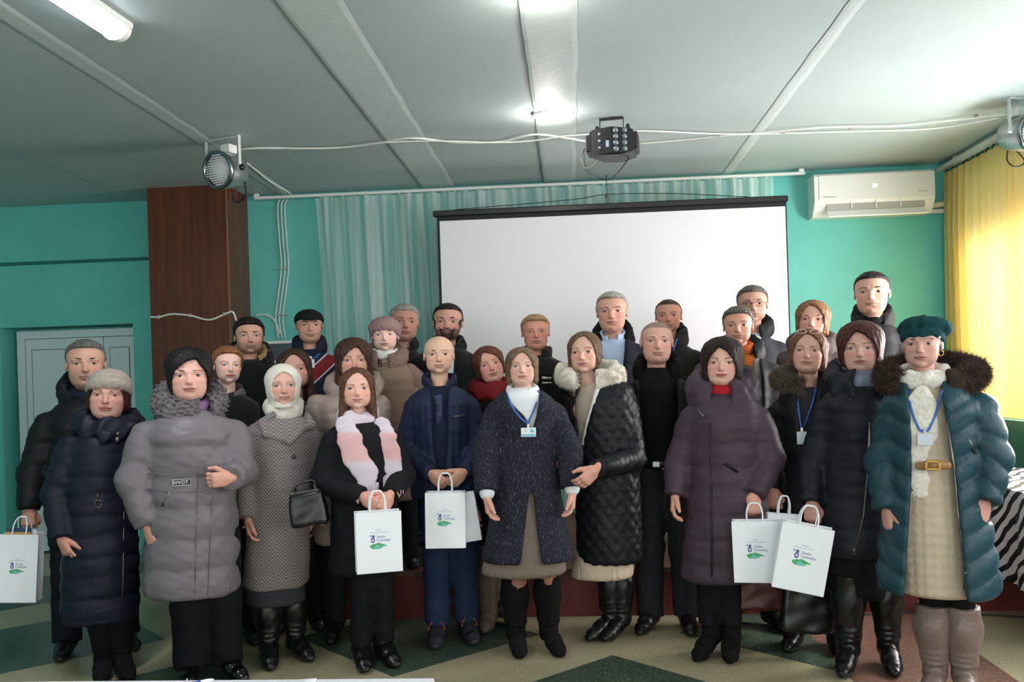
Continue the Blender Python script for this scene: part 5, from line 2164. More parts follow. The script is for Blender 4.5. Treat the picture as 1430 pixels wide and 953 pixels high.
def person_pink_scarf():
    p = Person('person in a black coat with a pale pink fringed scarf holding a white bag', 505, 4.68)
    p.head(498, 514, 570, yaw=0, skin=(228, 176, 152), fat=.35, w=1.02, jaw=1.02, blush=.7, smile=1.0, lip=(190, 110, 108), brow=(74, 54, 44), iris='brown', open=.75,
           hair=dict(kind='long', col=(66, 44, 36), col2=(118, 80, 62), len=-1.02, ft=.34, t=.05, part=.03, flare=.07, tap=.75, fy=-.10))
    ct = fabric('black_wool_coat', (21, 21, 25), .8)
    p.coat([(583, 484, 518, .75), (594, 466, 540, .9), (612, 455, 556), (660, 462, 556), (720, 462, 556), (800, 458, 562)], ct, 802,
           Larm=[(466, 618, 0, .068), (452, 672, .02, .070), (506, 694, .20, .052)], Rarm=[(546, 618, 0, .068), (562, 664, .03, .068), (545, 692, .20, .052)], dep=1.05, wr=.004)
    sc = fabric('pale_pink_wool', (226, 196, 198), .9, (260, .15))
    nt, b = nodes_of(sc)
    tc = nt.nodes.new('ShaderNodeTexCoord')
    wv = nt.nodes.new('ShaderNodeTexWave')
    wv.bands_direction = 'Z'
    wv.inputs['Scale'].default_value = 1.1
    wv.inputs['Distortion'].default_value = 1.5
    rp = nt.nodes.new('ShaderNodeValToRGB')
    rp.color_ramp.elements[0].position, rp.color_ramp.elements[0].color = .35, (*lin((222, 176, 178)), 1)
    rp.color_ramp.elements[1].position, rp.color_ramp.elements[1].color = .6, (*lin((214, 200, 212)), 1)
    nt.links.new(tc.outputs['Object'], wv.inputs['Vector'])
    nt.links.new(wv.outputs['Fac'], rp.inputs[0])
    nt.links.new(rp.outputs[0], b.inputs['Base Color'])
    p.ring(.078, .075, .032, sc, 'scarf', dz=-.015, slope=.3, rz=.8, wr=.006)
    # two hanging tails with fringe
    for pts, r in (([(482, 594), (488, 614), (497, 640), (512, 662)], .062), ([(534, 594), (540, 614), (546, 640), (548, 652)], .054)):
        C = []
        for k, (px, py) in enumerate(pts):
            l = p.L(px, py, .12)
            y = p.fy(l[0], l[2], .01)
            l = p.L(px, py, -y)
            C.append((l[0], y, l[2], r if k else r * .8))
        tl = p.chain(C, sc, 'scarf_tail', flat=(1, 4.2, 1), wr=.004)
        fr = MB()
        e = C[-1]
        for k in range(16):
            x = e[0] + (k / 15 - .5) * r * 1.8
            x2 = x + random.uniform(-.008, .008)
            y = p.fy(x, e[2] - .03, .012)
            fr.tube([(x, e[1] - .004, e[2] - r * .75), (x, min(e[1], y), e[2] - r - .02), (x2, p.fy(x2, e[2] - r - .06, .014), e[2] - r - random.uniform(.07, .095))], [.0035, .003, .0015], 5)
        link('fringe', fr.mesh('fringe', sc), tl)
    p.hand('L', 'hold', d=(.72, -.25, -.5), thumb=(.3, -.2, .9), palm=(.2, 1, 0))
    p.hand('R', 'hold', d=(-.45, -.25, -.7), thumb=(-.4, -.2, .8), palm=(-.2, 1, 0))
    p.hip = .8
    p.legs([p.foot(506, 935), p.foot(538, 924)], C_TROUS, ztop=.8, r=(.085, .066, .055), zb=.09)
    p.boots(C_LEATH, 'boot', .19, .056, toe=(4, 16))
    p.finish()
    paper_bag(p, 527, 714, .225, .30, .085, 'white paper bag held against the black coat below the pale pink scarf', tilt=0, yaw=5, fwd=.30)
    return p



def rows_for(xl, xr, ysh, yneck, hem, nw=16, c=None, tor=.37):
    w = xr - xl
    ysh = ysh - 6
    c = (xl + xr) / 2 if c is None else c
    return [(yneck, c - nw, c + nw, .72), (yneck + (ysh - yneck) * .45, c - .29 * w, c + .29 * w, .9), (ysh + 8, c - tor * w, c + tor * w),
            (ysh + 60, c - (tor - .01) * w, c + (tor - .01) * w), (hem, c - tor * w, c + tor * w)]


def arms_for(xl, xr, ysh, r=.066, m=216., bend=0.):
    w = xr - xl
    u = m / 216
    i = r * m * .95
    return dict(Larm=[(xl + i * 1.3, ysh + 3 * u, 0, r), (xl + i, ysh + 68 * u, .0, r * .96), (xl + i * 1.15, ysh + 124 * u, .05, r * .78)],
                Rarm=[(xr - i * 1.3, ysh + 3 * u, 0, r), (xr - i, ysh + 68 * u, .0, r * .96), (xr - i * 1.15, ysh + 124 * u, .05, r * .78)])


def lower(p, m=None, shoe=None, sp=.10, zt=.84, feet=None, h=.0145):
    p.hip = zt
    p.legs(feet or p.std_feet(sp), m or C_TROUS, ztop=zt, r=(.092, .074, .066), zb=.07, h=h)
    p.boots(shoe or C_LEATH, 'boot', .11, .052, name='shoe')


def relaxed(p):
    for sd in 'LR':
        p.hand(sd, 'relax', d=(0, -.12, -1))


# ---- left part of the group
def person_black_parka():
    p = Person('person in a black hooded parka carrying a paper bag by the white door', 112, 5.0)
    p.head(119, 475, 540, yaw=-2, skin=(200, 150, 124), male=1, w=1.02, jaw=1.12, fat=.5, nose=1.1, age=.7, lip=(160, 100, 92), lipa=.5, brow=(52, 42, 38), browt=1.2,
           stubble=.25, stubble_col=(110, 92, 84), hair=dict(kind='short', col=(52, 50, 50), col2=(128, 126, 124), top=.055, side=.02, rec=.05, temple=.10))
    ct = fabric('black_parka', (23, 24, 27), .55, (110, .25))
    p.coat([(553, 96, 146, .7), (566, 76, 166, .9), (590, 62, 178), (650, 62, 180), (720, 66, 178), (765, 66, 178)], ct, 766,
           Larm=[(66, 596, 0, .080), (46, 660, 0, .078), (40, 712, .06, .060)], Rarm=[(172, 596, 0, .080), (184, 656, 0, .078), (184, 716, .02, .06)], dep=1.1, quilt=('h', .12, .007), wr=.006)
    p.ring(.118, .105, .036, ct, 'hood', dz=-.01, dy=.03, slope=.6, rz=.5, rvar=.015, wr=.007, gap=(.075, 0, .03, .13))
    p.ring(.075, .07, .018, fabric('navy_sweater', (28, 34, 54), .85), 'sweater_collar', dz=.0, slope=.25, rz=.5)
    p.hand('L', 'grip', d=(-.05, -.25, -1), thumb=(1, -.3, 0), palm=(0, 1, 0))
    p.hand('R', 'relax')
    p.hip = .86
    p.legs([p.foot(93, 946), p.foot(182, 934)], fabric('dark_navy_trousers', (22, 24, 32), .85), ztop=.86, r=(.10, .085, .08), zb=.07)
    p.boots(C_LEATH, 'boot', .12, .055, name='shoe', toe=(-12, 14))
    p.finish()
    b = paper_bag(p, 31, 745, .20, .37, .10, 'white paper bag with blue and yellow folders inside, held beside the door', tilt=4, yaw=-16, fwd=.15, hand_h=.09)
    fm = mat('folder_navy', (40, 60, 96), .5)
    for k, (dx, dy, c) in enumerate(((-.01, .0, (40, 60, 96)), (.012, .02, (232, 234, 240)))):
        f_ = MB().box((-.07 + dx, dy - .01, -.30), (.06 + dx, dy - .006, .028 - .01 * k))
        f_.box((-.07 + dx, dy - .0106, -.01), (.06 + dx, dy - .01, .008), 1) if k == 0 else None
        l = f_.build('folder', [mat('folder_%d' % k, c, .5), mat('folder_gold', (206, 164, 84), .5)], None)
        l.location = b.location
        l.rotation_euler = b.rotation_euler
        tag(l, ('navy folder with a gold stripe' if k == 0 else 'white folder') + ' standing in the paper bag beside the door', 'folder')


def person_navy_hat():
    p = Person('person in a long dark navy padded coat and a beige rolled hat', 136, 4.55)
    p.head(149, 519, 583, yaw=-8, roll=4, skin=(206, 152, 132), fat=.55, w=1.06, jaw=1.06, lip=(170, 84, 82), brow=(70, 46, 40), age=.6, smile=-.2, hairt=.05,
           hair=dict(kind='long', col=(58, 28, 24), len=-.34, ft=.24, t=.035, tap=.8))
    hm = fabric('beige_wool_hat', (164, 152, 142), .9, (90, .5))
    p.hat(hm, hat='beanie', zb=.17, fold2=1)
    ct = fabric('dark_navy_nylon', (24, 27, 42), .5, (90, .2))
    p.coat([(596, 126, 172, .7), (607, 102, 186, .9), (632, 90, 192), (700, 86, 192), (780, 84, 195), (866, 84, 195)], ct, 868,
           Larm=[(98, 628, 0, .072), (78, 692, .0, .070), (85, 752, .07, .058)], Rarm=[(178, 630, -.05, .068), (174, 690, -.12, .062), (168, 738, -.12, .052)], dep=1.05, quilt=('h', .105, .008), wr=.004)
    p.ring(.118, .105, .05, ct, 'hood', dz=-.01, dy=.0, slope=.35, rz=.72, wr=.008)
    p.strip([(172, 640), (173, 720), (172, 800), (171, 862)], .004, C_ZIP, 'zip')
    p.dot(165, 606, .010, C_ZIP, 'snap_button')
    p.dot(164, 614, .012, C_ZIP, 'snap_button')
    rg = MB()
    l = p.L(137, 704, .16)
    y = p.fy(l[0], l[2], .006)
    rg.tube([(l[0] + .016 * math.cos(t * .5236), y, l[2] + .02 * math.sin(t * .5236)) for t in range(13)], .003, 6)
    rg.tube([(l[0], y, l[2] + .02), (l[0], y, l[2] + .05)], .004, 6)
    link('zip_pull', rg.mesh('zip_pull', C_ZIP), p.e)
    p.hand('L', 'relax', d=(.35, -.2, -.9), thumb=(.6, -1, .2), palm=(.4, .8, 0))
    p.hand('R', 'relax')
    p.hip = .7
    p.legs([p.foot(146, 949), p.foot(172, 947)], C_TROUS, ztop=.7, r=(.085, .07, .06), zb=.3)
    p.boots(C_SUEDE, 'boot', .36, .068, toe=(-6, 8))
    p.finish()


def person_grey_puffer():
    p = Person('person in a shiny grey long puffer coat with a curly fur collar', 266, 4.41)
    p.head(263, 491, 557, yaw=0, skin=(216, 164, 144), fat=.7, w=1.08, jaw=1.08, lip=(166, 88, 90), brow=(60, 46, 42), age=.5, blush=.5,
           hair=dict(kind='long', col=(20, 16, 18), len=-.14, ft=.22, fw=.36, t=.085, tap=.5, sr=.7, puff=.06, part=.12, fx=.03))
    ct = fabric('silver_grey_nylon', (114, 107, 112), .38, (60, .15))
    p.coat([(570, 242, 290, .7), (583, 216, 316, .9), (608, 200, 330), (660, 204, 328), (720, 202, 332), (832, 198, 336)], ct, 834,
           Larm=[(204, 614, 0, .088), (188, 672, .02, .088), (206, 736, .07, .064)], Rarm=[(326, 612, 0, .088), (338, 658, .06, .082), (322, 668, .24, .062)], dep=1.14, quilt=('h', .150, .011), wr=.005, seed=5)
    p.strip([(300, 600), (298, 660), (294, 740), (290, 832)], .002, fabric('grey_coat_edge', (112, 104, 112), .5), 'front_edge', off=.002)
    cf = fabric('curly_grey_fur', (112, 106, 108), .95, (140, .8))
    p.ring(.125, .10, .047, cf, 'fur_collar', dz=.008, dy=.01, slope=.45, rz=.62, rvar=.006, gap=(.035, .07, -.02, .12), curl=.010, h=.0072)
    p.ring(.082, .075, .02, fabric('violet_scarf', (142, 108, 150), .7), 'scarf', dz=.01, slope=.35, rz=.7)
    l = p.L(254, 674, .18)
    y = p.fy(l[0], l[2], .004)
    l = p.L(254, 674, -y)
    lb = MB().box((l[0] - .045, y - .004, l[2] - .018), (l[0] + .045, y + .004, l[2] + .018), bev=.002)
    o = link('label_patch', lb.mesh('label_patch', mat('black_patch', (20, 20, 22), .4)), p.e)
    tm = text_mesh('IVVOT', .024)
    t_ = link('lettering', tm, o, mat('patch_text', (226, 226, 228), .4))
    t_.location = (l[0] - .040, y - .0045, l[2] - .008)
    t_.rotation_euler = (math.pi / 2, 0, 0)
    fr = MB()
    for a in ((-.043, -.016, .043, -.014), (-.043, .014, .043, .016), (-.043, -.016, -.041, .016), (.041, -.016, .043, .016)):
        fr.box((l[0] + a[0], y - .005, l[2] + a[1]), (l[0] + a[2], y - .004, l[2] + a[3]))
    link('border', fr.mesh('border', mat('patch_text', (226, 226, 228), .4)), o)
    p.strip([(226, 708), (238, 684)], .005, C_ZIP, 'pocket_zip')
    ed = fabric('grey_coat_edge', (112, 104, 112), .5)
    p.strip([(206, 662), (230, 664), (256, 665), (285, 665)], .002, ed, 'waist_seam', off=.001)
    p.strip([(206, 684), (230, 686), (256, 687), (285, 687)], .002, ed, 'waist_seam', off=.001)
    p.strip([(276, 598), (276, 660), (274, 740), (272, 830)], .002, ed, 'placket_seam', off=.001)
    p.strip([(318, 818), (318, 831)], .006, C_ZIP, 'zip_pull')
    p.hand('L', 'relax', d=(.3, -.2, -.9), thumb=(.7, -.8, .2), palm=(.5, .7, 0))
    p.hand('R', 'hold', d=(-.92, -.25, -.05), thumb=(-.2, -.1, 1), palm=(-.1, 1, 0))
    p.dot(290, 545, .006, C_PEARL, 'earring')
    p.hip = .72
    p.legs([p.foot(267, 946), p.foot(316, 943)], C_TROUS, ztop=.72, r=(.105, .095, .085), zb=.06)
    p.boots(mat('black_patent_leather', (14, 14, 15), .12), 'heel', .09, .05, name='shoe', toe=(-6, 26))
    p.finish()


def person_red_hair():
    p = Person('person in a plain black coat between the grey puffer coat and the brown column', 318, 5.12)
    p.head(315, 485, 535, yaw=12, roll=3, skin=(232, 184, 166), fat=.1, w=.96, jaw=.92, nose=.9, lip=(196, 84, 84), lipa=1., brow=(112, 74, 52), iris='blue', age=0., blush=.5,
           hair=dict(kind='short', col=(104, 64, 42), col2=(160, 106, 70), top=.09, side=.07, rec=.02, temple=.0))
    p.chain([(*(p.ht([(0, .40, .12)])[0]), .045), (*(p.ht([(0, .46, .05)])[0]), .045)], hair_mat('hair_104_64_42', (104, 64, 42), (160, 106, 70)), 'hair_bun')
    p.coat(rows_for(272, 366, 568, 548, 780, 14, 319), C_BLACK2, 780, h=.011, **arms_for(272, 366, 568, .062, 240))
    p.ring(.085, .078, .016, fabric('grey_collar', (96, 92, 92), .9), 'collar', dz=-.03, slope=.4, rz=.5, gap=(.04, 0, .01, .08))
    relaxed(p)
    lower(p)
    p.finish()


def person_tan_lining():
    p = Person('person on the stage in a black jacket with a tan lined hood', 350, 5.86, STAGE_H)
    p.head(347, 444, 494, yaw=4, skin=(206, 154, 128), male=1, w=1.02, jaw=1.0, fat=.1, lip=(168, 100, 92), lipa=.5, brow=(34, 26, 24), browt=1.2, stubble=.45, stubble_col=(96, 76, 66), age=.1,
           hair=dict(kind='short', col=(30, 25, 24), top=.075, side=.045, rec=-.02, temple=.03))
    p.coat(rows_for(303, 396, 520, 502, 690, 16), C_BLACK2, 690, h=.0145, **arms_for(303, 396, 520))
    p.ring(.10, .09, .028, fabric('tan_fleece', (156, 128, 88), .95, (120, .6)), 'hood_lining', dz=.015, dy=.01, slope=.7, rz=.6, gap=(.06, 0, .0, .10))
    p.ring(.125, .115, .03, C_BLACK2, 'hood', dz=.0, dy=.03, slope=.7, rz=.45, gap=(.06, 0, .0, .12))
    relaxed(p)
    lower(p, h=.021)
    p.finish()


def person_cap():
    p = Person('person in a black cap and a navy sports jacket with red panels', 432, 6.24, STAGE_H)
    p.head(431, 433, 477, yaw=4, skin=(206, 156, 130), male=1, w=1.06, jaw=1.1, fat=.5, nose=1.05, lip=(164, 104, 94), lipa=.45, brow=(62, 48, 42), age=.5, stubble=.2, stubble_col=(120, 96, 84), hairt=.0,
           buzz=.8, buzz_col=(60, 48, 42))
    p.hat(fabric('black_cap', (22, 22, 24), .8), 'cap', hat='cap')
    ct = fabric('navy_red_jacket', (30, 34, 58), .6)
    nt, b = nodes_of(ct)
    tc = nt.nodes.new('ShaderNodeTexCoord')
    sp = nt.nodes.new('ShaderNodeSeparateXYZ')
    nt.links.new(tc.outputs['Object'], sp.inputs[0])
    ab = nt.nodes.new('ShaderNodeMath')
    ab.operation = 'ABSOLUTE'
    nt.links.new(sp.outputs[0], ab.inputs[0])
    ml = nt.nodes.new('ShaderNodeMath')
    ml.operation = 'MULTIPLY_ADD'
    ml.inputs[1].default_value = -.9
    nt.links.new(ab.outputs[0], ml.inputs[0])
    nt.links.new(sp.outputs[2], ml.inputs[2])
    rp = nt.nodes.new('ShaderNodeValToRGB')
    rp.color_ramp.interpolation = 'CONSTANT'
    mr = nt.nodes.new('ShaderNodeMapRange')
    mr.inputs[1].default_value, mr.inputs[2].default_value = .9, 1.5
    nt.links.new(ml.outputs[0], mr.inputs[0])
    nt.links.new(mr.outputs[0], rp.inputs[0])
    e = rp.color_ramp.elements
    e[0].color = (*lin((30, 34, 58)), 1)
    e[1].position, e[1].color = .40, (*lin((206, 206, 214)), 1)
    for ps, c in ((.42, (128, 30, 38)), (.60, (206, 206, 214)), (.62, (30, 34, 58))):
        x = e.new(ps)
        x.color = (*lin(c), 1)
    nt.links.new(rp.outputs[0], b.inputs['Base Color'])
    p.coat(rows_for(380, 482, 508, 488, 680, 17), ct, 680, h=.0145, **arms_for(380, 482, 508, .068))
    p.ring(.095, .085, .026, fabric('navy_collar', (28, 32, 54), .6), 'collar', dz=.0, dy=.01, slope=.4, rz=.42, gap=(.05, 0, .02, .10))
    p.badge(434, 508, .05, .06, [[(420, 494), (426, 500)], [(446, 494), (440, 500)]], C_BLUE, C_CARD, False)
    relaxed(p)
    lower(p, h=.021)
    p.finish()


def person_dark_hair_hidden():
    p = Person('person in a black coat peeking out from behind the white headscarf', 412, 5.40)
    p.head(412, 488, 543, yaw=0, roll=-4, skin=(206, 152, 128), w=1.0, lip=(172, 92, 88), brow=(46, 32, 28),
           hair=dict(kind='long', col=(44, 28, 24), col2=(84, 54, 42), len=-.98, ft=.30, t=.06, flare=.05, part=.0))
    p.coat(rows_for(370, 454, 585, 560, 790, 15), C_BLACK2, 790, h=.0145, **arms_for(370, 454, 585, .056, 236))
    relaxed(p)
    lower(p, h=.021)
    p.finish()


def person_headscarf():
    p = Person('person in a white headscarf and a grey herringbone wool coat', 386, 4.80)
    p.head(394, 509, 567, yaw=3, skin=(216, 166, 144), fat=.3, w=1.0, age=1., nose=1.15, lip=(182, 108, 100), lipa=.5, brow=(150, 132, 118), browt=.6, iris='grey', open=.6, smile=.5,
           hair=dict(kind='short', col=(118, 114, 110), col2=(170, 166, 160), top=.03, side=.02, rec=-.03, temple=0))
    wm = fabric('white_wool_scarf', (214, 208, 198), .95, (160, .3))
    p.hat(wm, 'headscarf', hat='shawl')
    p.ring(.075, .075, .034, wm, 'scarf_knot', dz=.02, slope=.3, rz=.7, wr=.004)
    ct = fabric('herringbone_wool', (128, 120, 118), .9)
    nt, b = nodes_of(ct)
    tc = nt.nodes.new('ShaderNodeTexCoord')
    sp = nt.nodes.new('ShaderNodeSeparateXYZ')
    nt.links.new(tc.outputs['Object'], sp.inputs[0])

    def mth(op, a, b_=None, c_=None):
        n = nt.nodes.new('ShaderNodeMath')
        n.operation = op
        for i, v in enumerate((a, b_, c_)):
            if v is None:
                continue
            if isinstance(v, (int, float)):
                n.inputs[i].default_value = v
            else:
                nt.links.new(v, n.inputs[i])
        return n.outputs[0]
    pp = mth('PINGPONG', mth('ADD', sp.outputs[0], 10.), .042)
    st = mth('FRACT', mth('MULTIPLY', mth('ADD', mth('MULTIPLY', pp, 1.3), sp.outputs[2]), 50.))
    n = nt.nodes.new('ShaderNodeTexNoise')
    n.inputs['Scale'].default_value = 300
    nt.links.new(tc.outputs['Object'], n.inputs['Vector'])
    st = mth('ADD', st, mth('MULTIPLY', mth('SUBTRACT', n.outputs['Fac'], .5), .5))
    rp = nt.nodes.new('ShaderNodeValToRGB')
    rp.color_ramp.elements[0].position, rp.color_ramp.elements[0].color = .40, (*lin((98, 92, 92)), 1)
    rp.color_ramp.elements[1].position, rp.color_ramp.elements[1].color = .60, (*lin((152, 145, 142)), 1)
    nt.links.new(st, rp.inputs[0])
    nt.links.new(rp.outputs[0], b.inputs['Base Color'])
    p.coat([(780, 346, 424), (846, 342, 428)], fabric('dark_grey_skirt', (54, 54, 58), .9), 847, name='skirt', h=.0145)
    p.coat([(578, 374, 416, .75), (588, 356, 432, .9), (606, 347, 440), (660, 350, 436), (740, 344, 434), (819, 338, 432)], ct, 820,
           Larm=[(354, 612, 0, .066), (346, 670, .01, .064), (346, 724, .06, .054)], Rarm=[(432, 612, 0, .066), (438, 664, -.02, .062), (434, 716, .0, .054)], dep=1.08, wr=.004)
    # turned-down collar points
    for sx, pts in ((-1, ((382, 580), (366, 592), (372, 606), (404, 616))), (1, ((404, 616), (420, 600), (436, 596), (430, 582)))):
        C = []
        for px, py in pts:
            l = p.L(px, py, .1)
            C.append((l[0], p.fy(l[0], l[2], .0), l[2], .022))
        p.chain(C, ct, 'collar', flat=(1, 1.4, 1), wr=.001)
    for k, (x, y) in enumerate(((410, 638), (411, 685), (411, 735))):
        p.dot(x, y, .014, mat('dark_button', (62, 56, 54), .35), 'button', 0, .006)
    p.hand('L', 'relax', d=(.1, -.15, -1))
    p.hand('R', 'relax')
    p.hip = .7
    p.legs([p.foot(376, 932), p.foot(416, 922)], C_TROUS, ztop=.7, r=(.08, .065, .055), zb=.12, name='tights')
    p.boots(C_LEATH, 'boot', .34, .068, toe=(2, 20))
    p.finish()


def person_beige_puffer():
    p = Person('person in a beige-grey puffer jacket behind the pale pink scarf', 486, 5.20)
    p.head(493, 476, 530, yaw=2, skin=(212, 158, 134), fat=.4, w=1.05, lip=(176, 92, 90), brow=(62, 44, 38), blush=.6,
           hair=dict(kind='long', col=(46, 30, 28), col2=(86, 56, 48), len=-.88, ft=.20, t=.085, flare=.08, puff=.04, part=.06))
    ct = fabric('beige_grey_nylon', (158, 140, 132), .42, (70, .2))
    p.coat(rows_for(422, 550, 566, 546, 760, 16), ct, 760, h=.010, quilt=('h', .11, .010), wr=.006, **arms_for(422, 550, 566, .074, 240))
    p.ring(.12, .105, .05, ct, 'hood', dz=-.01, dy=.03, slope=.4, rz=.8, wr=.008, gap=(.06, 0, 0, .12))
    relaxed(p)
    lower(p)
    p.finish()


def person_pink_cap():
    p = Person('person in a dusty pink knitted cap and a brown shearling coat', 548, 5.74, STAGE_H)
    p.head(537, 446, 490, yaw=-3, skin=(228, 184, 164), fat=.4, w=1.06, jaw=1.04, lip=(176, 104, 98), brow=(96, 70, 58), iris='blue', hairt=.0)
    p.hat(fabric('dusty_pink_knit', (146, 118, 116), .95, (130, .6)), hat='knit')
    ct = fabric('brown_suede', (132, 110, 96), .9)
    sh = fabric('brown_shearling', (128, 106, 96), .95, (90, .9))
    p.coat(rows_for(495, 596, 528, 506, 700, 16), ct, 700, h=.011, **arms_for(495, 596, 528, .072))
    p.ring(.105, .095, .042, sh, 'shearling_collar', dz=-.005, dy=.015, slope=.5, rz=.7, gap=(.035, -.02, 0, .12), curl=.004)
    J = p.arms['R']
    p.chain([(*(J[0][0] + np.array((-.03, .0, .05))), .06), (*J[0][0], .077), (*(J[0][0] * .3 + J[1][0] * .7), .074)], sh, 'shearling_sleeve', wr=.003, h=.01)
    p.ring(.07, .066, .018, fabric('white_roll_neck', (226, 224, 220), .9), 'roll_neck', dz=.012, slope=.15, rz=.6)
    p.strip([(533, 510), (533, 522)], .006, C_ZIP, 'zip_pull')
    relaxed(p)
    lower(p, h=.021)
    p.finish()


def person_grey_hair_back():
    p = Person('person in a dark jacket standing on the stage behind the dusty pink cap', 562, 6.52, STAGE_H)
    p.head(562, 425, 474, yaw=6, roll=4, skin=(190, 134, 110), male=1, w=1.06, jaw=1.1, fat=.5, nose=1.2, lip=(150, 90, 84), lipa=.45, brow=(80, 70, 66), browt=1.3, age=.8, stubble=.2, stubble_col=(120, 104, 96),
           hair=dict(kind='short', col=(120, 116, 112), col2=(178, 174, 168), top=.06, side=.03, rec=.0, temple=.05))
    p.coat(rows_for(512, 606, 506, 486, 660, 17), C_BLACK2, 660, h=.0145, **arms_for(512, 606, 506, .066, 200))
    p.ring(.09, .08, .02, C_BLACK2, 'collar', dz=.0, slope=.4, rz=.5, gap=(.05, 0, 0, .08))
    relaxed(p)
    lower(p, h=.021)
    p.finish()


def person_beard():
    p = Person('person in a black overcoat and white shirt at the edge of the screen', 622, 6.14, STAGE_H)
    p.head(624, 424, 475, yaw=-4, roll=2, skin=(200, 146, 122), male=1, w=1.04, jaw=1.06, fat=.3, nose=1.1, lip=(150, 88, 84), lipa=.6, brow=(36, 28, 26), browt=1.2, stubble=.75, stubble_col=(66, 50, 44), open=.6,
           hair=dict(kind='short', col=(34, 27, 26), top=.055, side=.035, rec=.08, temple=.10))
    p.beard((56, 44, 38))
    p.coat(rows_for(568, 676, 512, 484, 690, 17), C_WHITE, 690, name='shirt', h=.0145)
    p.coat(rows_for(564, 680, 508, 483, 720, 17), C_BLACK2, 720, h=.011, dep=1.12, opening=[(470, 618, 634), (500, 620, 634), (540, 622, 632), (600, 625, 629)], **arms_for(564, 680, 508, .076))
    p.ring(.10, .09, .026, C_BLACK2, 'lapel_collar', dz=-.01, slope=.55, rz=.5, gap=(.045, 0, 0, .14))
    relaxed(p)
    lower(p, h=.021)
    p.finish()


# ---- middle and right part
def person_red_scarf():
    p = Person('person in a dark red scarf tilting the head behind the dark cardigan', 692, 5.40)
    p.head(687, 483, 532, yaw=6, roll=-14, skin=(214, 156, 134), fat=.5, w=1.04, jaw=1.02, smile=1., lip=(170, 88, 84), brow=(60, 42, 36), blush=.8, age=.5,
           hair=dict(kind='long', col=(66, 36, 30), col2=(112, 66, 50), len=-.36, ft=.24, t=.06, tap=.8, part=-.10, fx=.02))
    rs = fabric('dark_red_scarf', (116, 28, 34), .8)
    p.coat(rows_for(648, 736, 572, 550, 760, 15), C_BLACK2, 760, h=.0145, **arms_for(648, 736, 572, .058, 232))
    p.ring(.10, .09, .045, rs, 'scarf', dz=-.02, slope=.2, rz=.8, wr=.007)
    relaxed(p)
    p.hip = .82
    p.legs([(-.06, -.02), (.07, 0)], fabric('beige_grey_trousers', (120, 104, 92), .85), ztop=.82, r=(.085, .068, .058), zb=.08)
    p.boots(mat('taupe_leather', (112, 94, 84), .4, bump=(60, .2)), 'boot', .22, .055)
    p.finish()


def person_uniform():
    p = Person('person in a black uniform jacket with pale chest stripes before the white screen', 748, 6.05, STAGE_H)
    p.head(747, 440, 487, yaw=2, skin=(206, 142, 116), male=1, w=1.06, jaw=1.12, fat=.6, nose=1.05, smile=.9, lip=(160, 96, 86), lipa=.4, brow=(150, 116, 84), browt=.8, iris='blue', open=.55, blush=.9,
           hair=dict(kind='short', col=(136, 106, 74), col2=(186, 152, 112), top=.07, side=.035, rec=.03, temple=.06))
    p.coat(rows_for(702, 798, 516, 496, 680, 17), C_BLACK2, 680, h=.0145, **arms_for(702, 798, 516, .066, 208))
    p.ring(.088, .08, .022, C_BLACK2, 'collar', dz=.0, slope=.3, rz=.5, gap=(.04, 0, .02, .08))
    for y, h_ in ((528, .008), (535, .005)):
        p.strip([(757, y), (770, y)], h_, mat('reflective_patch', (214, 208, 190), .5), 'patch')
    for sx in (-1, 1):
        J = p.arms['L' if sx < 0 else 'R'][0][0]
        p.chain([(J[0] - sx * .02, 0, J[2] + .066, .018), (J[0] - sx * .09, 0, J[2] + .098, .016)], fabric('black_epaulette', (30, 30, 32), .7), 'epaulette', flat=(1, .7, 1.6), wr=0)
    relaxed(p)
    lower(p, h=.021)
    p.finish()


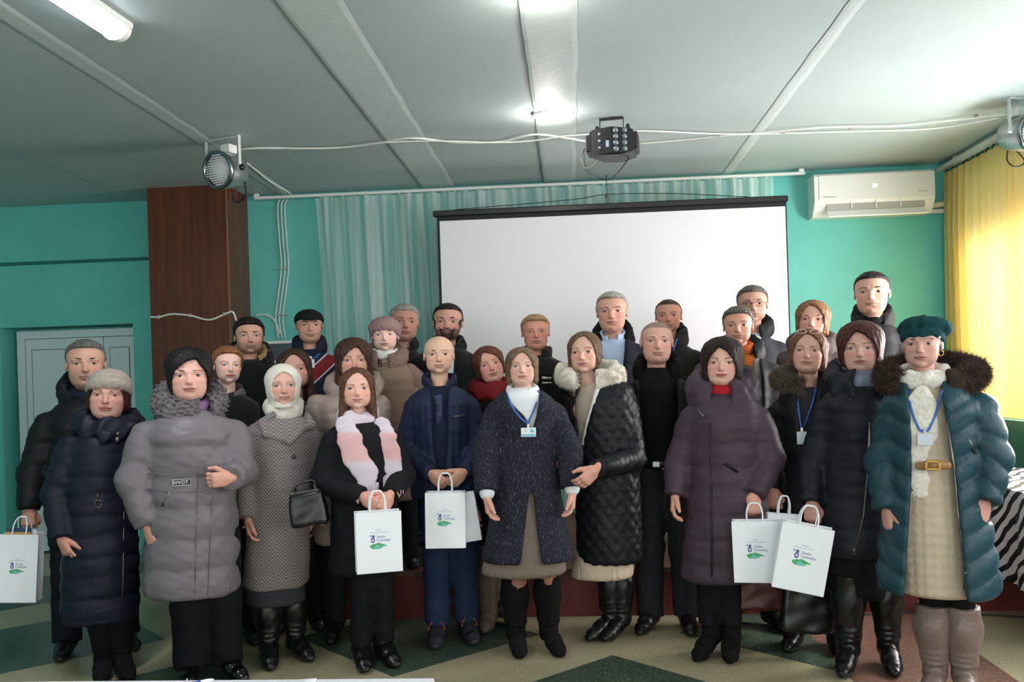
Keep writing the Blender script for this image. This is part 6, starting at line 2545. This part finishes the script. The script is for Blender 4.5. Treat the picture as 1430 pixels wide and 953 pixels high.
def person_white_fur():
    p = Person('person in a black quilted coat with a white fur hood and a pleated cream skirt', 850, 5.12)
    p.head(817, 463, 520, yaw=-10, roll=-2, skin=(222, 170, 146), fat=.15, w=.98, jaw=.95, smile=.5, lip=(182, 100, 94), brow=(76, 56, 44), iris='brown', age=.1,
           hair=dict(kind='long', col=(82, 62, 48), col2=(128, 102, 80), len=-1.10, lenr=-.30, ft=.33, t=.05, part=.05, flare=.02, tap=.7, fy=-.06))
    ct = fabric('black_quilted_nylon', (24, 25, 29), .45, (80, .2))
    cr = fabric('cream_pleated_skirt', (206, 186, 164), .85)
    p.coat([(700, 816, 882), (760, 808, 886), (806, 797, 884)], cr, 807, name='skirt', h=.009, quilt=('col', .022, .008), dep=.98, wr=0)
    p.coat([(534, 812, 850, .7), (560, 803, 868), (640, 808, 874), (720, 814, 874)], fabric('cream_sweater', (196, 180, 166), .9), 716, name='sweater', h=.0145, dep=.9)
    p.coat([(530, 814, 862, .7), (540, 800, 884, .9), (562, 796, 890), (640, 802, 892), (720, 804, 896), (784, 806, 898)], ct, 785,
           Larm=[(806, 572, -.02, .062), (812, 632, -.05, .058), (816, 680, -.06, .05)], Rarm=[(874, 576, 0, .076), (884, 640, .05, .074), (832, 656, .47, .050)],
           dep=1.12, quilt=('d', .085, .009), opening=[(520, 800, 836), (560, 800, 830), (600, 801, 818), (640, 803, 808)], wr=.003)
    p.strip([(836, 540), (830, 562), (822, 590), (814, 622)], .016, fabric('white_placket', (226, 222, 214), .8), 'placket', off=.004, th=.006)
    wf = fabric('white_fur', (226, 218, 206), .9)
    p.ring(.15, .12, .042, wf, 'fur_trim', dz=.015, dx=.02, dy=.0, slope=.30, rz=.8, gap=(.06, -.02, .02, .16), wr=.008)
    p.fur(.15, .12, .042, 9000, .026, wf, dz=.015, dx=.02, slope=.30, a0=-75, a1=235, seed=3, name='fur')
    p.ring(.15, .13, .04, ct, 'hood', dz=-.03, dx=.03, dy=.05, slope=.3, rz=.8, wr=.006, gap=(.12, 0, 0, .2))
    p.hand('R', 'relax', d=(-.72, -.15, -.68), thumb=(-.6, -.3, .7), palm=(-.2, 1, 0))
    p.hand('L', 'relax')
    p.hip = .8
    p.legs([p.foot(850, 894), p.foot(866, 884)], C_TROUS, ztop=.72, r=(.075, .06, .05), zb=.14, name='tights')
    p.boots(C_LEATH, 'heel', .38, .064, toe=(-38, -30))
    p.finish()


def person_blue_shirt():
    p = Person('person in a pale blue shirt and dark open coat before the white screen', 857, 5.84, STAGE_H)
    p.head(854, 408, 462, yaw=-3, skin=(212, 154, 130), male=1, w=1.02, jaw=1.08, fat=.5, nose=1.12, lip=(160, 100, 92), lipa=.45, brow=(84, 74, 68), age=.7, blush=.7,
           hair=dict(kind='short', col=(128, 122, 116), col2=(188, 182, 174), top=.06, side=.045, rec=.10, temple=.10))
    bl = fabric('pale_blue_shirt', (186, 204, 232), .7)
    p.coat(rows_for(808, 906, 496, 472, 680, 17), bl, 680, name='shirt', h=.0145, dep=.98)
    ct = fabric('dark_navy_coat', (28, 31, 44), .7)
    p.coat(rows_for(804, 912, 494, 472, 720, 17), ct, 720, h=.011, dep=1.14, opening=[(460, 836, 872), (490, 840, 872), (530, 848, 868), (600, 855, 860)], **arms_for(804, 912, 494, .07))
    p.ring(.108, .10, .030, fabric('black_fur_collar', (17, 16, 17), .95), 'fur_collar', dz=-.015, dy=.02, slope=.7, rz=.42, gap=(.08, 0, .0, .18), curl=.002)
    p.ring(.08, .075, .012, bl, 'shirt_collar', dz=.0, slope=.35, rz=.4, gap=(.03, 0, .01, .06))
    relaxed(p)
    lower(p, h=.021)
    p.finish()


def person_black_sweater():
    p = Person('person in a black sweater, open black jacket and belted dark trousers', 925, 5.34)
    p.head(915, 449, 505, yaw=4, roll=2, skin=(214, 160, 138), male=1, w=1.02, jaw=1.1, fat=.45, nose=1.1, lip=(172, 112, 102), lipa=.45, brow=(92, 76, 66), age=.7, iris='blue', open=.6, hairt=.0,
           buzz=.7, buzz_col=(96, 82, 74), rec=.06, blush=.6)
    sw = fabric('black_sweater', (15, 15, 17), .9)
    p.coat([(513, 900, 932, .8), (526, 890, 942, .85), (540, 882, 952), (580, 886, 950), (655, 888, 950)], sw, 652, name='sweater', h=.011, dep=1.05)
    tr = fabric('dark_grey_trousers', (38, 38, 42), .8)
    ct = fabric('black_sheepskin', (18, 18, 20), .6, (100, .3))
    p.coat([(524, 896, 938, .7), (535, 878, 962, .9), (560, 876, 966), (640, 880, 966), (690, 880, 966)], ct, 690,
           Larm=[(882, 566, 0, .064), (884, 626, -.03, .062), (888, 676, -.02, .05)], Rarm=[(958, 566, 0, .068), (964, 628, -.02, .064), (962, 680, .0, .052)], dep=1.05,
           opening=[(515, 896, 942), (560, 894, 946), (640, 894, 946), (700, 894, 946)], wr=.005, name='jacket')
    p.ring(.112, .10, .030, fabric('black_fur_collar', (17, 16, 17), .95), 'fur_collar', dz=-.025, dy=.02, slope=.6, rz=.42, gap=(.09, 0, 0, .18), curl=.002)
    relaxed(p)
    p.hip = .90
    p.legs([p.foot(908, 887), p.foot(962, 890)], tr, ztop=.90, r=(.105, .085, .08), zb=.07)
    b = p.chain([(*p.L(890, 648, .10), .022), (*p.L(916, 650, .155), .022), (*p.L(948, 648, .10), .022)], C_LEATH, 'belt', flat=(1, 2, 1), wr=0)
    l = p.L(916, 649, .17)
    MB().box((l[0] - .02, l[1] - .006, l[2] - .016), (l[0] + .02, l[1], l[2] + .016), bev=.003).build('buckle', mat('steel', (170, 170, 172), .3, metal=1.), b)
    p.boots(C_LEATH, 'boot', .10, .052, name='shoe', toe=(-20, 4))
    p.finish()


def person_dark_parka_lanyard():
    p = Person('person in a dark hooded jacket with a blue lanyard behind the black sweater', 936, 6.48, STAGE_H)
    p.head(933, 418, 464, yaw=-2, skin=(198, 138, 112), male=1, w=1.02, jaw=1.05, fat=.2, nose=1.12, lip=(150, 92, 84), lipa=.4, brow=(96, 76, 62), age=.8, stubble=.2, stubble_col=(130, 104, 90), blush=.9,
           hair=dict(kind='short', col=(70, 58, 50), top=.035, side=.03, rec=.12, temple=.12))
    ct = fabric('black_parka', (23, 24, 27), .55)
    p.coat(rows_for(884, 988, 500, 480, 680, 17), ct, 680, h=.0145, **arms_for(884, 988, 500, .068, 204))
    p.ring(.108, .10, .028, ct, 'hood', dz=.0, dy=.02, slope=.5, rz=.42, gap=(.05, 0, .02, .12))
    p.strip([(946, 473), (942, 484), (938, 500)], .006, C_BLUE, 'lanyard', off=.012)
    relaxed(p)
    lower(p, h=.021)
    p.finish()


def person_purple():
    p = Person('person in a long plum padded coat with a deep hood and red scarf', 1012, 4.74)
    p.head(1007, 476, 536, yaw=-3, roll=2, skin=(224, 170, 148), fat=.45, w=1.04, smile=.6, lip=(180, 80, 82), lipa=.95, brow=(44, 32, 30), blush=.6,
           hair=dict(kind='long', col=(28, 20, 22), col2=(56, 38, 36), len=-.46, ft=.22, t=.10, tap=1.0, puff=.05, part=-.06, fx=-.03, wide=1.04))
    ct = fabric('plum_nylon', (70, 56, 66), .5, (90, .2))
    p.coat([(545, 984, 1034, .7), (558, 966, 1056, .9), (582, 956, 1068), (650, 962, 1068), (720, 958, 1074), (808, 950, 1066)], ct, 809,
           Larm=[(966, 590, 0, .074), (948, 650, 0, .072), (943, 692, .05, .056)], Rarm=[(1060, 590, 0, .076), (1076, 642, .02, .074), (1053, 692, .14, .058)], dep=1.08, quilt=('h', .125, .007), wr=.004)
    p.ring(.125, .11, .058, ct, 'hood', dz=-.005, dy=.01, slope=.5, rz=.62, wr=.007, gap=(.05, -.005, .03, .15))
    p.ring(.078, .075, .026, fabric('red_scarf', (170, 24, 38), .7), 'scarf', dz=.005, slope=.25, rz=.7)
    p.strip([(974, 572), (982, 582)], .006, C_ZIP, 'zip_pull')
    p.strip([(992, 590), (993, 650), (994, 740), (994, 806)], .005, fabric('plum_edge', (52, 42, 50), .5), 'front_edge', off=.002)
    p.strip([(1013, 648), (1030, 660)], .008, fabric('dark_pocket', (34, 28, 34), .6), 'pocket')
    p.hand('L', 'relax')
    p.hand('R', 'grip', d=(-.05, -.2, -1), thumb=(-1, -.3, 0), palm=(0, 1, 0))
    p.hip = .74
    p.legs([p.foot(992, 905), p.foot(1022, 918)], C_TROUS, ztop=.74, r=(.085, .068, .058), zb=.15)
    p.boots(C_SUEDE, 'suede', .24, .058, toe=(-22, -4))
    p.finish()
    paper_bag(p, 1054, 727, .222, .30, .08, 'white paper bag hanging beside the plum coat', tilt=-1, yaw=-2, fwd=.24, hand_h=.085)
    return p


def person_orange():
    p = Person('person in an orange sweater, grey waistcoat and dark jacket', 1038, 5.32)
    p.head(1030, 429, 480, yaw=-2, skin=(206, 146, 120), male=1, w=1.02, jaw=1.02, fat=.15, nose=1.05, lip=(158, 96, 88), lipa=.5, brow=(48, 38, 34), age=.5, stubble=.15, stubble_col=(120, 96, 86),
           hair=dict(kind='short', col=(58, 52, 48), col2=(120, 114, 108), top=.075, side=.04, rec=.02, temple=.06))
    og = fabric('orange_sweater', (172, 84, 34), .9)
    p.coat(rows_for(984, 1090, 524, 494, 690, 17, 1037), og, 690, name='sweater', h=.0145)
    gy = fabric('grey_lining', (116, 110, 104), .8)
    p.coat(rows_for(984, 1092, 522, 496, 720, 18, 1038), gy, 720, name='waistcoat', h=.011, dep=1.1, opening=[(485, 1012, 1050), (540, 1014, 1052), (620, 1016, 1054), (725, 1018, 1054)])
    ct = fabric('dark_jacket', (28, 28, 32), .6)
    p.coat(rows_for(980, 1096, 520, 497, 740, 18, 1038), ct, 740, h=.011, dep=1.22, opening=[(485, 1004, 1056), (540, 1006, 1064), (620, 1008, 1064), (745, 1008, 1064)], name='jacket', **arms_for(980, 1096, 520, .072, 234))
    p.ring(.115, .10, .032, ct, 'collar', dz=-.015, dy=.02, slope=.5, rz=.55, gap=(.09, 0, 0, .18))
    p.ring(.073, .07, .016, og, 'roll_neck', dz=.0, slope=.2, rz=.5)
    relaxed(p)
    p.hip = .9
    p.legs([(-.08, .0), p.foot(1080, 882)], C_TROUS, ztop=.9, r=(.1, .08, .072), zb=.07)
    p.boots(C_LEATH, 'boot', .11, .054, name='shoe', toe=(-10, 30))
    p.finish()


def person_glasses():
    p = Person('person in thin-rimmed glasses, white shirt and grey jacket before the screen border', 1046, 6.16, STAGE_H)
    p.head(1050, 399, 450, yaw=2, skin=(202, 146, 122), male=1, w=1.04, jaw=1.06, fat=.4, nose=1.1, lip=(154, 94, 88), lipa=.5, brow=(60, 50, 46), age=.5,
           hair=dict(kind='short', col=(66, 60, 56), col2=(120, 114, 108), top=.06, side=.035, rec=.03, temple=.07))
    gl = MB()
    for sx in (-1, 1):
        gl.tube([(sx * .155 + .10 * math.cos(t * .5236), -.41 + .03 * abs(math.cos(t * .5236)) * (1 if math.cos(t * .5236) * sx > 0 else 0), .0 + .075 * math.sin(t * .5236)) for t in range(13)], .007, 6)
        gl.tube([(sx * .255, -.38, .02), (sx * .36, -.2, .03), (sx * .375, .05, .02)], .007, 5)
    gl.tube([(-.055, -.42, .02), (0, -.435, .03), (.055, -.42, .02)], .007, 5)
    g = link('glasses', np_mesh('glasses', p.ht(np.array(gl.v, f32)), np.array([f for f in gl.f if len(f) == 4])), p.e, mat('dark_metal_frame', (60, 52, 48), .3, metal=.8))
    gy = fabric('grey_jacket', (52, 54, 60), .8)
    p.coat(rows_for(988, 1100, 492, 466, 690, 18, 1046), C_WHITE, 690, name='shirt', h=.0145)
    p.coat(rows_for(982, 1106, 490, 467, 700, 18, 1046), gy, 700, h=.0145, dep=1.12, name='jacket', opening=[(455, 1034, 1064), (500, 1040, 1060), (560, 1048, 1052)], **arms_for(982, 1106, 490, .074, 206))
    p.ring(.11, .10, .03, fabric('dark_collar', (34, 35, 40), .7), 'collar', dz=.0, dy=.02, slope=.5, rz=.55, gap=(.05, -.01, 0, .13))
    relaxed(p)
    lower(p, h=.021)
    p.finish()


def person_brown_bob():
    p = Person('person in a brown-grey coat on the stage by the teal wall', 1134, 5.76, STAGE_H)
    p.head(1133, 420, 472, yaw=-4, roll=3, skin=(216, 160, 136), fat=.3, w=1.02, lip=(176, 94, 88), brow=(96, 66, 50), blush=.6,
           hair=dict(kind='long', col=(108, 72, 48), col2=(164, 118, 82), len=-.44, ft=.30, t=.07, tap=.75, part=-.08, fx=-.02))
    ct = fabric('brown_grey_coat', (84, 72, 70), .75)
    p.coat(rows_for(1082, 1184, 502, 484, 690, 15), ct, 690, h=.0145, **arms_for(1082, 1184, 502, .068, 208))
    p.ring(.115, .10, .04, ct, 'collar', dz=-.005, slope=.4, rz=.7, gap=(.05, 0, 0, .12))
    relaxed(p)
    lower(p, h=.021)
    p.finish()


def person_fur_hood_lanyard():
    p = Person('person with sunglasses pushed up on the head, black fur-hooded coat and blue lanyard', 1124, 4.88)
    p.head(1127, 460, 518, yaw=-6, roll=4, skin=(220, 166, 144), fat=.5, w=1.04, jaw=1.04, lip=(180, 108, 100), brow=(104, 78, 62), iris='grey', age=.5, roll_=0,
           hair=dict(kind='long', col=(84, 58, 46), col2=(140, 92, 64), len=-.30, lenr=-.70, ft=.32, t=.05, tap=.8, part=-.03))
    gl = MB()
    for sx in (-1, 1):
        gl.tube([(sx * .15 + .11 * math.cos(t * .5236), -.30 + .10 * math.sin(t * .5236), .47 + .055 * math.sin(t * .5236)) for t in range(13)], .009, 6)
    gl.tube([(.26, -.28, .47), (.38, -.12, .30), (.42, .05, .08)], .009, 5)
    gl.tube([(-.26, -.28, .47), (-.38, -.12, .30), (-.42, .05, .08)], .009, 5)
    link('sunglasses', np_mesh('sunglasses', p.ht(np.array(gl.v, f32)), np.array([f for f in gl.f if len(f) == 4])), p.e, mat('clear_pink_plastic', (206, 176, 164), .2))
    ct = fabric('black_fur_parka', (25, 25, 28), .5, (90, .2))
    p.coat([(540, 1106, 1146, .7), (560, 1098, 1156), (640, 1094, 1160), (720, 1096, 1160)], fabric('grey_dress', (58, 56, 64), .85), 720, name='dress', h=.0145)
    p.coat([(533, 1106, 1150, .7), (546, 1090, 1168, .9), (572, 1082, 1174), (650, 1084, 1172), (740, 1082, 1172), (785, 1082, 1174)], ct, 786,
           Larm=[(1088, 582, 0, .070), (1080, 640, .02, .066), (1078, 684, .10, .052)], Rarm=[(1166, 582, 0, .070), (1174, 642, -.04, .066), (1172, 694, -.04, .052)], dep=1.06, quilt=('h', .10, .007),
           opening=[(525, 1112, 1142), (560, 1116, 1138), (610, 1120, 1132), (640, 1124, 1127)], wr=.004)
    fm = fabric('grey_brown_fur', (112, 98, 88), .95)
    p.ring(.135, .115, .036, ct, 'hood', dz=-.015, dy=.03, slope=.35, rz=.8, gap=(.06, 0, 0, .16))
    p.fur(.15, .12, .034, 4200, .040, fm, dz=-.01, dy=.02, slope=.32, a0=110, a1=262, seed=5, name='fur_trim')
    p.fur(.15, .12, .034, 2200, .036, fabric('dark_fur', (52, 44, 40), .95), dz=-.01, dy=.02, slope=.32, a0=-60, a1=70, seed=6, name='fur_trim')
    p.badge(1120, 612, .05, .066, [[(1113, 540), (1115, 570), (1118, 592)], [(1140, 540), (1134, 565), (1124, 592)]], C_BLUE, C_CARD, False)
    p.hand('L', 'grip', d=(.1, -.3, -1), thumb=(1, -.3, 0), palm=(0, 1, 0))
    p.hand('R', 'relax')
    p.hip = .74
    p.legs([p.foot(1114, 897), p.foot(1166, 900)], C_TROUS, ztop=.74, r=(.085, .066, .055), zb=.1)
    p.boots(C_LEATH, 'heel', .16, .054, toe=(-18, 4))
    p.finish()
    paper_bag(p, 1094, 718, .16, .27, .05, 'white paper bag half hidden between two other paper bags', tilt=5, yaw=12, fwd=.35, logo=False, hand_h=.09)


def person_tall_back():
    p = Person('person in a black hooded jacket standing under the air conditioner', 1219, 6.16, STAGE_H)
    p.head(1217, 379, 437, yaw=-4, skin=(210, 158, 134), male=1, w=1.04, jaw=1.1, fat=.55, nose=1.05, lip=(168, 108, 100), lipa=.45, brow=(50, 40, 36), age=.4, stubble=.12, stubble_col=(120, 96, 86),
           hair=dict(kind='short', col=(38, 32, 30), top=.045, side=.022, rec=.03, temple=.08))
    ct = fabric('black_jacket_matte', (26, 26, 29), .65)
    p.coat(rows_for(1160, 1278, 474, 452, 690, 19), ct, 690, h=.011, quilt=('h', .16, .005), **arms_for(1160, 1278, 474, .076))
    p.ring(.108, .10, .028, ct, 'hood', dz=.0, dy=.03, slope=.6, rz=.40, gap=(.06, 0, .02, .14))
    p.ring(.08, .075, .015, fabric('black_sweater', (15, 15, 17), .9), 'sweater_collar', dz=-.005, slope=.2, rz=.5)
    relaxed(p)
    lower(p, h=.021)
    p.finish()


def person_dark_navy():
    p = Person('person in a long dark hooded coat, blue scarf and high black leather boots', 1196, 4.57)
    p.head(1201, 454, 518, yaw=-4, skin=(216, 164, 144), fat=.6, w=1.06, jaw=1.06, lip=(168, 92, 88), brow=(84, 60, 50), iris='blue', smile=-.2,
           hair=dict(kind='long', col=(50, 26, 26), col2=(92, 50, 44), len=-.34, ft=.24, t=.10, tap=.8, sr=.85, puff=.05, part=-.05, wide=1.03))
    ct = fabric('dark_graphite_nylon', (29, 30, 38), .5, (90, .2))
    p.coat([(770, 1152, 1244), (830, 1158, 1238)], fabric('black_skirt', (17, 17, 20), .85), 832, name='skirt', h=.0145)
    p.coat([(526, 1178, 1226, .7), (542, 1156, 1238, .9), (566, 1146, 1244), (640, 1150, 1244), (720, 1144, 1248), (774, 1142, 1250)], ct, 776,
           Larm=[(1154, 580, 0, .070), (1134, 650, .0, .068), (1133, 702, .08, .056)], Rarm=[(1230, 582, -.06, .064), (1228, 646, -.12, .058), (1220, 692, -.12, .05)], dep=1.08, quilt=('h', .14, .006), wr=.004)
    p.ring(.125, .11, .052, ct, 'hood', dz=-.015, dy=.01, slope=.35, rz=.62, wr=.008, gap=(.06, .02, .02, .14))
    sf = fabric('blue_lilac_scarf', (138, 146, 172), .8, var=(18, .35))
    p.ring(.088, .085, .034, sf, 'scarf', dz=.005, slope=.25, rz=.75, wr=.006)
    p.strip([(1214, 590), (1212, 650), (1206, 720), (1193, 772)], .004, C_ZIP, 'zip')
    p.strip([(1193, 766), (1193, 776)], .007, C_ZIP, 'zip_pull')
    p.hand('L', 'grip', d=(0, -.25, -1), thumb=(1, -.3, 0), palm=(0, 1, 0))
    p.hand('R', 'relax')
    p.hip = .66
    p.legs([p.foot(1186, 942), p.foot(1243, 939)], C_TROUS, ztop=.66, r=(.075, .058, .045), zb=.38, name='tights')
    p.boots(C_LEATH, 'heel', .46, .074, toe=(-10, 6))
    p.finish()
    paper_bag(p, 1128, 733, .235, .315, .10, 'leaning white paper bag hanging beside the long dark coat and black boots', tilt=11, yaw=8, fwd=.32, hand_h=.09)


def person_teal():
    p = Person('person in a teal padded coat, dark green beret, cream knitted dress and taupe boots', 1304, 4.13)
    p.head(1287, 448, 513, yaw=-6, roll=0, skin=(206, 156, 138), fat=.2, w=1.0, jaw=1.0, lip=(160, 92, 90), brow=(60, 44, 38), age=.3, hairt=.02,
           hair=dict(kind='short', col=(36, 28, 26), top=.02, side=.02, rec=.05))
    p.hat(fabric('dark_green_beret', (22, 62, 66), .95, (140, .4)), 'beret', hat='beret')
    l = p.ht([(.36, -.18, .14)])[0]
    MB().lathe([(.007, 0), (.006, .004), (0, .005)], 10, M=Matrix.Translation(Vector([float(v) for v in l])) @ Matrix.Rotation(math.pi / 2, 4, 'X')).build('brooch', C_PEARL, p.e)
    l = p.ht([(.37, -.02, -.20)])[0]
    MB().tube([(l[0] + .010 * math.cos(t * .6), l[1], l[2] + .012 * math.sin(t * .6)) for t in range(11)], .0025, 6).build('earring', C_GOLD, p.e)
    dr = fabric('cream_cable_knit', (202, 184, 162), .95)
    ct = fabric('teal_nylon', (36, 66, 76), .42, (70, .2))

    def cables(G, s):
        I, a, b, c = G.near(.03)
        u = np.arctan2(a - .02, -b) * .16
        st = np.mod(u, .045) / .045
        d = .006 * np.sin(np.pi * st) * (.55 + .45 * np.sin(2 * np.pi * (c / .045 + .5 * np.sign(st - .5))))
        G.F[I] -= d.astype(f32)
    p.coat([(534, 1264, 1318, .75), (560, 1252, 1340), (600, 1248, 1350), (660, 1254, 1350), (740, 1250, 1362), (826, 1258, 1366)], dr, 828, name='dress', h=.009, extra=cables, wr=0, dep=.96)
    p.coat([(526, 1262, 1320, .7), (540, 1242, 1352, .9), (566, 1234, 1372), (640, 1240, 1372), (720, 1232, 1384), (800, 1224, 1398), (822, 1224, 1400)], ct, 824,
           Larm=[(1250, 578, 0, .078), (1234, 645, 0, .078), (1238, 712, .07, .060)], Rarm=[(1368, 576, 0, .082), (1386, 640, .01, .080), (1376, 700, .07, .064)],
           dep=1.14, quilt=('v', .115, .015, -.6, .03), opening=[(515, 1268, 1312), (560, 1270, 1316), (600, 1274, 1322), (660, 1274, 1332), (700, 1272, 1336), (760, 1268, 1342), (830, 1264, 1348)], wr=.003)
    fm = fabric('brown_fur', (88, 70, 60), .95)
    fm2 = fabric('dark_brown_fur', (54, 42, 38), .95)
    p.ring(.175, .135, .045, fm2, 'hood_edge', dz=-.005, dx=.03, dy=.04, slope=.32, rz=.8, gap=(.10, -.03, 0, .2), wr=.006)
    p.fur(.18, .14, .045, 7000, .045, fm, dz=-.005, dx=.03, dy=.04, slope=.32, a0=-50, a1=240, seed=8)
    p.fur(.18, .14, .045, 4000, .050, fm2, dz=-.005, dx=.03, dy=.04, slope=.32, a0=-50, a1=240, seed=9)
    ws = fabric('white_patterned_scarf', (226, 220, 210), .85, var=(60, .18))
    p.ring(.085, .08, .034, ws, 'scarf', dz=-.01, slope=.25, rz=.8, wr=.008)
    C = []
    for px, py in ((1288, 560), (1288, 600), (1280, 640), (1284, 680)):
        l = p.L(px, py, .14)
        y = p.fy(l[0], l[2], .006)
        l = p.L(px, py, -y)
        C.append((l[0], y, l[2], .062 if py < 620 else .042))
    tl = p.chain(C, ws, 'scarf_tail', flat=(1, 4, 1), wr=.006)
    fr = MB()
    e = C[-1]
    for k in range(10):
        x = e[0] + (k / 9 - .5) * .06
        fr.tube([(x, e[1] - .002, e[2] - .02), (x + random.uniform(-.006, .006), e[1] - .004, e[2] - .06)], [.003, .0015], 5)
    link('fringe', fr.mesh('fringe', ws), tl)
    p.badge(1292, 614, .062, .05, [[(1270, 545), (1272, 570), (1284, 600)], [(1316, 545), (1308, 575), (1297, 600)]], C_BLUE, mat('badge_lilac', (206, 212, 226), .35), False)
    bl = p.chain([(*p.L(1284, 651, .15), .02), (*p.L(1304, 650, .165), .02), (*p.L(1322, 650, .15), .02)], mat('tan_leather_belt', (150, 110, 70), .45), 'belt', flat=(1, 1.6, 1), wr=0)
    l = p.L(1303, 650, .18)
    b_ = MB()
    for a in ((-.03, -.02, .03, -.013), (-.03, .013, .03, .02), (-.03, -.02, -.022, .02), (.022, -.02, .03, .02)):
        b_.box((l[0] + a[0], l[1] - .006, l[2] + a[1]), (l[0] + a[2], l[1], l[2] + a[3]))
    b_.build('buckle', C_GOLD, bl)
    p.strip([(1322, 590), (1332, 650), (1338, 720), (1348, 800)], .005, C_ZIP, 'zip', off=.0)
    p.strip([(1348, 800), (1348, 824)], .009, C_ZIP, 'zip_pull')
    p.strip([(1352, 612), (1362, 634)], .005, C_ZIP, 'pocket_zip')
    p.hand('L', 'relax', d=(.1, -.2, -1), thumb=(.6, -1, 0), palm=(.6, .5, 0))
    p.hand('R', 'rest', d=(-.25, -.25, -.9), thumb=(-.8, -.8, 0), palm=(-.5, .7, 0))
    p.hip = .64
    p.legs([p.foot(1306, 974), p.foot(1348, 972)], fabric('black_tights', (15, 15, 17), .8), ztop=.64, r=(.08, .064, .055), zb=.36, name='tights')
    p.boots(mat('taupe_boot_leather', (122, 104, 98), .38, bump=(50, .25)), 'heel', .40, .076, toe=(-6, 4))
    p.finish()


# ---- handbags
def handbag(px, py, Y, w, h, d, m, label, rz=0., bulge=.02, strap=None, ring=True, flap=False, tilt=0.):
    q = on_y(px, py, Y)
    o = empty('handbag', q, math.radians(rz), label, 'handbag')
    o.rotation_euler[1] = math.radians(tilt)
    G = Grid((-w / 2 - .05, -d / 2 - .05, -h - .04), (w / 2 + .05, d / 2 + .05, .04), .008)
    x, y, z = G.ax[0][:, None, None], G.ax[1][None, :, None], G.ax[2][None, None, :]
    t = np.clip(-z / h, 0, 1)
    W = w / 2 * (.88 + .14 * np.sin(t * 2.4))
    D = d / 2 * (.45 + .6 * np.sqrt(t + .02))
    qx, qy, qz = np.abs(x) - W + .02, np.abs(y) - D + .02, np.abs(z + h / 2) - h / 2 + .02
    F = np.sqrt(np.maximum(qx, 0) ** 2 + np.maximum(qy, 0) ** 2 + np.maximum(qz, 0) ** 2) - .02 + np.minimum(np.maximum(qx, np.maximum(qy, qz)), 0)
    G.F = F.astype(f32)
    I, a, b, c = G.near(.03)
    G.F[I] -= .004 * noise3(a, b, c, .12, 4)
    v, f = G.poly()
    link('bag_body', np_mesh('bag_body', v, f), o, m)
    for sy in (-1, 1):
        if strap:
            pts = [(-w * .3, sy * d * .2, -.03), (-w * .28, sy * d * .18, .02)] + [(s_[0], s_[1] + sy * .006, s_[2]) for s_ in strap] + [(w * .28, sy * d * .18, .02), (w * .3, sy * d * .2, -.03)]
            MB().tube(smooth_path(pts, 5), .0065, 7).build('strap', m, o)
    if ring:
        for sx in (-1, 1):
            MB().tube([(sx * w * .29 + .012 * math.cos(t_ * .6), -d * .22, -.02 + .014 * math.sin(t_ * .6)) for t_ in range(11)], .0025, 6).build('ring', C_ZIP, o)
    if flap:
        MB().box((-w * .4, -d * .30, -.012), (w * .4, d * .3, .006), bev=.004).build('zip_top', m, o)
    return o


def bags():
    handbag(426, 687, 4.50, .19, .175, .09, C_LEATH, 'small black leather handbag hanging between the herringbone and the black coats', 8, strap=[(-.02, 0, .045), (.05, 0, .05)], flap=True, tilt=-8)
    handbag(1051, 768, 5.10, .33, .33, .12, mat('burgundy_leather', (92, 36, 36), .4, bump=(160, .12)), 'burgundy leather tote bag below the paper bag of the plum coat', -4, strap=[(-.06, 0, .16), (.06, 0, .16)], tilt=0)
    handbag(1131, 802, 4.72, .27, .30, .085, mat('black_soft_leather', (22, 21, 22), .35, bump=(160, .12)), 'black leather tote bag hanging behind the leaning paper bag', 6, strap=[(-.02, 0, .05), (.06, 0, .05)], tilt=6)


PEOPLE = [person_cardigan, person_bald, person_pink_scarf, person_black_parka, person_navy_hat, person_grey_puffer, person_red_hair, person_tan_lining,
          person_cap, person_dark_hair_hidden, person_headscarf, person_beige_puffer, person_pink_cap, person_grey_hair_back, person_beard,
          person_red_scarf, person_uniform, person_white_fur, person_blue_shirt, person_black_sweater, person_dark_parka_lanyard, person_purple,
          person_orange, person_glasses, person_brown_bob, person_fur_hood_lanyard, person_tall_back, person_dark_navy, person_teal, bags]

for fn_ in PEOPLE:
    t_ = time.time()
    fn_()
    print('PERSON', fn_.__name__, round(time.time() - t_, 2))
print('SCRIPT SECONDS', round(time.time() - T0, 1))
